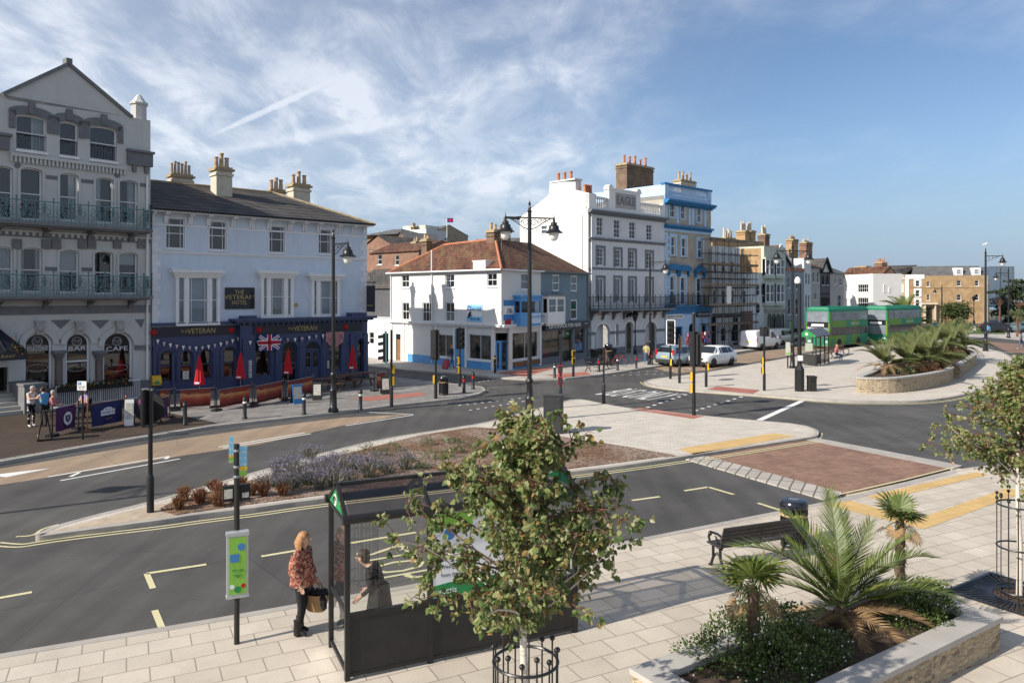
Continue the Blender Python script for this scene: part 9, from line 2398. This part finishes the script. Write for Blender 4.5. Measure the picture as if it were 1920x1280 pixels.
# ---- near planter
def mat_rubble():
 m, nt, b = nodes('rubble_stone', .9, .2)
 w = coords(nt, 'wall', (6.5,13,1)); v = nt.nodes.new('ShaderNodeTexVoronoi'); e = nt.nodes.new('ShaderNodeTexVoronoi'); e.feature = 'DISTANCE_TO_EDGE'
 for q in (v, e): nt.links.new(w, q.inputs['Vector']); q.inputs['Scale'].default_value = 1
 s = nt.nodes.new('ShaderNodeSeparateColor'); nt.links.new(v.outputs['Color'], s.inputs[0])
 c = mix(nt, s.outputs[0], (.50,.40,.26), (.36,.28,.18)); c = mix(nt, rng_map(nt, s.outputs[1], .8, .9), c, (.22,.17,.12))
 c = mix(nt, 1.0, c, mix(nt, tex_noise(nt, w, 5, 4), (.7,.7,.7), (1.3,1.3,1.3)), 'MULTIPLY')
 c = mix(nt, rng_map(nt, e.outputs['Distance'], .02, .08, 1, 0), c, (.40,.34,.25))
 nt.links.new(c, b.inputs['Base Color']); bump(nt, b, rng_map(nt, e.outputs['Distance'], 0, .2), .8, .03)
mat_rubble()
plain('coping_stone', (.41,.385,.35), .8, .07, 2.5, bmp=.08)
def ring(mb, outer, inner, z0, z1, m=0):
 n = len(outer)
 for i in range(n):
  j = (i+1) % n
  mb.poly([(*outer[i],z1),(*outer[j],z1),(*inner[j],z1),(*inner[i],z1)], m); mb.poly([(*outer[i],z0),(*outer[j],z0),(*outer[j],z1),(*outer[i],z1)], m); mb.poly([(*inner[j],z0),(*inner[i],z0),(*inner[i],z1),(*inner[j],z1)], m); mb.poly([(*outer[j],z0),(*outer[i],z0),(*inner[i],z0),(*inner[j],z0)], m)
def near_planter():
 ang = math.atan2(.552,.834); w = 1.95; L_ = 5.8
 t = thing('stone_planter', 'long near planter of rubble stone with broad pale coping, palms and flowering shrubs', 'planter', (1.53,9.89,ZP), ang)
 rc = lambda e: [(e,-w+e),(L_-e,-w+e),(L_-e,-e),(e,-e)]
 b = MB(); ring(b, rc(.03), rc(.35), 0, .44); b.build('stone_wall', M['rubble_stone'], t)
 for k, (x0,y0,x1,y1) in enumerate([(0,-w,L_,-w+.38),(0,-.38,L_,0),(0,-w+.38,.38,-.38),(L_-.38,-w+.38,L_,-.38)]):
  n = max(1, round((max(x1-x0,y1-y0))/.9))
  b = MB()
  for i in range(n):
   if x1-x0 > y1-y0: b.box(x0+(x1-x0)*i/n+.003,y0,.44,x0+(x1-x0)*(i+1)/n-.003,y1,.515)
   else: b.box(x0,y0+(y1-y0)*i/n+.003,.44,x1,y0+(y1-y0)*(i+1)/n-.003,.515)
  b.build('coping', M['coping_stone'], t)
 b = MB(); b.box(.3,-w+.3,.1,L_-.3,-.3,.4); b.build('soil_bed', M['soil'], t)
 ca, sa = math.cos(ang), math.sin(ang)
 return lambda x, y: (1.53+ca*x-sa*y, 9.89+sa*x+ca*y)
near_planter()
ZS = ZP+.40
def P5(u, v): q = G(u, v, ZS); return q.x, q.y
x, y = P5(1412,1238); fan_palm('fan palm with ragged green fans left of the date palm in the near planter', x, y, ZS, 1.02, 2, 8, .46)
x, y = P5(1688,1098); fan_palm('taller bare trunked fan palm at the back right end of the near planter', x, y, ZS, 1.12, 5, 8, .42)
x, y = P5(1577,1172)
Wd = lambda du, dz, k: (math.atan2(dz, du), k)
date_palm('young date palm with long green fronds and drooping dead ones in the near planter', x, y, ZS, 1.12, 3, fr=[(R(85),1.4,1.15),(R(178),.95,1.15),(R(150),1.2,1.1),(R(200),.75,1.0),(R(15),.75,1.25),(R(40),1.05,1.1),(R(60),1.25,1.0),(R(-10),.5,1.2),(R(120),.8,.9),(R(-40),.75,1.0),(R(-70),1.2,.9),(R(-100),.95,.8),(R(230),.5,.8),(R(100),1.1,1.1),(R(-25),1.1,1.05),(R(165),.5,.8)], dead=7, stem=.2)
for i, (u, v, rx, h, l) in enumerate([(1365,1240,.66,.52,'dark flowering shrub at the left end of the near planter'),(1455,1262,.66,.5,'dark flowering shrub in front of the near fan palm trunk'),(1505,1228,.6,.42,'low flowering shrub between fan palm and date palm in the near planter'),(1440,1195,.6,.55,'taller dark shrub behind the near fan palm trunk'),(1715,1165,.5,.38,'green flowering shrub below the dead fronds of the date palm'),(1735,1140,.5,.36,'green flowering shrub at the right end of the near planter')]):
 x, y = P5(u, v); mound('flowering_shrub', l, x, y, ZS-.02, rx, rx*.85, h+.08, 20+i, 2400, 'shrub_leaf', 32, (.03,.06), 'white flowering shrubs in the near planter')
# ---- far planters
def far_planter(label, outer, zt, seed):
 o = [tuple(q) for q in outer]; cx = sum(p[0] for p in o)/len(o); cy = sum(p[1] for p in o)/len(o)
 o = [(p[0]-cx,p[1]-cy) for p in o]
 A = sum(o[i][0]*o[(i+1)%len(o)][1]-o[(i+1)%len(o)][0]*o[i][1] for i in range(len(o)))
 if A < 0: o = o[::-1]
 inn = offset_line(o+[o[0],o[1]], .34)[1:len(o)+1]; inn = inn[-1:]+inn[:-1]
 t = thing('stone_planter', label, 'planter', (cx,cy,ZP))
 sh = lambda f: [(p[0]+(q[0]-p[0])*f,p[1]+(q[1]-p[1])*f) for p, q in zip(o, inn)]
 b = MB(); ring(b, sh(.1), inn, 0, zt-.09); b.build('stone_wall', M['rubble_stone'], t)
 b = MB(); ring(b, o, sh(1.04), zt-.09, zt); b.build('coping', M['coping_stone'], t)
 b = MB(); b.prism(inn, .2, zt-.14); b.build('soil_bed', M['soil'], t)
zt = .86
o1 = pix([(1605,706),(1640,708),(1680,707.5),(1720,703.5),(1760,697),(1786,690),(1784,685),(1740,678),(1695,677),(1660,684),(1625,697)], ZP+zt, 0)
far_planter('curved stone planter nearest the far island edge, full of shaggy palms', smooth_line(o1, 3, True), zt, 1)
o2 = pix([(1735,681),(1801,684),(1832,663),(1822,656),(1790,650),(1762,654),(1738,668)], ZP+zt, 0)
far_planter('second stone planter behind the curved one, with low dark shrubs and palms', o2, zt, 2)
ZQ = ZP+zt-.16
for i, (u, v, s, l) in enumerate([(1662,699,1.5,'bright shaggy palm at the left end of the curved planter'),(1705,696,1.55,'shaggy palm second from the left end of the curved planter'),(1740,690,1.6,'shaggy palm in the middle of the curved planter'),(1765,689,1.35,'shaggy palm near the right end of the curved planter'),(1722,684,1.6,'shaggy palm at the back of the curved planter'),(1752,668,1.7,'shaggy palm at the left of the second planter'),(1785,664,1.8,'tall shaggy palm in the middle of the second planter'),(1808,661,1.6,'shaggy palm leaning right over the second planter'),(1772,656,1.7,'shaggy palm at the back of the second planter'),(1700,668,1.5,'shaggy palm between the buses and the curved planter')]):
 q = G(u, v, ZQ if i != 9 else ZP); date_palm(l, q.x, q.y, q.z, s, 30+i, 15, 6, 'palms in the far planters', stem=.3)
for i, (u, v, l) in enumerate([(1790,672,'low dark shrub at the front of the second planter'),(1765,676,'low dark shrub at the left corner of the second planter'),(1690,701,'low twiggy shrub between the palms at the front of the curved planter'),(1745,698,'low reddish twiggy shrub at the front right of the curved planter')]):
 q = G(u, v, ZQ); mound('low_shrub', l, q.x, q.y, q.z, .75, .6, .5, 60+i, 500, ('shrub_leaf','shrub_leaf','sage_leaf','rust_sedge')[i], 0, (.07,.13), 'low shrubs in the far planters')
def tall_palm(label, u, v, vt, seed, s):
 q = G(u, v, 0); H = HZ(vt, q.y)
 t = date_palm(label, q.x, q.y, 0, s, seed, 26, 6, stem=H/s)
 return t
tall_palm('palm with a short trunk and arching crown behind the rear bus', 1697, 634, 590, 71, 2.3); tall_palm('smaller palm right of the palm behind the rear bus', 1712, 634, 608, 72, 2.0)
# ---- middle planting bed
def stem_clump(name, label, x, y, z, h, rad, n, m, seed, bloom=None, cat='plant', group=None):
 r = random.Random(seed); t = thing(name, label, cat, (x,y,z), 0, group); b = MB(); c = MB()
 for i in range(n):
  a = r.uniform(0,6.28); k = r.random()**.6; p = Vector((math.cos(a)*rad*.35*k,math.sin(a)*rad*.35*k,0)); e = Vector((math.cos(a)*rad*k*r.uniform(.8,1.25),math.sin(a)*rad*k*r.uniform(.8,1.25),h*r.uniform(.6,1.05)*(1-.3*k)))
  w = rv(r)*.007; md = (p+e)/2+Vector((0,0,h*.12)); b.add([p-w,p+w,md+w,e,md-w],[(0,1,2,3,4)])
  if bloom:
   for q in range(3): f = .6+.4*q/2; s = md+(e-md)*(f*1.1-.1)+rv(r)*.015; leaf(c, s, (rv(r)+Vector((0,0,1))).normalized(), rv(r), .045, .009)
  elif r.random() < .7: leaf(c, md, (e-md+rv(r)*.2).normalized(), rv(r), .09, .012)
 o = b.build('stems', M[m], t); tag(c.build('blooms' if bloom else 'blades', M[bloom or m], t), kind='stuff')
 return t
rnd = random.Random(21)
lav = [(508,912),(530,905),(545,918),(560,893),(578,908),(590,880),(600,918),(610,895),(622,872),(628,912),(640,888),(655,905),(665,880),(690,895),(705,872),(728,886),(580,860),(545,880),(520,885),(760,880)]
gl = 'hazy lavender clump in the left half of the planting bed'
for i, (u, v) in enumerate(lav): q = G(u, v, ZP); stem_clump('lavender', gl, q.x, q.y, ZP+.02, rnd.uniform(.4,.72), rnd.uniform(.36,.6), 105, 'lavender_stem', 100+i, 'lavender_bloom', 'plant', 'lavender clumps in the planting bed')
gl = 'tufted rust red grass near the left tip of the planting bed'
for i, (u, v) in enumerate([(335,956),(375,944),(410,950),(413,930),(400,920),(452,917),(470,930),(494,930),(530,930),(345,940),(440,942)]): q = G(u, v, ZP); stem_clump('rust_sedge', gl, q.x, q.y, ZP+.02, rnd.uniform(.38,.55), rnd.uniform(.2,.3), 130, 'rust_sedge', 140+i, None, 'grass tuft', 'rust grass tufts at the tip of the planting bed')
gl = 'low rounded green shrub scattered on the bark of the planting bed'
for i, (u, v) in enumerate([(690,852),(715,878),(737,846),(800,835),(852,831),(836,860),(882,838),(765,866),(715,856),(655,862),(618,884),(560,915),(805,862),(860,848),(902,846),(1000,846),(790,880)]):
 q = G(u, v, ZP); s = rnd.uniform(.22,.4); mound('low_shrub', gl, q.x, q.y, ZP+.01, s, s, s*rnd.uniform(.8,1.1), 170+i, 260, rnd.choice(['sage_leaf','shrub_leaf','sage_leaf']), 0, (.06,.1), 'green shrubs in the planting bed', spiky=True)
# ---- distant trees
def far_tree(name, label, u, d, v0, v1, wpx, seed, m, n=1400, ls=(.5,.9), clumps=16, flat=.6, cat='tree'):
 r = random.Random(seed); x, y = UD(u, d); zt_, zb = HZ(v0, d), HZ(v1, d); w = wpx*d/FPX/2
 t = thing(name, label, cat, (x,y,0)); H = zt_
 b = MB(); b.path([(0,0,-.1),(.1,0,max(.3,zb)*.6),(0,.1,(zb+zt_)/2)], [w*.07+.05,w*.05+.04,.03], 7); c = MB(); cl = []
 for i in range(clumps):
  v = rv(r); k = r.uniform(.3,.85); p = Vector((v.x*w*k, v.y*w*k, (zb+zt_)/2+v.z*(zt_-zb)/2*k)); cl.append((p, r.uniform(.25,.45)))
  b.path([(0,0,max(.3,zb)*.7+.1*i/clumps),p*.5+Vector((0,0,max(.3,zb)*.35)),p], [.05,.035,.01], 4)
 for i in range(n):
  p, k = r.choice(cl); v = rv(r); q = p+Vector((v.x*w*k,v.y*w*k,v.z*(zt_-zb)*k*flat))*r.uniform(.5,1.0); d_ = rv(r); nn = (v+rv(r)*.7).normalized()
  if abs(d_.dot(nn)) > .95: continue
  L_ = r.uniform(*ls)*w*.14; leaf(c, q, d_, nn, L_, L_*.4)
 b.build('trunk', M['twig'], t); c.build('crown', M[m], t); return t
far_tree('round_bush', 'big dark round bush before the blank wall of the brown brick block', 1795, 120, 561, 604, 62, 1, 'bush_leaf', 2600, (.5,.9), 30, .5, 'bush')
far_tree('round_bush', 'smaller dark bush joined to the left of the big round bush', 1774, 119, 575, 606, 30, 2, 'bush_leaf', 900, (.6,1.0), 12, .5, 'bush')
far_tree('pine_tree', 'tall spreading dark pine at the right edge behind the junction lamps', 1912, 135, 517, 568, 74, 3, 'pine_leaf', 1800, (.5,1.1), 18, .22)
far_tree('pine_tree', 'lower dark pine left of the right junction lamp before the sea', 1874, 140, 536, 562, 44, 4, 'pine_leaf', 700, (.6,1.1), 10, .25)
far_tree('pine_tree', 'grey green tree mass behind the junction cars before the sea', 1893, 150, 548, 606, 84, 5, 'pine_leaf', 1500, (.5,1.0), 16, .3)
far_tree('pine_tree', 'dark pine crown running off the right edge of the photo', 1950, 130, 520, 590, 80, 8, 'pine_leaf', 1500, (.5,1.1), 16, .3)
far_tree('street_tree', 'small light green round tree on a thin trunk beside the junction cars', 1907, 98, 574, 606, 44, 6, 'sage_leaf', 1000, (.6,1.0), 14, .5)
far_tree('round_bush', 'pale feathery shrub rising behind the palms of the second planter', 1795, 95, 593, 628, 60, 7, 'sage_leaf', 1300, (.5,.9), 20, .5, 'bush')
b = MB(); r = random.Random(9)
for i in range(500): q = G(r.uniform(1765,1880), r.uniform(614,621), .2); leaf(b, q, rv(r), rv(r), .5, .16, 0 if r.random() < .6 else 1)
o = b.build('flower_bed', [M['sage_leaf'], M['flower_white']]); tag(o, kind='stuff'); tag(o, 'strip of pale flowers along the far lawn', 'flower bed')
